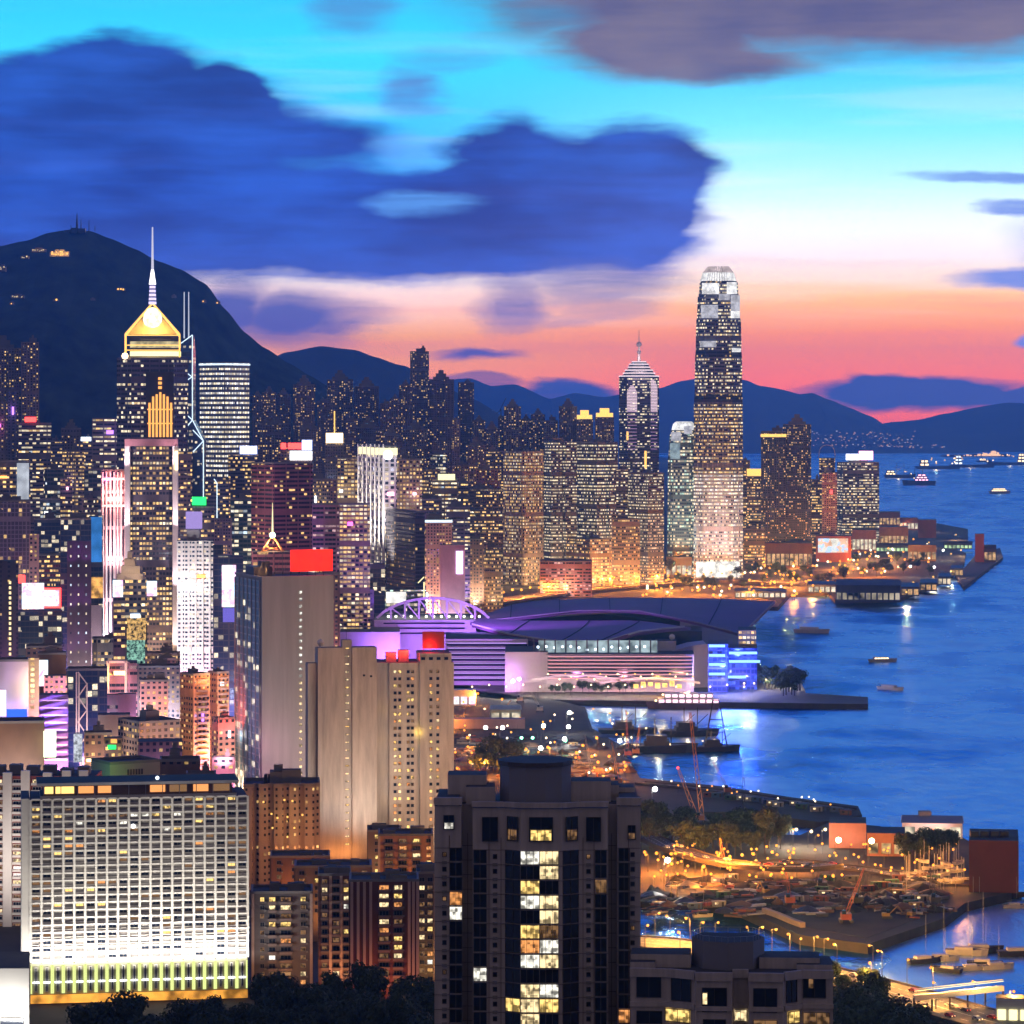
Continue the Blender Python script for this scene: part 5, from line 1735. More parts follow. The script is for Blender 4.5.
class Windows:
    """window parts of one thing: the first 100 are parts, the rest one part of kind stuff"""
    def __init__(s, parent, name='window', limit=100):
        s.p, s.name, s.k, s.limit, s.rest = parent, name, 0, limit, []
        s.po = Vector(parent['_o'])

    def add(s, pos, e1, w, h, kind, frame, bars=1):
        me = window_mesh(w, h, kind, frame, bars)
        ang = math.atan2(e1.y, e1.x)
        if s.k < s.limit:
            o = bpy.data.objects.new(s.name, me[0])
            COL.objects.link(o)
            o.parent = s.p
            o.location = Vector(pos) - s.po
            o.rotation_euler = (0, 0, ang)
            pn = bpy.data.objects.new('pane', me[1])
            COL.objects.link(pn)
            pn.parent = o
            pn.location = (0, 0, 0)
            s.k += 1
        else:
            s.rest.append((Vector(pos) - s.po, ang, me))

    def done(s):
        if not s.rest:
            return
        m = MB()
        for pos, ang, me in [(p, a, q) for p, a, mm in s.rest for q in mm]:
            c, sn = math.cos(ang), math.sin(ang)
            vs = [Vector((v.co.x * c - v.co.y * sn, v.co.x * sn + v.co.y * c, v.co.z)) + pos + s.po for v in me.vertices]
            for p in me.polygons:
                m.face([vs[i] for i in p.vertices], me.materials[p.material_index])
        o = m.build(s.name, s.p)
        o['kind'] = 'stuff'


# ---- the floodlit white hotel, lower left
DH = 1150
ho = empty('hotel', P(135, 1005, DH), 'floodlit white hotel slab with a grid of windows above a striped yellow podium', 'hotel')
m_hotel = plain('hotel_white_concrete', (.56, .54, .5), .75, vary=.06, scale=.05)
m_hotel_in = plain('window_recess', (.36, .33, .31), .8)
phi = math.atan((135 - 512) / F) - R(2.5)
he1, he2 = Vector((math.cos(phi), -math.sin(phi), 0)), Vector((math.sin(phi), math.cos(phi), 0))
hx0, hx1 = X(30.5, DH), X(245, DH)
HW = (hx1 - hx0) / math.cos(phi)
HA = Vector((hx0, DH, 0))
ztop, zpod, zgrd = Z(800, DH), Z(963, DH), Z(1004, DH)
def hp(u, dep, z):
    q = HA + he1 * u + he2 * dep
    return Vector((q.x, q.y, z))
def hbox(m, u0, u1, d0, d1, z0, z1, mat, roof=None):
    m.prism([tuple(hp(u0, d0, 0))[:2], tuple(hp(u1, d0, 0))[:2], tuple(hp(u1, d1, 0))[:2], tuple(hp(u0, d1, 0))[:2]], z0, z1, mat, roof, True)
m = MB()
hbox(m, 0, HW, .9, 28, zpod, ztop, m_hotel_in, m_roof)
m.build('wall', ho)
NC, NRW = 20, 22
cw_, rh = HW / NC, (ztop - zpod) / NRW
m = MB()
for i in range(NC + 1):                     # upright fins
    hbox(m, i * cw_ - .4, i * cw_ + .4, 0, .88, zpod, ztop, m_hotel)
m.each('upright_fin', ho)
m = MB()
for j in range(NRW + 1):                    # floor edges between fins, and the spandrels
    z = zpod + j * rh
    for i in range(NC):
        hbox(m, i * cw_ + .403, (i + 1) * cw_ - .403, .08, .86, z - .3, z + .3, m_hotel)
m.each('floor_edge', ho)
m = MB()
for j in range(NRW):
    z = zpod + j * rh
    for i in range(NC):
        hbox(m, i * cw_ + .405, (i + 1) * cw_ - .405, .5, .84, z + .302, z + 1.1, plain('spandrel', (.46, .43, .4), .8, vary=.1))
m.each('spandrel', ho)
win = Windows(ho)
rr = random.Random(21)
order = [(i, j) for j in range(NRW - 1, -1, -1) for i in range(NC)]
for i, j in order:
    edge = i >= 15 or i <= 3
    kind = rr.choice((-1, -1, -2, -2, -3))
    if rr.random() < (.34 if edge else .14) and j > 2:
        kind = rr.choice((0, 0, 4, 4, 3, 4))
    if 3 <= i <= 13 and j in (17, 18, 19) and rr.random() < .4:
        kind = rr.choice((2, 4, -1))
    win.add(hp((i + .5) * cw_, .82, zpod + j * rh + rh * .66), he1, cw_ - 1.15, rh * .44, kind, plain('window_frame_grey', (.2, .19, .18), .6), 1)
win.done()
m = MB()
hbox(m, -3.2, -.32, .2, 26, zpod - 3, ztop + .4, m_hotel, m_roof)
m.build('gable_wall', ho)
m = MB()
hbox(m, HW * .045, HW * .95, 2, 22, ztop, ztop + 1.0, m_hotel, m_roof)
hbox(m, HW * .06, HW * .93, 4, 20, ztop + 1.0, ztop + 4.6, plain('penthouse_wall', (.2, .12, .08), .7), m_roof)
m.build('penthouse', ho)
m = MB()
hbox(m, HW * .03, HW * .96, 1.5, 23, ztop + 4.6, ztop + 5.6, m_steel, plain('green_felt_roof', (.025, .04, .035), .9))
m.build('roof', ho)
m = MB()
for u0, u1, mt in ((.065, .105, 0), (.115, .2, 0), (.22, .29, 3), (.31, .37, 3), (.55, .62, 3), (.64, .72, 4), (.75, .82, 3), (.84, .92, 4)):
    hbox(m, HW * u0, HW * u1, 3.8, 3.99, ztop + 1.6, ztop + 4.1, g_win[mt])
m.each('penthouse_window', ho)
m = MB()
for k in range(12):
    hbox(m, HW * (.06 + k * .078), HW * (.06 + k * .078) + .25, 3.3, 3.6, ztop + 1.0, ztop + 4.6, m_steel)
m.each('mullion', ho)
m = MB()
m.ball(hp(HW * .47, -.6, Z(828, DH)), .8, g_white, 8)
m.ball(hp(HW * .585, 6, ztop + 6.4), .7, g_cool, 8)
m.each('bright_lamp', ho)
m = MB()
hbox(m, 0, HW, 1.2, 40, zgrd + 3, zpod - .4, plain('podium_wall', (.4, .4, .26), .8, vary=.1), m_roof)
m.build('podium', ho)
m = MB()
g_strip = glow('podium_strip_light', (.82, .9, .32), 1.2)
for i in range(NC):
    u = (i + .5) * cw_
    hbox(m, u - 1.9, u - 1.35, .7, 1.18, zgrd + 3.4, zpod - 1.2, g_strip)
    hbox(m, u + 1.35, u + 1.9, .7, 1.18, zgrd + 3.4, zpod - 1.2, g_strip)
m.each('lit_strip', ho)
m = MB()
for i in range(NC):
    u = (i + .5) * cw_
    hbox(m, u - .55, u + .55, .3, 1.17, zgrd + 4, zpod - 1.6, m_hotel)
    hbox(m, u - .18, u + .18, .1, .29, zgrd + 4.4, zpod - 2, m_glassd)
m.each('pilaster', ho)
m = MB()
for i in range(NC):
    hbox(m, (i + .5) * cw_ - 1.2, (i + .5) * cw_ + 1.2, -.4, .09, (zgrd + zpod) / 2, (zgrd + zpod) / 2 + .5, g_white)
m.each('strip_lamp', ho)
m = MB()
hbox(m, 0, HW, 0, 1.1, zgrd, zgrd + 2.9, glow('shop_front_light', (1, .42, .06), 1.5, vary=.8, scale=.12))
m.build('shop_front', ho)
for k in range(4):
    light('facade_floodlight', 'AREA', hp(HW * (k + .5) / 4, -8.5, zpod - 2.0), (1, .93, .84), 15000, ho, HW / 4 * .96, hp(HW * (k + .5) / 4, .5, zpod + 34), size_y=.6, spread=170)
for k in range(4):
    light('facade_floodlight', 'SPOT', hp(HW * (k + .5) / 4, -30, zgrd + 9), (1, .92, .8), 60000, ho, 1, hp(HW * (k + .5) / 4, 0, ztop - 14), angle=52)
light('gable_floodlight', 'AREA', hp(-9, 8, zpod - 4), (1, .95, .9), 2600, ho, 1, hp(-2.5, 12, ztop - 20), size_y=12)

# bright lit podium wall left of the hotel
po = empty('podium_building', P(10, 1024, 1110), 'glaring white floodlit podium block at the lower left corner', 'building')
m = MB()
pts = [tuple(P(-60, 1010, 1105))[:2], tuple(P(29, 1010, 1105))[:2], tuple(P(30, 1010, 1140))[:2], tuple(P(-60, 1010, 1140))[:2]]
m.walls(pts, 4, Z(966, 1110), m_hotel)
m.cap(pts, Z(966, 1110), m_roof)
m.build('wall', po)
m = MB()
m.box((X(12, 1104), 1104.2, 5), (8, 1, 3), m_glassd)
m.bar(P(22, 1022, 1103), P(22, 1006, 1103), .3, m_steel)
m.build('entrance', po)
light('podium_floodlight', 'AREA', (X(5, 1094), 1094, 6), (1, .97, .92), 9000, po, 20, (X(5, 1105), 1105, 14), size_y=1)

# ---- red brick and white apartment slab behind the hotel, at the left edge
so = empty('apartment_block', P(45, 900, 1330), 'old apartment slab with white bays and red brick strips at the left edge', 'building')
DS = 1330
m_redbrick = plain('red_brick', (.26, .06, .045), .85)
m = MB()
zt = Z(776, DS)
x0, x1 = X(-25, DS), X(95, DS)
m.prism([(x0, DS), (x1, DS), (x1, DS + 22), (x0, DS + 22)], 4, zt, m_redbrick, m_roof)
m.build('wall', so)
m = MB(); m2 = MB()
k = 0
win = Windows(so)
rr = random.Random(5)
for px in (-12, 8, 26, 48, 67, 84):
    wd = 3.6
    m.box((X(px, DS), DS - 1.2, 4), (wd, 2.2, zt + rr.choice((.8, 1.6, 2.4)) - 4), m_white)
for px in (-2, 17.5, 37, 57.5, 75.5):
    for j in range(32):
        z = zt - 2.6 - j * 2.95
        m2.box((X(px, DS), DS - .5, z - 1.2), (4.6, .9, 1.0), m_white)
        win.add((X(px, DS), DS - .12, z + .45), Vector((1, 0, 0)), 3.6, 1.5, rr.choice((-1, -1, -1, 4, 4, 1)), m_white, 2)
win.done()
m.each('white_bay', so)
m2.each('balcony', so)
m = MB()
for k in range(7):
    m.box((X(-18 + k * 17, DS + 8), DS + 9, zt), (5, 6, rr.uniform(2.2, 4)), m_conc)
m.each('roof_hut', so)
light('street_fill', 'AREA', (X(10, 1300), 1296, 22), (1, .85, .75), 1.3e4, so, 18, (X(20, DS), DS, 50), size_y=4)  # unseen fill on the slab front

# ---- glass and concrete tower with the red roof sign
DA = 1680
b = Bld(234, 334, DA, xs=262, ang=16)
zt = Z(579, DA)
to = empty('office_tower', b.p(.5, .5, 4), 'tall tower with blue glass side, blank concrete side and a red roof sign', 'office tower')
m_ca = plain('smooth_grey_concrete', (.44, .42, .39), .85, vary=.14, scale=.25, streak=.06)
m = MB()
core = [tuple(b.p(u, v))[:2] for u, v in ((0, .012), (1, 0.012), (1, 1), (.012, 1), (.012, .012))]
m.prism([tuple(b.p(0, 0))[:2], tuple(b.p(1, 0))[:2], tuple(b.p(1, 1))[:2], tuple(b.p(.015, 1))[:2], tuple(b.p(.015, .05))[:2], tuple(b.p(0, .05))[:2]], 4, zt, m_ca, m_roof)
m.build('wall', to)
gt = facade('curtain_glass', (.5, .58, .6), 5.4, 3.55, .93, .8, .1, 1.6, mech=False, glass=(.26, .42, .5), cols=(NEUT, WARM, (1, 1, .9, 1)), patch=.3, floors=.35, rough=.5, grough=.6)  # pale reflections are put into the glass base colour
m = MB()
a, c = b.p(-.004, .985), b.p(-.004, .055)
L = (c - a).length
m.face([(a.x, a.y, 4), (c.x, c.y, 4), (c.x, c.y, zt - 1), (a.x, a.y, zt - 1)], gt, [(0, 0), (L, 0), (L, zt - 5), (0, zt - 5)])
m.build('glass_wall', to)
m = MB()
for k in range(7):
    q = b.p(-.012, .06 + k * .15)
    m.box((q.x, q.y, 4), (.5, .5, zt - 5), m_steel, b.ax)
m.each('mullion', to)
win = Windows(to)
for k in range(28):
    q = b.p(.535, -.006, Z(593 + k * 7.0, DA))
    win.add(q, b.e1, 1.7, 1.5, 2 if k < 13 else 1, m_conc, 0)
win.done()
m = MB()
inner = b.pts(foot('box'), .03)
outer = b.pts(foot('box'), 0)
for i in range(4):
    j = (i + 1) % 4
    m.face([(*outer[i], zt + 1.2), (*outer[j], zt + 1.2), (*inner[j], zt + 1.2), (*inner[i], zt + 1.2)], m_ca)
    m.face([(*outer[i], zt), (*outer[j], zt), (*outer[j], zt + 1.2), (*outer[i], zt + 1.2)], m_ca)
    m.face([(*inner[j], zt), (*inner[i], zt), (*inner[i], zt + 1.2), (*inner[j], zt + 1.2)], m_ca)
m.build('parapet', to)
m = MB()
m.box(b.p(.15, .5, zt), (10, 16, 5.5), m_dark, b.ax)
m.box(b.p(.16, .35, zt + 5.5), (5, 6, 3), m_dark, b.ax)
m.build('plant_room', to)
m = MB()
for k in range(9):
    q = b.p(.02 + k * .115, .2, zt)
    m.bar(q, q + Vector((0, 0, 13)), .35, m_dark)
    if k < 8:
        m.bar(q + Vector((0, 0, 2)), b.p(.02 + (k + 1) * .115, .2, zt + 12), .25, m_dark)
for zz in (2, 13):
    m.bar(b.p(.02, .2, zt + zz), b.p(.97, .2, zt + zz), .3, m_dark)
m.build('sign_frame', to)
m = MB()
q = b.p(.76, .17, Z(573, DA))
m.box(q, (X(334, DA) - X(287, DA) - 1.5, 1.0, Z(551, DA) - Z(573, DA)), g_red, b.ax)
m.build('red_sign', to)
light('sign_glow', 'AREA', b.p(.66, .1, zt + 9), (1, .05, .02), 6000, to, 18, b.p(.6, -1, zt - 6), size_y=8)
light('roof_lamp', 'POINT', b.p(.1, .15, zt + 4), (1, .5, .2), 3500, to, .5)
for u in (.2, .6, 1.0):
    light('street_fill', 'SPOT', b.p(u, -1.6, 14), (1, .92, .86), 46000, to, 3, b.p(.55, 0, 84), angle=100)  # added fill spots that lighten the concrete side

# ---- blank concrete tower
DT = 1470
b = Bld(312, 377, DT, xs=318, ang=10)
zt = Z(648, DT)
to = empty('apartment_tower', b.p(.5, .5, 4), 'blank concrete tower end with one central strip of stair windows', 'apartment tower', 'pair of concrete towers')
m_cb = plain('stained_concrete', (.48, .42, .37), .9, vary=.24, scale=.4, streak=.12)
m = MB()
m.prism([tuple(b.p(*q))[:2] for q in ((0, 0), (.42, 0), (.42, .05), (.58, .05), (.58, 0), (1, 0), (1, .5), (0, .5))], 4, zt, m_cb, m_roof)
m.prism([tuple(b.p(*q))[:2] for q in ((.421, .052), (.579, .052), (.579, .3), (.421, .3))], zt, zt + 3.4, m_cb, m_roof)
m.prism([tuple(b.p(*q))[:2] for q in ((-.16, .12), (-.002, .12), (-.002, .5), (-.16, .5))], 4, zt - 7, m_cb, m_roof)
m.build('wall', to)
win = Windows(to)
for k in range(26):
    win.add(b.p(.5, .049, Z(649 + k * 7.85, DT)), b.e1, 1.9, .85, 1 if k % 5 else 0, m_conc, 0)
win.done()
m = MB()
for u in (.78, .9):
    m.box(b.p(u, -.004, Z(671 + u * 8, DT)), (1.0, .3, .9), m_glassd, b.ax)
m.each('vent', to)
m = MB(); m.ball(b.p(.06, .2, zt + 2.2), 1.6, m_white, 8); m.bar(b.p(.06, .2, zt), b.p(.06, .2, zt + 1.2), .5, m_steel); m.build('satellite_dish', to)
m = MB(); m.bar(b.p(.5, .2, zt + 3), b.p(.5, .2, zt + 8), .3, m_dark); m.build('aerial', to)
light('street_fill', 'AREA', b.p(.4, -.35, 12), (1, .35, .08), 1900, to, 16, b.p(.4, 0, 26), size_y=3)  # added orange fill at the tower foot
for u in (-.3, .5, 1.3):
    light('street_fill', 'SPOT', b.p(u, -2.0, 14), (1, .91, .82), 38000, to, 3, b.p(.5, 0, 70), angle=100)  # added fill spots, strongest low on the wall

# ---- concrete tower with columns of small square windows
D2 = 1490
b = Bld(376, 454, D2, xs=377, ang=4)
b.wl = 24
zt = Z(663, D2)
to = empty('apartment_tower', b.p(.5, .5, 4), 'concrete tower with columns of small square windows and a red lit roof', 'apartment tower', 'pair of concrete towers')
m = MB()
m.prism([tuple(b.p(*q))[:2] for q in ((0, .1), (.16, .1), (.16, 0), (.52, 0), (.52, .06), (.56, .06), (.56, 0), (1, 0), (1, 1), (0, 1))], 4, zt, m_cb, m_roof)
m.prism([tuple(b.p(*q))[:2] for q in ((.56, .001), (.97, .001), (.97, .9), (.56, .9))], zt, zt + 4.2, m_cb, m_roof)
m.build('wall', to)
rr = random.Random(9)
win = Windows(to)
for k in range(30):
    zz = Z(672 + k * 7.05, D2)
    for u in (.235, .295, .405, .46, .70, .79):
        lit = rr.random() < (.62 if u in (.235, .70) else .36)
        win.add(b.p(u, -.004, zz), b.e1, 1.45, 1.5, rr.choice((0, 0, 1, 3, 4)) if lit else -1, m_conc, 0)
win.done()
m = MB()
for k in range(4):
    m.box(b.p(.6 + k * .1, -.01, zt + 1.2), (1.8, .3, 1.3), m_glassd, b.ax)
m.each('louvre', to)
m = MB()
for k, (u, h_) in enumerate(((.2, 4.2), (.36, 5.2))):
    m.box(b.p(u, .4, zt), (4.6, 6, h_), m_cb, b.ax, m_roof)
m.each('plant_room', to)
m = MB()
q = b.p(.75, .3, Z(650, D2))
m.box(q, (X(446, D2) - X(424, D2), .6, Z(633, D2) - Z(650, D2)), m_rust, b.ax)
for k in range(4):
    q = b.p(.62 + k * .09, .34, zt + 4.2)
    m.bar(q, q + Vector((0, 0, 9)), .3, m_rust)
m.build('sign_board', to)
for u in (.2, .4, .7):
    light('red_lamp', 'POINT', b.p(u, .2, zt + 6.5), (1, .03, .02), 4200, to, .6)
for k in range(5):
    light('wall_lamp', 'POINT', b.p(.08, -.06, 22 + k * 14), (1, .55, .15), 130, to, .3)
light('gold_lamp', 'POINT', b.p(.54, -.05, Z(733, D2)), (1, .7, .1), 420, to, .3)
for u in (.1, .6, 1.1):
    light('street_fill', 'SPOT', b.p(u, -2.6, 14), (1, .84, .64), 40000, to, 3, b.p(.5, 0, 70), angle=100)  # added fill spots that lighten this tower too

# ---- wide block with wall lamps, before the glass and concrete tower
b = Bld(243, 320, 1430, None)
zt = Z(787, 1430)
wo, b = building('apartment_block', 'wide dim block with small wall lamps between its ribs', 243, 320, 787, 1430, facade('ribbed_dim', (.26, .21, .19), 3.4, 3.1, .3, .4, .04, 1.2), fp='ribs', e=.1, depth=26, roof='plant')
m = MB()
rr = random.Random(2)
lamps = [(263, 803), (284, 801), (292, 802), (271, 815), (277, 819), (287, 818), (302, 816), (294, 829), (287, 838), (272, 829)]
for px, py in lamps:
    m.box((X(px, 1426), 1429.0, Z(py, 1428)), (.7, .8, .7), g_gold)
m.each('wall_lamp', wo)
for px, py in lamps[::2]:
    light('wall_lamp_glow', 'POINT', (X(px, 1426), 1427, Z(py, 1428)), (1, .55, .15), 260, wo, .3)
m = MB()
for k in range(9):
    m.box((X(266 + k * 4, 1446), 1446, Z(787, 1430)), (1.4, 3, 4), m_dark)
m.each('roof_tank', wo)
light('street_fill', 'AREA', (X(300, 1400), 1402, 18), (1, .35, .1), 8000, wo, 24, (X(290, 1430), 1430, 30), size_y=3)  # unseen orange fill before the wide block

# ---- apartment blocks at the bottom centre
def flats(label, x0, x1, yt, D, cols, floors, wall, strips=(), group='old apartment blocks above the dark trees', xs=None, ang=20, seed=1, glowc=(1, .5, .2), gpow=3000, yb=990, dim=.22):
    b = Bld(x0, x1, D, xs, ang, 18)
    if xs is None:
        b.wl = 18
    zt = Z(yt, D)
    o = empty('apartment_block', b.p(.5, .5, 4), label, 'apartment block', group)
    m = MB()
    m.prism(b.pts(foot('box')), 4, zt, wall, m_roof)
    m.build('wall', o)
    m = MB()
    outer, inner = b.pts(foot('box')), b.pts(foot('box'), .03)
    for i in range(4):
        j = (i + 1) % 4
        m.face([(*outer[i], zt + .9), (*outer[j], zt + .9), (*inner[j], zt + .9), (*inner[i], zt + .9)], m_conc)
        m.face([(*outer[i], zt), (*outer[j], zt), (*outer[j], zt + .9), (*outer[i], zt + .9)], m_conc)
        m.face([(*inner[j], zt), (*inner[i], zt), (*inner[i], zt + .9), (*inner[j], zt + .9)], m_conc)
    m.build('parapet', o)
    rr = random.Random(seed)
    win = Windows(o)
    bal = MB()
    for j in range(floors):
        z = zt - 2.0 - j * 3.0
        if z < 5:
            break
        for u, wu, hasb in cols:
            kind = rr.choice((0, 1, 2, 3, 0, 1)) if rr.random() < dim else rr.choice((-1, -1, 4))
            win.add(b.p(u, -.006, z), b.e1, wu, 1.7, kind, m_conc, 2 if wu > 2.4 else 1)
            if hasb:
                q = b.p(u, 0, z - 1.75) - b.e2 * .75
                bal.box(q, (wu + .7, 1.4, .95), plain('balcony_render', (.2, .15, .14), .85), b.ax)
    win.done()
    acm = MB()
    for j in range(floors):
        for u, wu, hasb in cols:
            if rr.random() < .7 and zt - 3.4 - j * 3.0 > 6:
                acm.box(b.p(u, 0, zt - 3.3 - j * 3.0) - b.e2 * .35 + b.e1 * (wu / 2 + .35), (.8, .6, .55), m_conc, b.ax)
    for u in (.012, .988):
        acm.bar(b.p(u, 0, 5) - b.e2 * .2, b.p(u, 0, zt) - b.e2 * .2, .22, m_dark)
    acm.each('air_conditioner', o)
    if bal.v:
        bal.each('balcony', o)
    if strips:
        m = MB()
        for u in strips:
            q = b.p(u, 0, 4) - b.e2 * .35
            m.box(q, (1.0, .7, zt - 4), plain('pale_strip', (.46, .34, .3), .8), b.ax)
        m.each('pilaster', o)
    m = MB()
    for k in range(3):
        m.box(b.p(rr.uniform(.2, .8), rr.uniform(.3, .7), zt), (rr.uniform(3, 6), rr.uniform(3, 6), rr.uniform(1.6, 3.2)), m_conc, b.ax, m_roof)
    m.each('roof_hut', o)
    light('street_fill', 'AREA', b.p(.5, 0, 10) - b.e2 * 10, glowc, gpow * .6, o, 12, b.p(.5, 0, 24), size_y=2)  # unseen fill near the foot of each block
    return o, b


flats('dark narrow apartment block just right of the hotel, upper flats lit', 251, 313, 894, 1170, [(.18, 1.6, False), (.34, 2.4, True), (.56, 3.8, True), (.84, 2.0, False)], 13, plain('dim_render', (.12, .10, .10), .85), (.03, .97), seed=3, gpow=1500, dim=.26)
flats('red striped apartment block with pale vertical strips above the trees', 349, 419, 882, 1140, [(.5, 3.4, True), (.7, 3.0, True)], 12, plain('red_brown_render', (.13, .05, .04), .85), (.04, .13, .22, .31, .86, .92, .98), seed=8, glowc=(1, .3, .12), gpow=3600, dim=.3)
flats('recessed wing of balconies left of the red striped block', 318, 351, 876, 1165, [(.2, 2.0, True), (.55, 2.4, True), (.85, 1.8, True)], 13, plain('wing_render', (.16, .08, .07), .85), (.38, .7), seed=13, glowc=(1, .4, .15), gpow=3600, dim=.22)
flats('dim apartment block right of the red striped block, touching the dark tower', 416, 436, 874, 1180, [(.3, 2.0, False), (.7, 2.0, False)], 14, plain('dim_render', (.12, .10, .10), .85), (.05, .95), seed=17, glowc=(1, .5, .15), gpow=2500)
flats('low flat roofed block behind the recessed wing', 294, 372, 868, 1290, [(.1, 2.2, False), (.3, 2.2, False), (.5, 2.2, False), (.7, 2.2, False), (.9, 2.2, False)], 6, plain('tan_flat', (.2, .14, .11), .85), (), seed=23, glowc=(1, .4, .12), gpow=5000)
flats('orange lit block with lit balconies behind the low roofs', 378, 433, 836, 1340, [(.2, 3.2, True), (.45, 3.2, True), (.7, 3.2, True), (.92, 2.0, False)], 8, plain('orange_render', (.42, .2, .12), .85), (.02, .98), seed=29, glowc=(1, .4, .12), gpow=4200, dim=.32)
flats('plain roofed pale block just under the concrete towers', 367, 400, 832, 1420, [(.3, 2.0, False), (.7, 2.0, False)], 6, plain('tan_flat', (.2, .14, .11), .85), (), seed=31, gpow=2500)
flats('low brown block with a lamp on its corner behind the hotel', 270, 330, 858, 1370, [(.15, 2, False), (.4, 2, False), (.65, 2, False), (.88, 2, False)], 5, plain('brown_flat', (.16, .09, .06), .85), (), seed=37, gpow=5000, glowc=(1, .35, .1))

# ---- the dark tower in front
DF = 660
k = DF / F
fo = empty('apartment_tower', (X(536, DF), DF, 40), 'nearest dark tower with a column of lit bow windows and a roof drum', 'apartment tower')
m_ft = plain('tower_render', (.46, .41, .39), .85, vary=.2, scale=.6, streak=.08)
m_ftd = plain('tower_side_render', (.17, .12, .09), .85)
m_frame = plain('window_frame_pale', (.17, .15, .15), .6)
m_trim = plain('dark_trim', (.06, .05, .055), .6)
U = lambda px: (px - 536) * k
fphi = math.atan((536 - 512) / F)
f1, f2 = Vector((math.cos(fphi), -math.sin(fphi), 0)), Vector((math.sin(fphi), math.cos(fphi), 0))
FO = Vector((X(536, DF), DF, 0))
def fp_(u, v, z=0):
    q = FO + f1 * u + f2 * v
    return Vector((q.x, q.y, z))
plan = [(434, 3.0), (461, 3.0), (461.6, 7), (472, 7), (472.6, 0), (505, 0), (521, -1.9), (562, -1.9), (579, 0), (608, 0), (608.6, 7), (617, 7), (617.6, 3.0), (641, 3.0), (641, 26), (434, 26)]
zf = Z(808, DF)
m = MB()
ring = [tuple(fp_(U(px), v))[:2] for px, v in plan]
m.prism(ring, 20, zf, m_ft, m_roof)
m.build('wall', fo)
# floor joints: thin trims all round at every storey
fh = 14.75 * k
m = MB()
for j in range(14):
    z = Z(850, DF) - j * fh
    for (pa, va), (pb, vb) in zip(plan[:14], plan[1:14]):
        if abs(pa - pb) > 5:
            a, c = fp_(U(pa), va - .06, z), fp_(U(pb), vb - .06, z)
            m.bar(a, c, .12, m_trim)
m.each('floor_joint', fo)
win = Windows(fo)
swin = Windows(fo, 'small_window')
rr = random.Random(44)
centre_lit = [(2, 1), (-1, 1), (0, -1), (2, 1), (-1, 1), (0, 4), (3, 2), (2, 1), (-1, -1), (1, 2), (1, 0), (1, -1), (2, 1), (-1, 0)]
for j in range(13):
    z = Z(856.5, DF) - j * fh
    for px, v, wd in ((455.5, 3.0, 2.5), (480, 0, 2.6), (600.8, 0, 2.3), (624.5, 3.0, 2.2)):
        kind = rr.choice((4, 3, 2)) if rr.random() < .1 else -1
        win.add(fp_(U(px), v - .05, z), f1, wd + .2, 2.86, kind, m_frame, 1)
    a1 = Vector((U(521) - U(505), -1.9, 0)).normalized()
    a2 = Vector((U(579) - U(562), 1.9, 0)).normalized()
    e_l = f1 * a1.x + f2 * a1.y
    e_r = f1 * a2.x + f2 * a2.y
    win.add(fp_(U(513), -.97, z), e_l, 3.6, 2.88, 0 if j == 10 else -1, m_trim, 1)
    win.add(fp_(U(570.5), -.97, z), e_r, 3.7, 2.88, 4 if rr.random() < .12 else -1, m_trim, 1)
    for px, kk in ((530, centre_lit[j][0]), (549, centre_lit[j][1])):
        win.add(fp_(U(px), -1.93, z), f1, 3.95, 2.86, kk, m_frame, 2)
    for px, v in ((444, 3.0), (495, 0), (588.5, 0), (633, 3.0)):
        swin.add(fp_(U(px), v - .02, z), f1, .9, 1.0, 4 if rr.random() < .05 else -1, m_trim, 0)
win.done()
swin.done()
m = MB()
for j in range(13):
    z = Z(856.5, DF) - j * fh - 1.9
    for px, v in ((444, 3.0), (495, 0), (588.5, 0), (633, 3.0)):
        m.box(fp_(U(px), v - .3, z), (1.0, .5, .6), m_conc, ((f1.x, f1.y), (f2.x, f2.y)))
m.each('air_conditioner', fo)
m = MB()
for px, v in ((449, 3), (467, 7), (489, 0), (501, 0), (583, 0), (594, 0), (612.5, 7), (629, 3)):
    m.bar(fp_(U(px), v - .12, 22), fp_(U(px), v - .12, zf - 6), .16, m_ftd)
m.each('drain_pipe', fo)
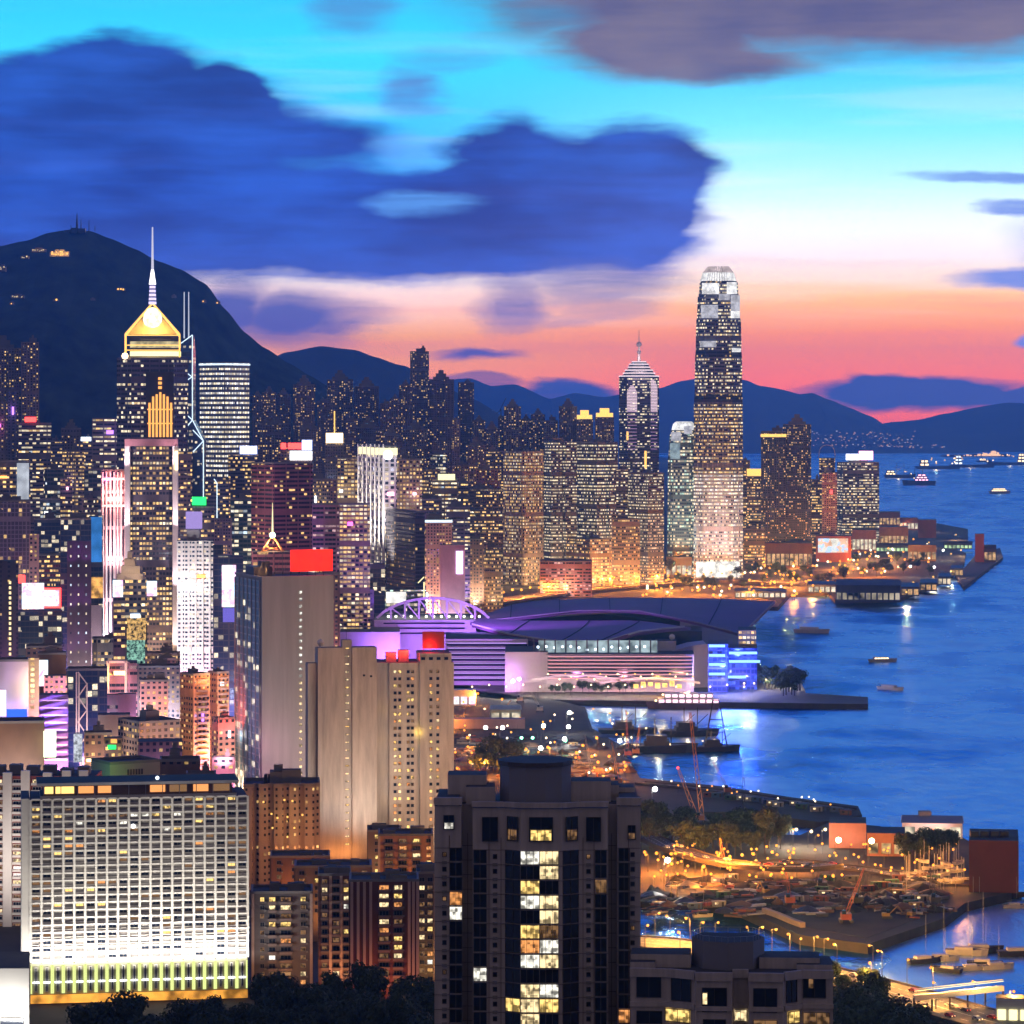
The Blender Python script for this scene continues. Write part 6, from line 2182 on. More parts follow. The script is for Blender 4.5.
# penthouse storey: deep framed openings
ax = ((f1.x, f1.y), (f2.x, f2.y))
m = MB()
for pa, va, pb, vb in ((472.6, 0, 505, 0), (505, 0, 521, -1.9), (521, -1.9, 562, -1.9), (562, -1.9, 579, 0), (579, 0, 608, 0), (434, 3, 461, 3), (617.6, 3, 641, 3)):
    A, B = fp_(U(pa), va - .05), fp_(U(pb), vb - .05)
    dr = (B - A).normalized()
    nn = Vector((dr.y, -dr.x, 0))
    for z0, z1 in ((Z(806.5, DF), Z(801.5 if va < 2 else 799, DF)),):
        mid = (A + B) / 2
        m.box(Vector((mid.x, mid.y, z0)) + nn * .3, ((B - A).length + .3, .7, z1 - z0), m_ft, ((dr.x, dr.y), (-dr.y, dr.x)))
m.each('parapet', fo)
pwin = Windows(fo, 'penthouse_window')
for pa, va, pb, vb, kind, zo in ((482, 0, 498, 0, -1, 829), (508, 0, 519, -1.6, 4, 828), (529, -1.9, 553, -1.9, 0, 828), (565, -1.7, 577, -.2, 4, 828), (586, 0, 601, 0, -1, 829), (443, 3, 454, 3, 2, 824), (628, 3, 636, 3, 4, 834)):
    A, B = fp_(U(pa), va - .1), fp_(U(pb), vb - .1)
    dr = (B - A).normalized()
    mid = (A + B) / 2 + Vector((dr.y, -dr.x, 0)) * .3
    hgt = 5.0 if zo > 826 and pa > 470 and pa < 610 else 3.0
    pwin.add((mid.x, mid.y, Z(zo, DF)), dr, (B - A).length, hgt, -1, m_trim, 1)
    if kind >= 0:
        pwin.add((mid.x - dr.y * -.06, mid.y - .08, Z(zo, DF) - hgt * .24), dr, (B - A).length * .9, hgt * .46, kind, m_trim, 2)
pwin.done()
m = MB()
for pa, pb, v0, zz in ((434, 461, 3, 799), (617.6, 641, 3, 799)):
    mid = (U(pa) + U(pb)) / 2
    m.box(fp_(mid, 12, zf), ((pb - pa) * k - 1, 16, 1.6), m_ft, ax, m_roof)
for px, wd, hh, v in ((466, 8, 5.6, 14), (590, 9, 4.2, 15), (606, 6, 3.2, 17), (480, 6, 3.6, 10), (620, 7, 2.6, 18)):
    m.box(fp_(U(px), v, zf), (wd, 8, hh), m_ft, ax, m_roof)
m.each('roof_hut', fo)
m = MB()
r8 = []
for i in range(12):
    a = 2 * math.pi * (i + .5) / 12
    r8.append(tuple(fp_(U(535.5) + 7.6 * math.cos(a), 12 + 7.6 * math.sin(a)))[:2])
m.prism(r8, zf, Z(770, DF), plain('drum_render', (.2, .2, .24), .8, vary=.1), m_roof)
r9 = [(FO.x + (p[0] - FO.x) * 1.0, p[1]) for p in r8]
m.build('roof_drum', fo)
m = MB()
c8 = fp_(U(535.5), 12)
r9 = [(c8.x + (p[0] - c8.x) * 1.05, c8.y + (p[1] - c8.y) * 1.05) for p in r8]
m.prism(r9, Z(770, DF), Z(765.5, DF), m_trim, m_roof, True)
m.build('drum_rim', fo)

# ---- its twin, lower right, cut by the picture's lower edge
DR = 640
k = DR / F
ro = empty('apartment_tower', (X(731, DR), DR, 40), 'dark lower tower with framed bay windows beside the nearest tower, roof at the bottom', 'apartment tower')
U = lambda px: (px - 731) * k
fphi = math.atan((731 - 512) / F)
f1, f2 = Vector((math.cos(fphi), -math.sin(fphi), 0)), Vector((math.sin(fphi), math.cos(fphi), 0))
FO = Vector((X(731, DR), DR, 0))
ax = ((f1.x, f1.y), (f2.x, f2.y))
plan = [(630, 3), (667, 3), (695, .4), (696, -1), (732, -1), (733, 3), (748, 3), (749, -1), (783, -1), (784, .4), (802, 3), (833, 3), (833, 24), (630, 24)]
zr = Z(975, DR)
m = MB()
m.prism([tuple(fp_(U(px), v))[:2] for px, v in plan], 20, zr, m_ft, m_roof)
m.build('wall', ro)
m = MB()
for (pa, va), (pb, vb) in zip(plan[:11], plan[1:12]):
    if abs(pa - pb) > 5:
        A, B = fp_(U(pa), va - .05), fp_(U(pb), vb - .05)
        dr = (B - A).normalized()
        mid = (A + B) / 2
        nn = Vector((dr.y, -dr.x, 0))
        m.box(Vector((mid.x, mid.y, zr - 1.0)) + nn * .25, ((B - A).length + .2, .6, 1.7), m_ft, ((dr.x, dr.y), (-dr.y, dr.x)))
        m.box(Vector((mid.x, mid.y, zr - 6.9)) + nn * .2, ((B - A).length + .2, .5, .9), m_ft, ((dr.x, dr.y), (-dr.y, dr.x)))
m.each('cornice', ro)
pwin = Windows(ro, 'bay_window')
for pa, va, pb, vb, zo, hh, kind in ((636, 3, 661, 3, 989, 4.8, -1), (671, 2.6, 691, .8, 991, 4.8, -1), (702, -1, 727, -1, 999, 4.8, -1), (753, -1, 777, -1, 999, 4.8, -1), (786, .7, 797, 2.3, 991, 4.8, -1), (803, 3, 826, 3, 988, 4.6, -1),
                                 (665, 3, 690, .9, 1018, 2.6, 0), (788, .9, 800, 2.6, 1018, 2.4, 0), (803, 3, 830, 3, 1020, 2.4, 4), (636, 3, 662, 3, 1021, 2.6, -1), (734, 3, 747, 3, 1018, 2.4, 1), (703, -1, 726, -1, 1025, 2.6, -1), (753, -1, 777, -1, 1025, 2.6, 4)):
    A, B = fp_(U(pa), va - .12), fp_(U(pb), vb - .12)
    dr = (B - A).normalized()
    mid = (A + B) / 2
    pwin.add((mid.x, mid.y, Z(zo, DR)), dr, (B - A).length, hh, kind, m_trim, 1)
for px, zo, kind in ((705, 998, 1), (811, 984, 4)):
    q = fp_(U(px), (-1 if px < 800 else 3) - .2, Z(zo, DR))
    pwin.add(q, f1, 1.1, 2.4, kind, m_trim, 0)
pwin.done()
m = MB()
r8 = [tuple(fp_(U(728) + x_, 10 + y_))[:2] for x_, y_ in ((-7.3, 3), (-5, -3), (0, -5), (5, -3), (7.3, 3), (5, 8), (-5, 8))]
m.prism(r8, zr, Z(947, DR), plain('drum_render', (.2, .2, .24), .8), m_roof)
m.build('roof_drum', ro)
m = MB()
for px, wd, hh, v in ((660, 12, 2.6, 12), (790, 12, 2.2, 12), (815, 7, 1.2, 10), (642, 5, 1.5, 9)):
    m.box(fp_(U(px), v, zr), (wd, 8, hh), m_ft, ax, m_roof)
m.each('roof_hut', ro)
m = MB()
zz = Z(947, DR)
for i in range(len(r8)):
    a, c = r8[i], r8[(i + 1) % len(r8)]
    m.bar((*a, zz + 1.1), (*c, zz + 1.1), .07, m_steel)
    for q in range(4):
        m.bar((a[0] + (c[0] - a[0]) * q / 4, a[1] + (c[1] - a[1]) * q / 4, zz), (a[0] + (c[0] - a[0]) * q / 4, a[1] + (c[1] - a[1]) * q / 4, zz + 1.1), .06, m_steel)
m.build('railing', ro)
# ------------------------------------------------------------------ roads
def ribbon(name, pts, width, z, mat, label=None, thick=0, kerb=False, curve=8):
    q = [G(px, py, z) for px, py in pts]
    q = [q[0]] + q + [q[-1]]
    line = []
    for i in range(len(q) - 3):
        p0, p1, p2, p3 = q[i:i + 4]
        for k in range(curve):
            t_ = k / curve
            line.append(.5 * ((2 * p1) + (p2 - p0) * t_ + (2 * p0 - 5 * p1 + 4 * p2 - p3) * t_ * t_ + (3 * p1 - p0 - 3 * p2 + p3) * t_ ** 3))
    line.append(q[-1])
    L, Rr = [], []
    for i, p in enumerate(line):
        a, b = line[max(0, i - 1)], line[min(len(line) - 1, i + 1)]
        d_ = (b - a)
        d_.z = 0
        d_.normalize()
        n_ = Vector((-d_.y, d_.x, 0)) * width / 2
        L.append(p + n_)
        Rr.append(p - n_)
    m = MB()
    dn = Vector((0, 0, -max(thick, .02)))
    for i in range(len(line) - 1):
        m.face([Rr[i], Rr[i + 1], L[i + 1], L[i]], mat)
        if thick:
            m.face([Rr[i] + dn, Rr[i + 1] + dn, Rr[i + 1], Rr[i]], m_quay)
            m.face([L[i + 1] + dn, L[i] + dn, L[i], L[i + 1]], m_quay)
            for S, sg in ((L, 1), (Rr, -1)):       # parapets
                a, b = S[i], S[i + 1]
                m.bar(a + Vector((0, 0, .45)), b + Vector((0, 0, .45)), .9, m_quay)
    o = tag(m.build(name), label or name.replace('_', ' '), None, None, 'structure')
    mk = MB()
    for f_ in (-.25, 0, .25):
        for i in range(0, len(line) - 1, 1):
            a = line[i] + (L[i] - Rr[i]) * f_
            b = line[i + 1] + (L[i + 1] - Rr[i + 1]) * f_
            c = a.lerp(b, .5) if f_ else b
            n_ = (L[i] - Rr[i]).normalized() * .12
            up = Vector((0, 0, .012))
            mk.face([a - n_ + up, c - n_ + up, c + n_ + up, a + n_ + up], m_white)
    mk.build('road_marking', o)
    return o, line


m_road = plain('worn_asphalt', (.10, .095, .09), .75, vary=.25, scale=.15)
_, road_a = ribbon('waterfront_road', [(560, 933), (620, 941), (660, 944), (700, 951), (745, 958), (790, 967), (840, 979), (890, 992), (950, 1010), (1060, 1040)], 26, 5.5, m_road, thick=1.6)
_, road_b = ribbon('curved_flyover', [(560, 838), (640, 836), (668, 846), (700, 856), (740, 864), (800, 867), (835, 864)], 12, 9, m_road, thick=1.5)
_, road_c = ribbon('harbour_highway', [(400, 618), (450, 608), (520, 598), (590, 589), (650, 584), (720, 581), (800, 583)], 34, 8, m_road, thick=1.5)
_, road_d = ribbon('yard_road', [(400, 790), (450, 776), (490, 770), (540, 772), (600, 790)], 14, 4.6, m_road, thick=.4)
_, road_e = ribbon('breakwater_road', [(640, 783), (700, 789), (780, 800), (850, 810)], 9, 4.7, m_road, thick=.5)
_, road_f = ribbon('club_road', [(735, 868), (790, 862), (830, 866), (880, 872), (930, 882), (985, 884)], 12, 4.5, m_road, thick=.3)

# ------------------------------------------------------------------ street lamps
# wakes and foam lines belong to the boats further down
def make_lamp(h, col, power, glowm, label, head=.55, group='street lamps'):
    o = empty('street_lamp', (0, 0, -500), label, 'street lamp', group)
    m = MB()
    m.bar((0, 0, -500), (0, 0, -500 + h), .28, m_dark, 6, .16)
    m.bar((0, 0, -500 + h), (1.4, 0, -500 + h + .35), .14, m_dark, 5)
    m.build('pole', o)
    m = MB()
    m.box((1.6, 0, -500 + h + .15), (1.1, .5, .22), m_steel)
    hd = m.build('lamp_head', o)
    m = MB()
    m.ball((1.6, 0, -500 + h), head, glowm, 8)
    m.build('bulb', hd)
    if power:
        light('lamp_light', 'POINT', (1.6, 0, -500 + h - head - .25), col, power, o, .3)
    return o


SOD = (1, .3, .03)
first_used = set()
def put_lamp(proto, loc, label=None, rz=0.0):
    if proto.name not in first_used:
        first_used.add(proto.name)
        proto.location = loc
        proto.rotation_euler = (0, 0, rz)
        if label:
            proto['label'] = label
        return proto
    return copy_tree(proto, loc, rz, label)


lamp_road = make_lamp(9, (1, .45, .08), 26000, g_orange, 'tall sodium lamp along the lit waterfront road at lower right', .5)
for px, py in ((690, 936), (700, 941), (715, 941), (748, 946), (759, 946), (772, 948), (790, 952), (800, 958), (814, 955), (824, 958), (837, 964), (871, 982), (873, 965), (882, 970), (907, 980), (933, 987), (936, 1004), (975, 1003), (655, 931), (670, 934), (1010, 1012), (645, 944), (680, 950), (735, 962)):
    put_lamp(lamp_road, G(px, py + 5, 5.5), rz=rf.uniform(0, 6))
lamp_works = make_lamp(9, SOD, 36000, g_orange, 'orange lamp in the row beside the curved flyover', .75)
for px, py in ((648, 872), (660, 873), (673, 873), (683, 874), (695, 875), (715, 875), (730, 876), (745, 875), (756, 874), (775, 872), (790, 872), (668, 884), (702, 886), (674, 864), (720, 872)):
    put_lamp(lamp_works, G(px, py, 4.2), rz=rf.uniform(0, 6))
lamp_club = make_lamp(8, (1, .38, .06), 9000, g_orange, 'orange lamp among the club buildings at the right', .55)
for px, py in ((790, 846), (815, 852), (850, 862), (884, 868), (905, 872), (918, 880), (936, 876), (950, 884), (968, 888), (978, 886), (895, 848), (932, 846), (942, 850), (860, 880), (880, 884), (905, 886), (842, 876)):
    put_lamp(lamp_club, G(px, py, 4.5), rz=rf.uniform(0, 6))
lamp_white = make_lamp(8, (1, .85, .6), 9000, g_warm, 'warm white lamp in the short row behind the flyover trees', .8)
for px, py in ((779, 846), (783, 846), (793, 846), (808, 848), (822, 846)):
    put_lamp(lamp_white, G(px, py, 4.5))
lamp_star = make_lamp(22, (1, .5, .12), 11000, glow('floodlamp_amber', (1, .72, .3), 40), 'tall bright amber floodlamp above the club road', 1.25, 'bright floodlamps')
for px, py, lab in ((835, 890, 'left one of the two dazzling amber floodlamps above the club road'), (868, 891, 'right one of the two dazzling amber floodlamps above the club road')):
    put_lamp(lamp_star, G(px, py, 4.2), lab)
lamp_flood = make_lamp(14, (1, .95, .85), 12000, glow('floodlamp_white', (1, .97, .88), 26), 'dazzling white floodlamp', 1.25, 'bright floodlamps')
for px, py, lab in ((567, 734, 'white floodlamp standing alone by the reclaimed shore, above two others'), (541, 748, 'white floodlamp left of the pair in the works yard'), (566, 749, 'white floodlamp in the works yard below the shore lamp'),
                    (500, 750, 'white floodlamp left in the works yard by the dark tree'), (483, 750, 'small white floodlamp at the left end of the works yard'), (511, 700, 'white floodlamp beside the violet hall, with a crane jib over it'), (517, 698, 'second white lamp close beside the violet hall'),
                    (652, 816, 'white floodlamp right of the dark tower roof'), (664, 892, 'white work lamp low in the orange site'), (942, 560, 'dazzling lamp near the ferry piers'), (909, 577, 'white lamp left on the ferry pier road'), (933, 578, 'white lamp between the ferry piers'), (617, 764, 'white lamp pair on the floodlight post by the basin'),
                    (562, 762, 'greenish white lamp in front of the roof drum'), (538, 772, 'white lamp just above the roof drum')):
    put_lamp(lamp_flood, G(px, py, 4.2), lab)
lamp_green = make_lamp(10, (.2, 1, .5), 4000, glow('green_lamp', (.25, 1, .6), 10), 'green work lamp', .9, 'green work lamps')
for px, py, lab in ((519, 754, 'left one of two green work lamps in the yard'), (530, 754, 'right one of two green work lamps in the yard'), (563, 757, 'green work lamp under the white pair')):
    put_lamp(lamp_green, G(px, py, 4.2), lab)
lamp_yard = make_lamp(9, SOD, 26000, g_orange, 'orange lamp in the reclamation yard', .9, 'street lamps')
for px, py in ((472, 778), (488, 776), (505, 780), (460, 784), (545, 778), (590, 772), (600, 778), (585, 760), (610, 772), (625, 782), (528, 764), (480, 762), (575, 768), (550, 762), (470, 752), (598, 752), (465, 715), (480, 706), (500, 712), (450, 730)):
    put_lamp(lamp_yard, G(px, py, 4.2), rz=rf.uniform(0, 6))
lamp_prom = make_lamp(8, (1, .82, .55), 9000, g_warm, 'warm lamp on the convention centre promenade', .7, 'promenade lamps')
for k in range(17):
    px = 470 + k * 17
    put_lamp(lamp_prom, G(px, 697.5 - (k % 2) * 2, 4))
for px, py in ((742, 690), (752, 690), (764, 686), (775, 682), (784, 684), (790, 684), (796, 686)):
    put_lamp(lamp_prom, G(px, py + 4, 4))
lamp_city = make_lamp(10, SOD, 90000, g_orange, 'orange street lamp in the lit quarter before the tallest skyscraper', 1.3, 'street lamps in the far waterfront quarter')
rl = random.Random(77)
for k in range(64):
    px = rl.uniform(650, 905)
    lo, hi = (566, 600) if px < 830 else (556, 578)
    put_lamp(lamp_city, G(px, rl.uniform(lo, hi), 4.2), rz=rl.uniform(0, 6))
lamp_pier = make_lamp(9, (1, .6, .25), 38000, g_gold, 'gold lamp among the ferry piers', 1.2, 'street lamps in the far waterfront quarter')
for px, py in ((868, 540), (884, 545), (899, 550), (915, 556), (928, 548), (950, 560), (960, 556), (978, 560), (990, 556), (880, 528), (900, 530), (890, 562), (870, 560), (850, 566), (955, 540), (930, 532), (912, 590), (932, 584), (950, 578), (905, 600)):
    put_lamp(lamp_pier, G(px, py, 4.2))
lamp_hw = make_lamp(10, SOD, 60000, g_orange, 'orange lamp along the elevated harbour highway', 1.3, 'lamps of the harbour highway')
for i in range(2, len(road_c) - 1, 1):
    put_lamp(lamp_hw, road_c[i] + Vector((0, 15 if i % 2 else -15, 0)))
lamp_town = make_lamp(9, (1, .55, .2), 24000, g_gold, 'gold street lamp between the office towers', 1.2, 'street lamps between the offices')
for px, py in ((405, 600), (418, 598), (436, 592), (450, 594), (465, 588), (480, 582), (488, 590), (500, 584), (515, 588), (535, 586), (560, 586), (590, 584), (612, 586), (470, 596), (492, 600), (444, 602)):
    put_lamp(lamp_town, G(px, py, 4.2))

spark = random.Random(55)
g_spark = glow('spark_orange', (1, .36, .045), 2.4)
g_sparkw = glow('spark_white', (1, .8, .5), 4)
m = MB()
def small_lamp(px, py, h, r, gm, z=4.2):
    g_ = G(px, py, z)
    m.bar(g_, g_ + Vector((0, 0, h)), r * .3, m_dark, 4)
    m.ball(g_ + Vector((0, 0, h)), r, gm, 6)
for k in range(150):
    px = spark.uniform(640, 935)
    lo, hi = (560, 601) if px < 830 else ((545, 578) if px < 900 else (540, 568))
    small_lamp(px, spark.uniform(lo, hi), 6, 1.6, g_spark if spark.random() < .7 else g_sparkw)
for k in range(84):
    small_lamp(spark.uniform(645, 800) if k < 54 else spark.uniform(800, 960), spark.uniform(852, 890), 5, .62, g_spark)
for k in range(60):
    small_lamp(spark.uniform(455, 632), spark.uniform(712, 786), 5, .7, g_sparkw if spark.random() < .5 else g_spark)
for k in range(16):
    px = spark.uniform(660, 850)
    small_lamp(px, 781 + (px - 640) * .125 + spark.uniform(2, 8), 4, .5, g_sparkw if k % 3 else g_spark, 4.6)
tag(m.build('street_lamps'), 'the smaller lamps scattered over the quays, works and the far waterfront quarter', None, None, 'stuff')

# ------------------------------------------------------------------ trees
def leaf_crown(seed, r, h, n, leaf):
    rr = random.Random(seed)
    m = MB()
    lobes = []
    for k in range(9):
        a = rr.uniform(0, 6.28)
        d_ = rr.uniform(0, r * .6)
        lobes.append((Vector((math.cos(a) * d_, math.sin(a) * d_, h * rr.uniform(.42, .86))), r * rr.uniform(.3, .55)))
    for k in range(n):
        c, q = rr.choice(lobes)
        v = Vector((rr.gauss(0, 1), rr.gauss(0, 1), rr.gauss(0, 1))).normalized() * q * rr.uniform(.55, 1.1)
        v.z *= .75
        p = c + v
        nrm = (v.normalized() + Vector((rr.uniform(-.7, .7), rr.uniform(-.7, .7), rr.uniform(-.4, .9)))).normalized()
        t1 = nrm.orthogonal().normalized()
        t2 = nrm.cross(t1)
        s_ = leaf * rr.uniform(.5, 1.2)
        m.face([p - t1 * s_, p + t2 * s_ * .7, p + t1 * s_, p - t2 * s_ * .7], MATS['leaf_a'] if rr.random() < .6 else MATS['leaf_b'])
    return m, lobes


plain('leaf_a', (.02, .04, .014), .8, vary=.4, scale=.5)
plain('leaf_b', (.032, .055, .02), .8, vary=.4, scale=.5)
m_bark = plain('bark', (.06, .045, .035), .9)
tree_protos = []
for s_, (r_, h_, n_, lf) in enumerate(((4.6, 11, 1500, .42), (5.4, 13, 1900, .45), (3.6, 9, 1100, .38), (6, 12, 2000, .48))):
    o = empty('tree', (0, 0, -500), 'tree', 'tree', 'trees')
    m, lobes = leaf_crown(s_ + 3, r_, h_, n_, lf)
    for i in range(len(m.v)):
        m.v[i] = (m.v[i][0], m.v[i][1], m.v[i][2] - 500)
    m.build('crown', o)
    t_ = MB()
    t_.bar((0, 0, -500), (.1, .1, -500 + h_ * .5), .6, m_bark, 7, .35)
    for c, q in lobes[:6]:
        t_.bar((.1, .1, -500 + h_ * .38), (c.x, c.y, c.z - 500), .28, m_bark, 5, .08)
    t_.build('trunk', o)
    tree_protos.append([o, False])


def put_tree(loc, label, group, sc=1.0, rr=rf):
    e = rr.choice(tree_protos)
    if not e[1]:
        e[1] = True
        o = e[0]
        o.location = loc
        o['label'] = label
        o.rotation_euler = (0, 0, rr.uniform(0, 6))
    else:
        o = copy_tree(e[0], loc, rr.uniform(0, 6), label)
    o['group'] = group
    o.scale = (sc * rr.uniform(.85, 1.15), sc * rr.uniform(.85, 1.15), sc * rr.uniform(.85, 1.15))
    return o


def grove(n, label, group, fx, seed, sc=1.0):
    rr = random.Random(seed)
    for k in range(n):
        px, py = fx(rr, k / max(1, n - 1))
        put_tree(G(px, py, 4), label, group, sc * rr.uniform(.8, 1.25), rr)


grove(64, 'dark leafy tree in the park belt below the hotel and the apartment blocks', 'park trees at the bottom', lambda r, q: (90 + q * 345 + r.uniform(-6, 6), r.uniform(1046, 1074) if q < .5 else r.uniform(1036, 1066)), 1, 1.35)
grove(16, 'tall dark tree before the apartment blocks, its crown reaching their lower floors', 'park trees at the bottom', lambda r, q: (275 + q * 160 + r.uniform(-8, 8), r.uniform(1018, 1034)), 21, 1.4)
grove(40, 'dark leafy tree in the grove at the lower right corner', 'grove at the lower right', lambda r, q: (842 + q * 84 + r.uniform(-8, 8), r.uniform(1016 + q * 34, 1085)), 2, 1.4)
grove(34, 'dark tree in the thick clump behind the curved flyover', 'clump behind the flyover', lambda r, q: (652 + q * 132 + r.uniform(-5, 5), r.uniform(838, 858)), 3, 1.35)
grove(14, 'lamp lit tree on the small park at the pier end', 'trees at the pier park', lambda r, q: (764 + q * 36, r.uniform(687, 696)), 4, 1.5)
grove(12, 'dark tree in the works yard left of the roof drum', 'trees of the works yard', lambda r, q: (478 + q * 42, r.uniform(770, 780)), 5, 1.3)
grove(16, 'dark tree on the green before the yacht club house', 'club trees', lambda r, q: (904 + q * 46, r.uniform(848, 862)), 6, .95)
grove(14, 'street tree in the strip before the banded hall', 'promenade trees', lambda r, q: (552 + q * 80, r.uniform(692, 696)), 7, .8)
grove(40, 'dark tree among the lamps of the far waterfront quarter', 'trees of the far waterfront', lambda r, q: (670 + q * 260, r.uniform(574, 592) - (12 if q > .7 else 0)), 8, 1.5)
grove(10, 'dark tree beside the harbour highway', 'trees by the highway', lambda r, q: (440 + q * 60, r.uniform(590, 600)), 9, 1.9)
grove(10, 'lit tree at the road end beside the grove', 'trees beside the lit road', lambda r, q: (800 + q * 70, r.uniform(985, 1000)), 12, .7)

# ------------------------------------------------------------------ ferry piers and low waterfront buildings
def hall(name, label, x0, x1, ytop, ybase, wall, roofm, lit=None, cat='building', dep=None, gable=True, group=None, lit_frac=.45, D=None):
    p0, p1 = G(x0, ybase, 4), G(x1, ybase, 4)
    D = p0.y
    phi = math.atan(((x0 + x1) / 2 - 512) / F)
    e1, e2 = Vector((math.cos(phi), -math.sin(phi), 0)), Vector((math.sin(phi), math.cos(phi), 0))
    W = (p1 - p0).length
    zt = Z(ytop, D)
    dp = dep or min(40, W * .8)
    hgt = zt - 4
    o = empty(name, p0 + e1 * W / 2, label, cat, group)
    m = MB()
    q = lambda u, v: tuple(p0 + e1 * (u * W) + e2 * (v * dp))[:2]
    eav = 4 + hgt * (.78 if gable else 1)
    m.prism([q(0, 0), q(1, 0), q(1, 1), q(0, 1)], 4, eav, wall, roofm)
    m.build('wall', o)
    if gable:
        m = MB()
        A, B, C_, D_ = [Vector((*q(u, v), eav)) for u, v in ((-.02, -.06), (1.02, -.06), (1.02, 1.06), (-.02, 1.06))]
        r0, r1 = Vector((*q(.0, .5), zt)), Vector((*q(1, .5), zt))
        m.face([A, B, r1, r0], roofm); m.face([C_, D_, r0, r1], roofm); m.face([B, C_, r1], wall); m.face([D_, A, r0], wall); m.face([D_, C_, B, A], roofm)
        m.build('roof', o)
    if lit:
        m = MB()
        n = max(3, int(W / 6))
        for k in range(n):
            a = p0 + e1 * (W * (k + .5) / n) - e2 * .25
            m.box((a.x, a.y, 4 + hgt * .12), (W / n * .72, .4, hgt * lit_frac), lit, ((e1.x, e1.y), (e2.x, e2.y)))
        m.build('lit_front', o)
    return o


m_pier = plain('pier_blue_grey', (.06, .075, .11), .7)
m_redw = plain('red_wall', (.3, .09, .06), .8)
g_pl = glow('pier_front_light', (1, .6, .25), 1.1, vary=.9, scale=.12)
g_pl2 = glow('pier_front_white', (1, .85, .6), 1.4, vary=.8, scale=.12)
GP = 'ferry piers and low waterfront halls'
hall('ferry_pier', 'long dark blue ferry pier hall with few lit windows, nearest of the piers', 836, 900, 580, 602, m_pier, m_pier, glow('few_lights', (1, .85, .6), .6, vary=1, scale=.05), group=GP, dep=60, lit_frac=.3)
hall('ferry_pier', 'second ferry pier with gold lit front, right of the dark blue hall', 901, 919, 584, 596, m_pier, m_dark, g_pl, group=GP, dep=70)
hall('ferry_pier', 'third ferry pier with orange lit front', 920, 937, 580, 591, m_pier, m_dark, g_pl, group=GP, dep=70)
hall('ferry_pier', 'fourth ferry pier, narrow, with lit front', 938, 951, 574, 585, m_pier, m_dark, g_pl2, group=GP, dep=70)
hall('ferry_pier', 'fifth and farthest ferry pier hall below the pier head tower', 951, 963, 566, 576, m_pier, m_dark, g_pl, group=GP, dep=60)
hall('terminal_hall', 'low dark hall roof in the lit quarter left of the dark blue pier', 808, 836, 582, 593, m_pier, m_dark, g_pl2, group=GP, dep=50)
hall('billboard_block', 'broad block with a bright colourful billboard across its front', 816, 851, 536, 562, m_redw, m_roof, None, group=GP, gable=False, dep=50)
D_ = G(833, 562, 4).y
bo_ = [o for o in COL.objects if o.name == 'billboard_block'][0]
m = MB(); m.box((X(833, D_ - 3), D_ - 4, Z(552.5, D_ - 3)), (X(848, D_) - X(818, D_), 1.5, Z(538.5, D_) - Z(552.5, D_)), screen('billboard_light', (1, .93, .8), (.5, .7, 1), (1, .55, .35), 1.7, .05))
m.build('billboard', bo_)
hall('terminal_hall', 'orange floodlit low building right of the billboard block', 876, 908, 527, 548, plain('orange_wall', (.45, .2, .1), .8), m_roof, g_pl, group=GP, gable=False, dep=60)
hall('terminal_hall', 'gold lit hall at the head of the ferry piers', 908, 936, 545, 561, plain('gold_wall', (.4, .26, .1), .8), m_roof, g_pl, group=GP, gable=False, dep=40)
hall('terminal_hall', 'red walled hall behind the dazzling pier lamp', 918, 936, 520, 538, m_redw, m_roof, None, group=GP, gable=False, dep=50)
hall('terminal_hall', 'pink lit office hall left of the orange building', 852, 876, 530, 552, plain('pink_wall', (.4, .2, .17), .8), m_roof, g_pl2, group=GP, gable=False, dep=50)
hall('terminal_hall', 'small lit hall at the back of the terminal by the dark banded tower', 879, 900, 512, 526, m_redw, m_roof, g_pl, group=GP, gable=False, dep=50)
hall('terminal_hall', 'low dark shed on the far side of the terminal', 900, 918, 518, 530, m_redw, m_roof, g_pl2, group=GP, gable=False, dep=40)
hall('covered_walkway', 'long covered walkway with green lit edge leading to the ferry terminal', 872, 908, 543, 552, m_pier, m_dark, glow('walk_green', (.7, 1, .5), 1.2, vary=.7, scale=.1), group=GP, dep=10, lit_frac=.35)
hall('covered_walkway', 'covered walkway bridge to the pier head tower', 944, 972, 541, 549, m_pier, m_dark, glow('walk_green', (.7, 1, .5), 1.2), group=GP, dep=9, lit_frac=.35)
hall('pier_tower', 'dark stepped tower at the outer pier head', 975, 984, 534, 562, m_redw, m_roof, None, group=GP, gable=False, dep=20)
hall('pier_house', 'low dark house with lit base beside the pier head tower', 984, 996, 545, 562, m_pier, m_roof, g_pl, group=GP, gable=True, dep=25)
hall('city_hall_block', 'low lit hall at the foot of the tallest skyscraper, left side', 634, 664, 561, 580, m_tan, m_roof, glow('lobby_warm', (1, .72, .35), 2.2, vary=.7, scale=.08), group='low halls below the tallest skyscraper', gable=False, dep=50)
hall('city_hall_block', 'brown low hall left of the brightest lit low hall', 612, 634, 556, 577, m_brown, m_roof, g_pl, group='low halls below the tallest skyscraper', gable=False, dep=50)
hall('city_hall_block', 'grey low hall between the lit hall and the tallest skyscraper', 666, 692, 557, 577, m_conc, m_roof, g_pl2, group='low halls below the tallest skyscraper', gable=False, dep=50)
hall('city_hall_block', 'low podium with lit floors under the waterfront tower pair', 744, 812, 543, 568, m_brown, m_roof, g_pl, group='low halls below the tallest skyscraper', gable=False, dep=60)
hall('city_hall_block', 'bright white lit pavilion on the open ground before the low halls', 636, 662, 570, 584, m_white, m_roof, g_screen, group='low halls below the tallest skyscraper', gable=False, dep=30)
